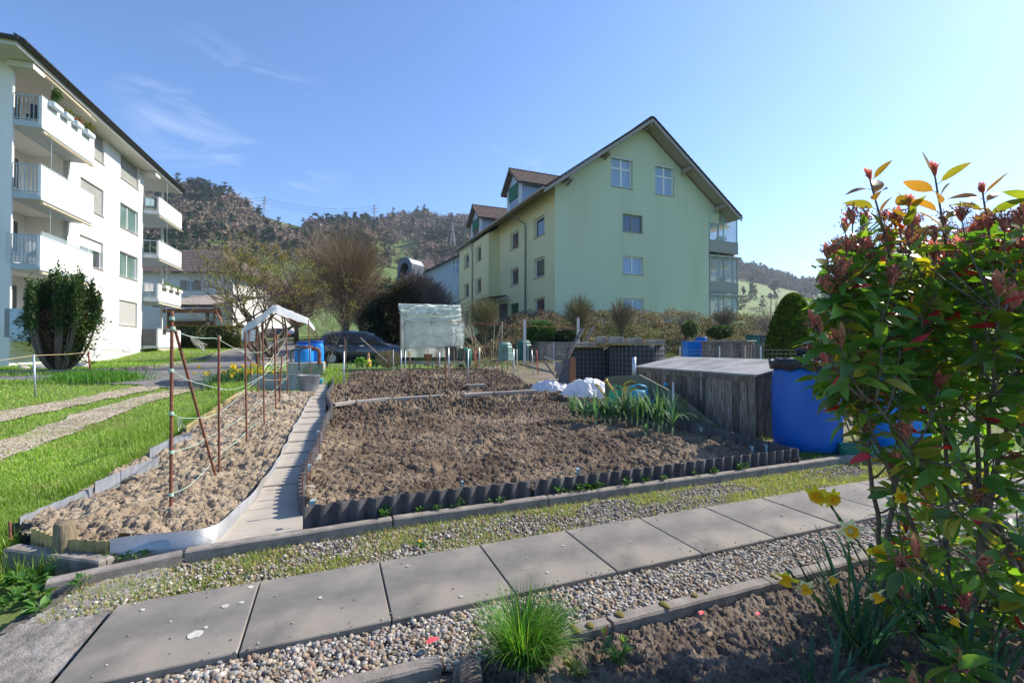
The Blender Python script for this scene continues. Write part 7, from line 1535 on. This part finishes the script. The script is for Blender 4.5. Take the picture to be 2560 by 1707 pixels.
# ---- gnome
c=RT(921,916); gn=thing('garden_gnome',c,'small garden gnome with orange figure and yellow bowl among the plants','garden figure'); MB().lathe(c,[(.10,0),(.12,.05),(.11,.18),(.07,.27),(.04,.3)],16).build('body',M['clothyellow'],gn,smooth=True); v,f=lump(c+[0,0,.35],.06,1,1,1.1,12,4,.05); MB().add(v,f).build('head',M['skin'],gn,smooth=True); MB().lathe(c+[0,0,.39],[(.06,0),(.045,.06),(.005,.16)],14).build('hat',M['terracotta'],gn,smooth=True); MB().tube([c+[-.1,-.03,.22],c+[-.12,-.09,.15],c+[0,-.13,.16],c+[.12,-.09,.15],c+[.1,-.03,.22]],.025,6).build('arms',M['skin'],gn,smooth=True)
# ---- stakes in the bed
S4=lambda x,y:(560+x/3.675,700+y/3.675)
S5=lambda x,y:(1160+x/3.675,760+y/3.675)
lst=[(S4(1103,655),S4(1100,978),.016,'galv'),(S4(1107,530),S4(1110,860),.008,'rust'),(S4(1122,545),S4(1118,850),.007,'wood'),(S4(1497,490),S4(1513,640),.006,'rust'),(S4(1515,645),S4(1515,832),.013,'rust'),(S4(1555,640),S4(1558,855),.012,'blindwhite'),(S4(1525,550),S4(1556,660),.005,'wood'),(S4(1625,640),S4(1634,890),.014,'galv'),(S4(1667,650),S4(1664,898),.010,'galv'),(S4(1703,665),S4(1712,968),.013,'rust'),(S4(1875,625),S4(1877,820),.014,'rust'),(S4(1952,650),S4(1958,832),.014,'rust'),(S4(1980,660),S4(1981,847),.014,'galv'),(S4(2019,375),S4(1998,735),.010,'rust'),(S4(2008,400),S4(2022,735),.010,'rust'),(S4(2035,640),S4(2037,1002),.010,'rust'),(S4(2062,620),S4(2068,890),.018,'galv'),(S4(2113,650),S4(2112,880),.011,'wood'),(S4(2210,650),S4(2211,800),.012,'rust'),(S4(2243,640),S4(2243,955),.013,'galv'),(S4(2312,640),S4(2312,812),.012,'redpost'),
 (S5(38,430),S5(40,732),.012,'wood'),(S5(105,425),S5(106,600),.013,'redpost'),(S5(142,395),S5(145,605),.013,'galv'),(S5(252,420),S5(255,632),.012,'wood'),(S5(305,485),S5(305,800),.008,'rust'),(S5(455,410),S5(458,712),.014,'galv'),(S5(485,415),S5(490,592),.016,'blindwhite'),(S5(622,420),S5(638,637),.012,'galv'),(S5(665,420),S5(682,632),.014,'redpost')]
wn={'galv':'galvanised','rust':'rusty','wood':'brown wooden','blindwhite':'white','redpost':'red'}
for k,(a,b,r,m_) in enumerate(lst):
    B_=RT(b[0],b[1],.05); rod(B_-[0,0,.06],tp(a[0],a[1],B_),r,m_,'%s thin %s stake from the left in the dug bed'%((ordn+['twenty first','twenty second','twenty third','twenty fourth','twenty fifth','twenty sixth','twenty seventh','twenty eighth','twenty ninth','thirtieth'])[k],wn[m_]),'garden_stake','stake','stakes in the large bed',7,cap='clothyellow' if k==9 else None)
B_=RT(*S5(335,528),.0); rod(B_,tp(*S5(348,160),B_),.045,'wood','thick weathered wooden post in front of the pale compost bin','wooden_post','post',n=6)
for a,b,l in ((S5(560,135),S5(555,552),'square pale post with a red top in front of the green compost bin'),(S5(1053,125),S5(1045,520),'short square pale post with a red top behind the leaning beams')):
    B_=RT(b[0],b[1],.0,y0=9); T_=tp(a[0],a[1],B_); t=thing('square_post',B_,l,'post'); mb=MB(); mb.obox((B_+T_)/2,(.085,.085,T_[2]-B_[2]),rz=.3); mb.build('shaft',M['soffit'],t); mb=MB(); mb.obox(T_+[0,0,.0],(.10,.10,.07),rz=.3,bev=.02); mb.build('red_top',M['rust'],t)
p=W(1108,803,13.5);q=W(1451,819,13.5); MB().tube([p,(p+q)/2-[0,0,.03],q],.008,5).build('rusty_wire',M['wirerust'],label='long rusty wire stretched between the shelter and the red topped post',cat='wire')
p=W(*S4(1250,530),14);q=W(*S4(1500,755),14.3); MB().tube([p,q],.028,6).build('wooden_pole',M['wood'],label='thin wooden pole leaning diagonally in front of the car',cat='pole')
# ---- compost bins, boxes at the back
def compbin(px,pt,pb,Y,w_,m,label):
    c=W(px,pb,Y); c[2]=float(gz(c[0],c[1])); h=W(px,pt,Y)[2]-c[2]; t=thing('compost_bin',c,label,'compost bin'); MB().lathe(c,[(w_*.54,0),(w_*.50,h*.45),(w_*.49,h*.46),(w_*.47,h*.74),(w_*.40,h*.82)],8,rz=.39).build('body',M[m],t); MB().lathe(c+[0,0,h*.82],[(w_*.44,0),(w_*.43,h*.06),(w_*.30,h*.16),(w_*.02,h*.18)],8,rz=.39).build('lid',M[m],t)
    mb=MB(); mb.obox(c+[0,-w_*.50,h*.18],(w_*.4,.03,h*.26)); mb.build('hatch',M[m],t)
    for k in range(5): mb=MB(); mb.obox(c+[0,-w_*.485,h*(.42+.07*k)],(w_*.5,.03,.012)); mb.build('rib',M[m],t)
compbin(1263,855,902,18.5,.66,'binpale','pale faded green compost bin behind the bed'); compbin(1309,850,897,19.2,.74,'bingreen','dark green compost bin right of the pale one')
def plankbox(a,b,zt,dep,label,m='plankcol',lidm='lid',z0=None,name='wooden_box',slope=0,np_=12,over=.05,cat='box'):
    a=np.array(a,float)[:2];b=np.array(b,float)[:2];u=(b-a);L=np.linalg.norm(u);u/=L;n=np.array([-u[1],u[0]]); 
    if n@np.array([0,1])<0 and abs(u[0])>.5: n=-n
    if dep<0: n=-n; dep=-dep
    zg=float(gz(*a))-.05 if z0 is None else z0; t=thing(name,(a[0],a[1],zg),label,cat); fr=(a,u,n); 
    mb=MB(fr)
    for k in range(np_):
        w_=L/np_; j=random.uniform(-.005,.005); mb.box(k*w_+.004,(k+1)*w_-.004,-.02+j,.0+j,zg+random.uniform(0,.02),zt-.03-.0,col=np.ones(3)*random.uniform(.55,1.35))
    MB(fr).box(.01,L-.01,.012,.02,zg,zt-.05).build('black_backing',M['black'],t)  # thin black sheet directly behind the gaps of the front planks
    mb.build('front_planks',M[m],t); mb=MB(fr); ns_=max(2,int(dep/.11))
    for e,s in ((0,-1),(L,1)):
        for k in range(ns_): mb.add([(e+s*.02*0,.002+k*dep/ns_,zg),(e,.002+(k+1)*dep/ns_-.006,zg),(e,.002+(k+1)*dep/ns_-.006,zt-.03+slope*(k+1)/ns_),(e,.002+k*dep/ns_,zt-.03+slope*k/ns_)],[(0,1,2,3)],col=np.ones(3)*random.uniform(.45,1.1))
    mb.add([(0,dep,zg),(L,dep,zg),(L,dep,zt+slope-.03),(0,dep,zt+slope-.03)],[(0,1,2,3)],col=(.6,.6,.6)); mb.build('side_planks',M[m],t)
    mb=MB(fr); mb.box(.0,L,-.035,-.026,zt-.10,zt-.035,col=(.8,.8,.8)); mb.build('batten',M[m],t)
    mb=MB(fr); o_=over; P=[(-o_,-o_,zt-.012),(L+o_,-o_,zt-.012),(L+o_,dep+o_,zt+slope),(-o_,dep+o_,zt+slope)]; Q=[(x,y,z-.022) for x,y,z in P]; mb.add(P+Q,[(0,1,2,3),(7,6,5,4),(0,4,5,1),(1,5,6,2),(2,6,7,3),(3,7,4,0)]); mb.build('lid',M[lidm],t); return t,fr,L
plankbox(W(1350,895,18.5),W(1440,895,18.8),W(1350,854,18.5)[2],.9,'low grey wooden box with a grey lid behind the bed','plankcol')
# big wooden cold frame by the barrel
t,fr,L=plankbox((2.69,5.0),(1.99,7.1),.735,-.68,'large weathered wooden plank box with sloping grey lid beside the blue barrel','plankcol','lid',.02,'cold_frame',.135,20)
mb=MB(fr); mb.box(L*.36,L*.36+.03,-.05,-.036,.35,.70); mb.build('strap',M['paver'],t)
plankbox(W(1755,898,13),W(1862,900,12.2),W(1755,851,13)[2],.8,'dark wire wrapped box with a pale grey lid behind the cold frame','plankcol','concrete_pale')
def simplebox(px0,px1,pt,pb,Y,dep,m,label,name='plastic_box',cat='box',rim=True):
    a=W(px0,pb,Y);b=W(px1,pt,Y); z0=min(a[2],float(gz(a[0],Y))); c=((a[0]+b[0])/2,Y+dep/2,(z0+b[2])/2); t=thing(name,(c[0],c[1],z0),label,cat); mb=MB(); mb.obox(c,(b[0]-a[0],dep,b[2]-z0),bev=.02); mb.build('body',M[m],t); mb=MB(); mb.obox((c[0],c[1],b[2]+.012),(b[0]-a[0]+.05,dep+.05,.03),bev=.01); mb.build('lid',M[m],t)
simplebox(1719,1750,855,895,13.6,.45,'bluepale','bright blue rectangular water box behind the cold frame')
c=W(1753,893,14.6); c[2]=float(gz(c[0],c[1])); barrel('blue_barrel',c,.20,W(1753,843,14.6)[2]-c[2],'bluebarrel','small dark blue drum behind the bright blue water box')
simplebox(1881,1900,838,862,14,.4,'bingreen','dark green lidded box behind the picket boards'); simplebox(1903,1924,838,862,14.3,.4,'darkpanel','dark grey box right of the green one')
for k in range(9):
    px=1869+k*7; a=W(px,890,11.5);h=W(px,858+random.uniform(-3,3),11.5)[2]; z0=float(gz(a[0],11.5)); mb=MB(); w_=.05; mb.prism([(a[0]-w_/2,11.5),(a[0]+w_/2,11.5),(a[0]+w_/2,11.52),(a[0]-w_/2,11.52)],z0,[h,h-.03,h-.03,h]); mb.build('picket',M['wood'],label='grey weathered picket board of the low fence behind the thuja',cat='board',group='picket boards behind the thuja')
# ---- compost cylinders with mesh, boards and pavers
def cyl(cpx,Y,r,pt,label):
    c=W(cpx,pt,Y+r); zt=W(cpx,pt,Y)[2]; z0=float(gz(c[0],c[1])); t=thing('compost_ring',(c[0],c[1],z0),label,'compost ring'); n=60; mb=MB(); an=np.linspace(0,2*math.pi,n,endpoint=False); V=[]
    for k,z in enumerate(np.linspace(z0,zt,12)):
        for j,a in enumerate(an): rr=r*(1+.035*(vn(np.array(a*6),np.array(k*.8),3)-.5)+.02*math.sin(a*3)); V.append((c[0]+rr*math.cos(a),c[1]+rr*math.sin(a),z))
    mb.add(V,[(i*n+j,i*n+(j+1)%n,(i+1)*n+(j+1)%n,(i+1)*n+j) for i in range(11) for j in range(n)]+[tuple(range(11*n,12*n))]); mb.build('liner',M['blackmesh'],t,smooth=True)
    mb=MB(); rw=r*1.03
    for z in np.arange(z0+.05,zt,.10): mb.tube([(c[0]+rw*math.cos(a),c[1]+rw*math.sin(a),z) for a in np.linspace(0,2*math.pi,49)],.0022,3,cap=False)
    for a in np.linspace(0,2*math.pi,int(2*math.pi*rw/.09),endpoint=False): mb.tube([(c[0]+rw*math.cos(a),c[1]+rw*math.sin(a),z0),(c[0]+rw*math.cos(a),c[1]+rw*math.sin(a),zt)],.0022,3,cap=False)
    mb.build('wire_mesh',M['wire'],t); return c,zt
c1_,z1_=cyl(1592,9.2,.56,862,'right black lined wire mesh compost ring topped with stone slabs'); c2_,z2_=cyl(1478,9.9,.56,868,'left black lined wire mesh compost ring behind the leaning beam')
def flat(px0,px1,pyt,pyb,Y,dp,m,label,name='paving_stone',cat='stone slab',group='stone slabs weighing down the compost rings',rz=0.):
    a=W(px0,pyb,Y);b=W(px1,pyt,Y); MB().obox(((a[0]+b[0])/2,Y+dp/2,(a[2]+b[2])/2),(b[0]-a[0],dp,abs(b[2]-a[2])),rz=rz,bev=.008).build(name,M[m],label=label,cat=cat,group=group)
for k,(x0,x1,yt,yb,Y,lab) in enumerate([(1526,1560,842,859,9.35,'wide flat slab on the left of the right compost ring'),(1569,1608,845,859.5,9.5,'pale flat slab in the middle of the right compost ring'),(1620,1662,849,861,9.4,'flat slab at the right edge of the right compost ring'),(1455,1492,855,867,9.9,'tilted slab at the front of the left compost ring'),(1494,1517,841,858,10.2,'upright block standing on the left compost ring'),(1520,1560,845,851,10.4,'rear slab between the two compost rings'),(1440,1462,857,864,10.3,'thin slab at the left rim of the left compost ring')]): flat(x0,x1,yt,yb,Y,.28,'paver',lab,rz=random.uniform(-.15,.15))
for k,(x0,x1,yt,yb,Y) in enumerate([(1430,1516,866,869,9.75),(1527,1660,860.5,863,9.25)]): flat(x0,x1,yt,yb,Y,.7,'moss','mossy yellow board covering the %s compost ring'%['left','right'][k],'cover_board','board',None)
def beam(p,q,w_,th,m,label,name='wooden_beam'):
    p=np.array(p);q=np.array(q);u=q-p;L=np.linalg.norm(u); mb=MB(); mb.tube([p,q],w_,4); mb.build(name,M[m],label=label,cat='beam')
beam(W(1390,945,8.9),W(1456,822,9.3),.045,.05,'wood','thick grey beam leaning against the left compost ring'); beam(W(1455,870,10.6),W(1484,815,10.8),.035,.05,'wood','second beam leaning behind the first one'); beam(W(1386,938,8.7),W(1362,905,8.9),.02,.02,'wood','short stick crossing the foot of the leaning beam'); beam(W(1360,892,9.2),W(1395,905,9.0),.02,.02,'plank','short pale lath beside the leaning beam'); beam(W(1393,884,11),W(1434,890,10.8),.012,.02,'plank','thin pale lath above the metal box behind the beam')
def plate(pts,Y,dy,m,label,name,cat='board',th=.02):
    P=[W(x,y,Y+(dy[i] if isinstance(dy,(list,tuple)) else 0)) for i,(x,y) in enumerate(pts)]; mb=MB(); P=np.array(P); n=len(P); nn_=np.cross(P[1]-P[0],P[2]-P[0]);nn_/=np.linalg.norm(nn_); Q=P+nn_*th; mb.add(np.r_[P,Q],[tuple(range(n)),tuple(range(2*n-1,n-1,-1))]+[(i,(i+1)%n,n+(i+1)%n,n+i) for i in range(n)]); mb.build(name,M[m],label=label,cat=cat)
plate([(1394,957),(1424,957),(1426,893),(1405,903)],9.0,0,'darkpanel','dark grey sheet standing behind the leaning beam','dark_board'); plate([(1423,955),(1440,955),(1438,893),(1426,893)],8.95,0,'brownwood','orange brown particle board next to the dark sheet','particle_board'); plate([(1386,930),(1402,928),(1404,905),(1388,905)],9.4,0,'zinc','bent grey metal piece left of the dark sheet','metal_sheet')
# flat frames with gravel at the back
for k,(a,b,lab) in enumerate([((1255,896),(1385,929),'long low grey timber bordering the small back bed'),((1262,880),(1392,884),'far low timber of the small back bed')]):
    p=RT(*a,.06);q=RT(*b,.06); u=q-p; mb=MB(); mb.slab([p,q,q+[0,.08,0],p+[0,.08,0]],.14); mb.build('bed_timber',M['paver'],label=lab,cat='timber')
# ---- plastic sheets heap, concrete plate, cans
def heap(pc,sx,sy,h,seed,label,m='foil',rz=0.,name='plastic_sheet'):
    U,V=np.meshgrid(np.linspace(-1,1,70),np.linspace(-1,1,50)); r=np.sqrt(U*U+V*V*1.0); edge=.92+.22*(fbm(np.arctan2(V,U)*1.2+9+seed,r*0+seed,3,seed)-.5); mk=r<edge*1.05
    rd=1-np.abs(2*fbm(U*2.2+seed,V*2.6+seed,3,seed)-1)*1.6; rd2=1-np.abs(2*fbm(U*5+seed,V*5+seed,3,seed+2)-1)*1.6
    Z=h*(np.clip(1-(r/edge)**2.2,0,1)**.6)*(.45+.55*rd)+.05*rd2+.012; c,s=math.cos(rz),math.sin(rz); X=pc[0]+(U*sx)*c-(V*sy)*s; Y=pc[1]+(U*sx)*s+(V*sy)*c
    MB().grid(X,Y,gz(X,Y)+.05+Z,mk).build(name,M[m],smooth=True,label=label,cat='plastic sheet')
heap(RT(1475,1000),.54,.44,.29,5,'crumpled translucent white plastic sheet heaped in front of the compost rings'); heap(RT(1378,985),.42,.30,.18,12,'flatter crumpled plastic sheet end at the left of the heap')
p=RT(1385,968,.1); MB().obox(p+[0,0,.12],(.24,.12,.08),rz=.2,bev=.01).build('stone_block',M['paver'],label='grey stone block weighing down the plastic sheet',cat='block')
fr=(np.array(AB(4.30,0.)),GW,np.array([-GU[0],-GU[1]])); pts=[on(fr,px,py) for px,py in [(1512,942),(1597,936),(1690,985),(1812,1085),(1700,1072),(1512,1012)]]; mb=MB(fr); P=[(x,0,z) for x,z in pts]; Q=[(x,-.03,z) for x,z in pts]; n=6; mb.add(P+Q,[tuple(range(n)),tuple(range(2*n-1,n-1,-1))]+[(i,(i+1)%n,n+(i+1)%n,n+i) for i in range(n)]); mb.build('concrete_plate',M['plate'],label='slanting mossy concrete plate between the leeks and the wooden box',cat='plate')
b=RT(1586,1000,.0); rod(W(1586,955,6.6),W(1585,893,6.6),.028,'galv','short grey post with a rounded top by the corner of the wooden box','grey_post','post')
plate([(1680,1018),(1685,1018),(1685,955),(1680,955)],5.2,0,'blindwhite','thin white plant label stick behind the tallest leeks','plant_label','label',.004)
def can(px,py,Y,m,label,s=1.,rz=0.,sp=None):
    c=W(px,py,Y); t=thing('watering_can',c,label,'watering can'); R_=rot(0,0,rz); f=lambda P:np.array(P)@R_.T*s+c
    mb=MB(); mb.lathe((0,0,0),[(.105,0),(.115,.02),(.11,.16),(.085,.22),(.06,.245)],22,sx=1.15,sy=.75); v=mb.V[0]; mb.V=[v@R_.T*s+c]; mb.build('body',M[m],t,smooth=True)
    MB().tube(f(resamp([(-.12,0,.06),(-.15,0,.16),(-.13,0,.27),(-.02,0,.31),(.08,0,.28),(.09,0,.20)],16)),.014*s,8).build('handle',M[m],t,smooth=True)
    MB().tube(f([(.11,0,.05),(.19,0,.14),(.30,0,.28)]),np.array([.028,.018,.013])*s,8).build('spout',M[sp or m],t,smooth=True)
    q=f([(.30,0,.28),(.33,0,.315)]); MB().tube(q,[.015*s,.035*s],12).build('rose',M[sp or m],t,smooth=True)
can(1600,1026,6.1,'canblue','turquoise blue watering can behind the leeks',1.12,.1); can(1578,1012,6.5,'canyellow','yellow watering can behind the blue one',1.1,2.9); can(1540,1012,6.6,'cangreen','green watering can with a yellow spout at the left of the others',.9,2.6,'canyellow')
# ---- big blue barrel, liner, hoses, post
BC=np.array([2.98,4.62,-.02]); br_=barrel('blue_barrel',BC,.305,.90,'bluebarrel','big royal blue barrel with black liner at the right of the wooden box')
mb=MB(); n=72; V=[]
for k in range(6):
    for j in range(n):
        a=j*2*math.pi/n; r_=[.05,.24,.30,.325,.33,.315][k]*(1+.05*(vn(np.array(a*5),np.array(k*1.),5)-.5)); z=[.86,.88,.915,.91,.87,.82][k]+(.05*(vn(np.array(a*4+3),np.array(k*.5),8)-.5) if k>1 else 0)-(.05*max(0,vn(np.array(a*3.),np.array(1.),2)-.5) if k==5 else 0); V.append((BC[0]+r_*math.cos(a),BC[1]+r_*math.sin(a),BC[2]+z))
mb.add(V,[(i*n+j,i*n+(j+1)%n,(i+1)*n+(j+1)%n,(i+1)*n+j) for i in range(5) for j in range(n)]); mb.build('liner',M['black'],br_,smooth=True)
P=resamp([BC+[-.16,-.10,.99],BC+[-.08,-.14,1.01],BC+[.02,-.16,.955],BC+[.12,-.17,.925],BC+[.22,-.12,.92]],70); MB().tube(P,.034*(1+.13*(np.arange(70)%2)),14).build('corrugated_hose',M['black'],smooth=True,label='thick black corrugated hose lying over the rim of the big blue barrel',cat='hose')
p0=G(2092,1136,0); p0=W(2090,1110,4.95); zb=-.03; pt=W(2089,770,4.95); mb=MB(); t=thing('hose_post',(p0[0],p0[1],zb),'grey wooden post holding the green garden hose','post'); mb.obox((pt[0],pt[1],(zb+pt[2])/2),(.085,.085,pt[2]-zb),rz=.3,bev=.006); mb.build('shaft',M['wood'],t); mb=MB(); mb.obox((pt[0]+.12,pt[1],pt[2]-.14),(.35,.05,.07),rz=.3); mb.build('cross_piece',M['wood'],t)
mb=MB(); hc=W(2062,775,4.80); P=[]
for k in range(9):
    w_=.085+.012*math.sin(k*2.1); hh=.40+.05*math.sin(k*1.3+1); x0=hc[0]-.02+.009*k; y0=hc[1]-.05+.014*k
    an=np.linspace(0,2*math.pi,26,endpoint=False)
    for a in an: P.append((x0+w_*math.sin(a)*(.75+.25*math.cos(a)),y0+.03*math.sin(a+k),hc[2]-.0-hh/2+hh/2*math.cos(a)))
P=np.array(P); mb.tube(P,.011,7); mb.build('garden_hose',M['hose'],smooth=True,label='green garden hose hung in loops on the grey post',cat='hose')
q=W(2085,850,4.7); MB().tube(resamp([q,q-[0,0,.3],q+[.02,-.05,-.7],q+[.1,-.1,-.86],q+[.28,-.05,-.87]],30),.011,7).build('garden_hose',M['hose'],smooth=True,label='dark green hose hanging down beside the big blue barrel',cat='hose')
c=W(2240,1090,4.7); c[2]=-.03; barrel('blue_barrel',c,.29,W(2240,930,4.7)[2]+.03,'bluepale','light blue barrel half hidden behind the red tipped shrub')
cc=W(2145,1120,4.3); cc[2]=-.01; a=np.linspace(0,6.28*4,90); MB().tube(np.stack([cc[0]+.16*np.cos(a),cc[1]+.10*np.sin(a),cc[2]+.02+a*.004+.01*np.sin(a*3)],-1),.011,6).build('garden_hose',M['hose'],smooth=True,label='coil of green hose lying on the ground right of the big blue barrel',cat='hose')
# ---- wire mesh fences
def mesh_fence(p,q,z0,z1,s,label,posts_=0,r=.0016):
    p=np.array(p);q=np.array(q);L=np.linalg.norm(q-p); t=thing('wire_fence',(p[0],p[1],z0),label,'fence'); mb=MB()
    for z in np.arange(z0,z1+.001,s): mb.tube([(p[0],p[1],z),(q[0],q[1],z)],r,3,cap=False)
    n=int(L/s)
    for k in range(n+1): x,y=p+(q-p)*k/n; mb.tube([(x,y,z0),(x,y,z1)],r,3,cap=False)
    mb.build('wire_mesh',M['wire'],t)
    for k in range(posts_): x,y=p+(q-p)*k/max(1,posts_-1); MB().tube([(x,y,z0-.1),(x,y,z1+.06)],.012,6).build('post',M['galv'],t)
mesh_fence(W(1700,895,9.2)[:2],W(2010,905,8.6)[:2],.22,.98,.075,'fine wire mesh fence between the cold frame and the thuja',4)
mesh_fence(W(1320,890,17)[:2],W(1450,890,16.5)[:2],.35,1.15,.09,'wire mesh fence in front of the grey lidded box',3,.003)
# ---- left fence by the drive
B1=RT(89,993);T1_=tp(84,886,B1); rod(B1,T1_,.016,'galv','thin galvanised post on the lawn left of the trellis','fence_post','post'); B2=RT(226,931);T2_=tp(220,877,B2); rod(B2,T2_,.02,'redpost','thin red brown post by the grass tuft at the drive','fence_post','post')
MB().tube([W(-120,918,7.5),T1_-[0,0,.02],(T1_+T2_)/2-[0,0,.05],T2_-[0,0,.05]],.006,4).build('fence_string',M['twinetan'],label='tan string running from the left edge over the galvanised post to the red brown post',cat='string')
# earth and side path behind the wooden box
A,B=np.meshgrid(np.linspace(4.12,13,90),np.linspace(1.0,21,150)); X,Y=AB(A,B); MB().grid(X,Y,gz(X,Y)+.004+.02*(fbm(X*2,Y*2,3,2)-.3)).build('earth_path',M['earth'],smooth=True,kind='structure')
n=9000; a=rng.uniform(4.2,11,n);b=rng.uniform(1.1,20,n); x,y=AB(a,b); ok=fbm(x*.8,y*.8,3,66)>.5; x=x[ok];y=y[ok];m=len(x); mb=MB(); blades(mb,np.stack([x,y,gz(x,y)],-1),rng.uniform(0,6.28,m),rng.uniform(.03,.12,m),np.maximum(.005,y*.0011),rng.uniform(0,.7,m),rng.uniform(.2,1.2,m),pick([(.12,.2,.03),(.2,.24,.06),(.3,.26,.12)],m),seg=2); mb.build('weedy_grass',M['blade'],kind='stuff',label='sparse weedy grass on the earth behind the wooden box',cat='grass')

n=260; a=rng.uniform(-.5,5,n); b=np.where(rng.random(n)<.75,rng.choice([.015,.485],n)+rng.normal(0,.02,n),rng.uniform(.03,.47,n)); x,y=AB(a,b); mb=MB(); mb.inst(ICV2,ICF2,rots(n,.8)*(rng.uniform(.0015,.0045,n)[:,None,None]*np.array([1,1,.6])),np.stack([x,y,np.full(n,.004)],-1),PCOL[rng.integers(0,len(PCOL),n)]); mb.build('slab_grit',M['pebble'],smooth=True,kind='stuff',label='few small stray stones lying on the paving slabs',cat='gravel')
n=420; k_=rng.integers(0,10,n)*.5; a=k_+rng.normal(0,.004,n); b=rng.uniform(.0,.5,n); s_=fbm(a*7+9,b*9,2,3)>.5; a=a[s_];b=b[s_];n=len(a); x,y=AB(a,b); mb=MB(); blades(mb,np.stack([x,y,np.full(n,-.006)],-1),rng.uniform(0,6.28,n),rng.uniform(.007,.016,n),.002,rng.uniform(.2,1.,n),rng.uniform(.2,1.2,n),pick([(.25,.24,.06),(.16,.2,.04),(.3,.24,.1)],n),seg=2); mb.build('joint_moss',M['blade'],kind='stuff',label='moss and tiny weeds in the joints of the slabs',cat='moss')

mb=MB()
for p_ in strips[1:]:
    m_=len(p_)//2; i=rng.integers(0,m_,2600); u=rng.random((2600,1)); q=p_[i]*(1-u)+p_[::-1][i]*u; q=q+rng.normal(0,.06,q.shape); x,y=q[:,0],q[:,1]; mb.inst(ICOV*np.array([1,1,.5]),ICOF,rots(2600,.5)*rng.uniform(.004,.011,2600)[:,None,None],np.stack([x,y,gz(x,y)+.012],-1),PCOL[rng.integers(0,len(PCOL),2600)]*np.array([1.15,1.08,.95]))
mb.build('track_stones',M['pebble'],kind='stuff',label='loose small stones on the two gravel wheel tracks',cat='gravel')
for o in list(bpy.data.objects):
    if '_wl' in o: del o['_wl']
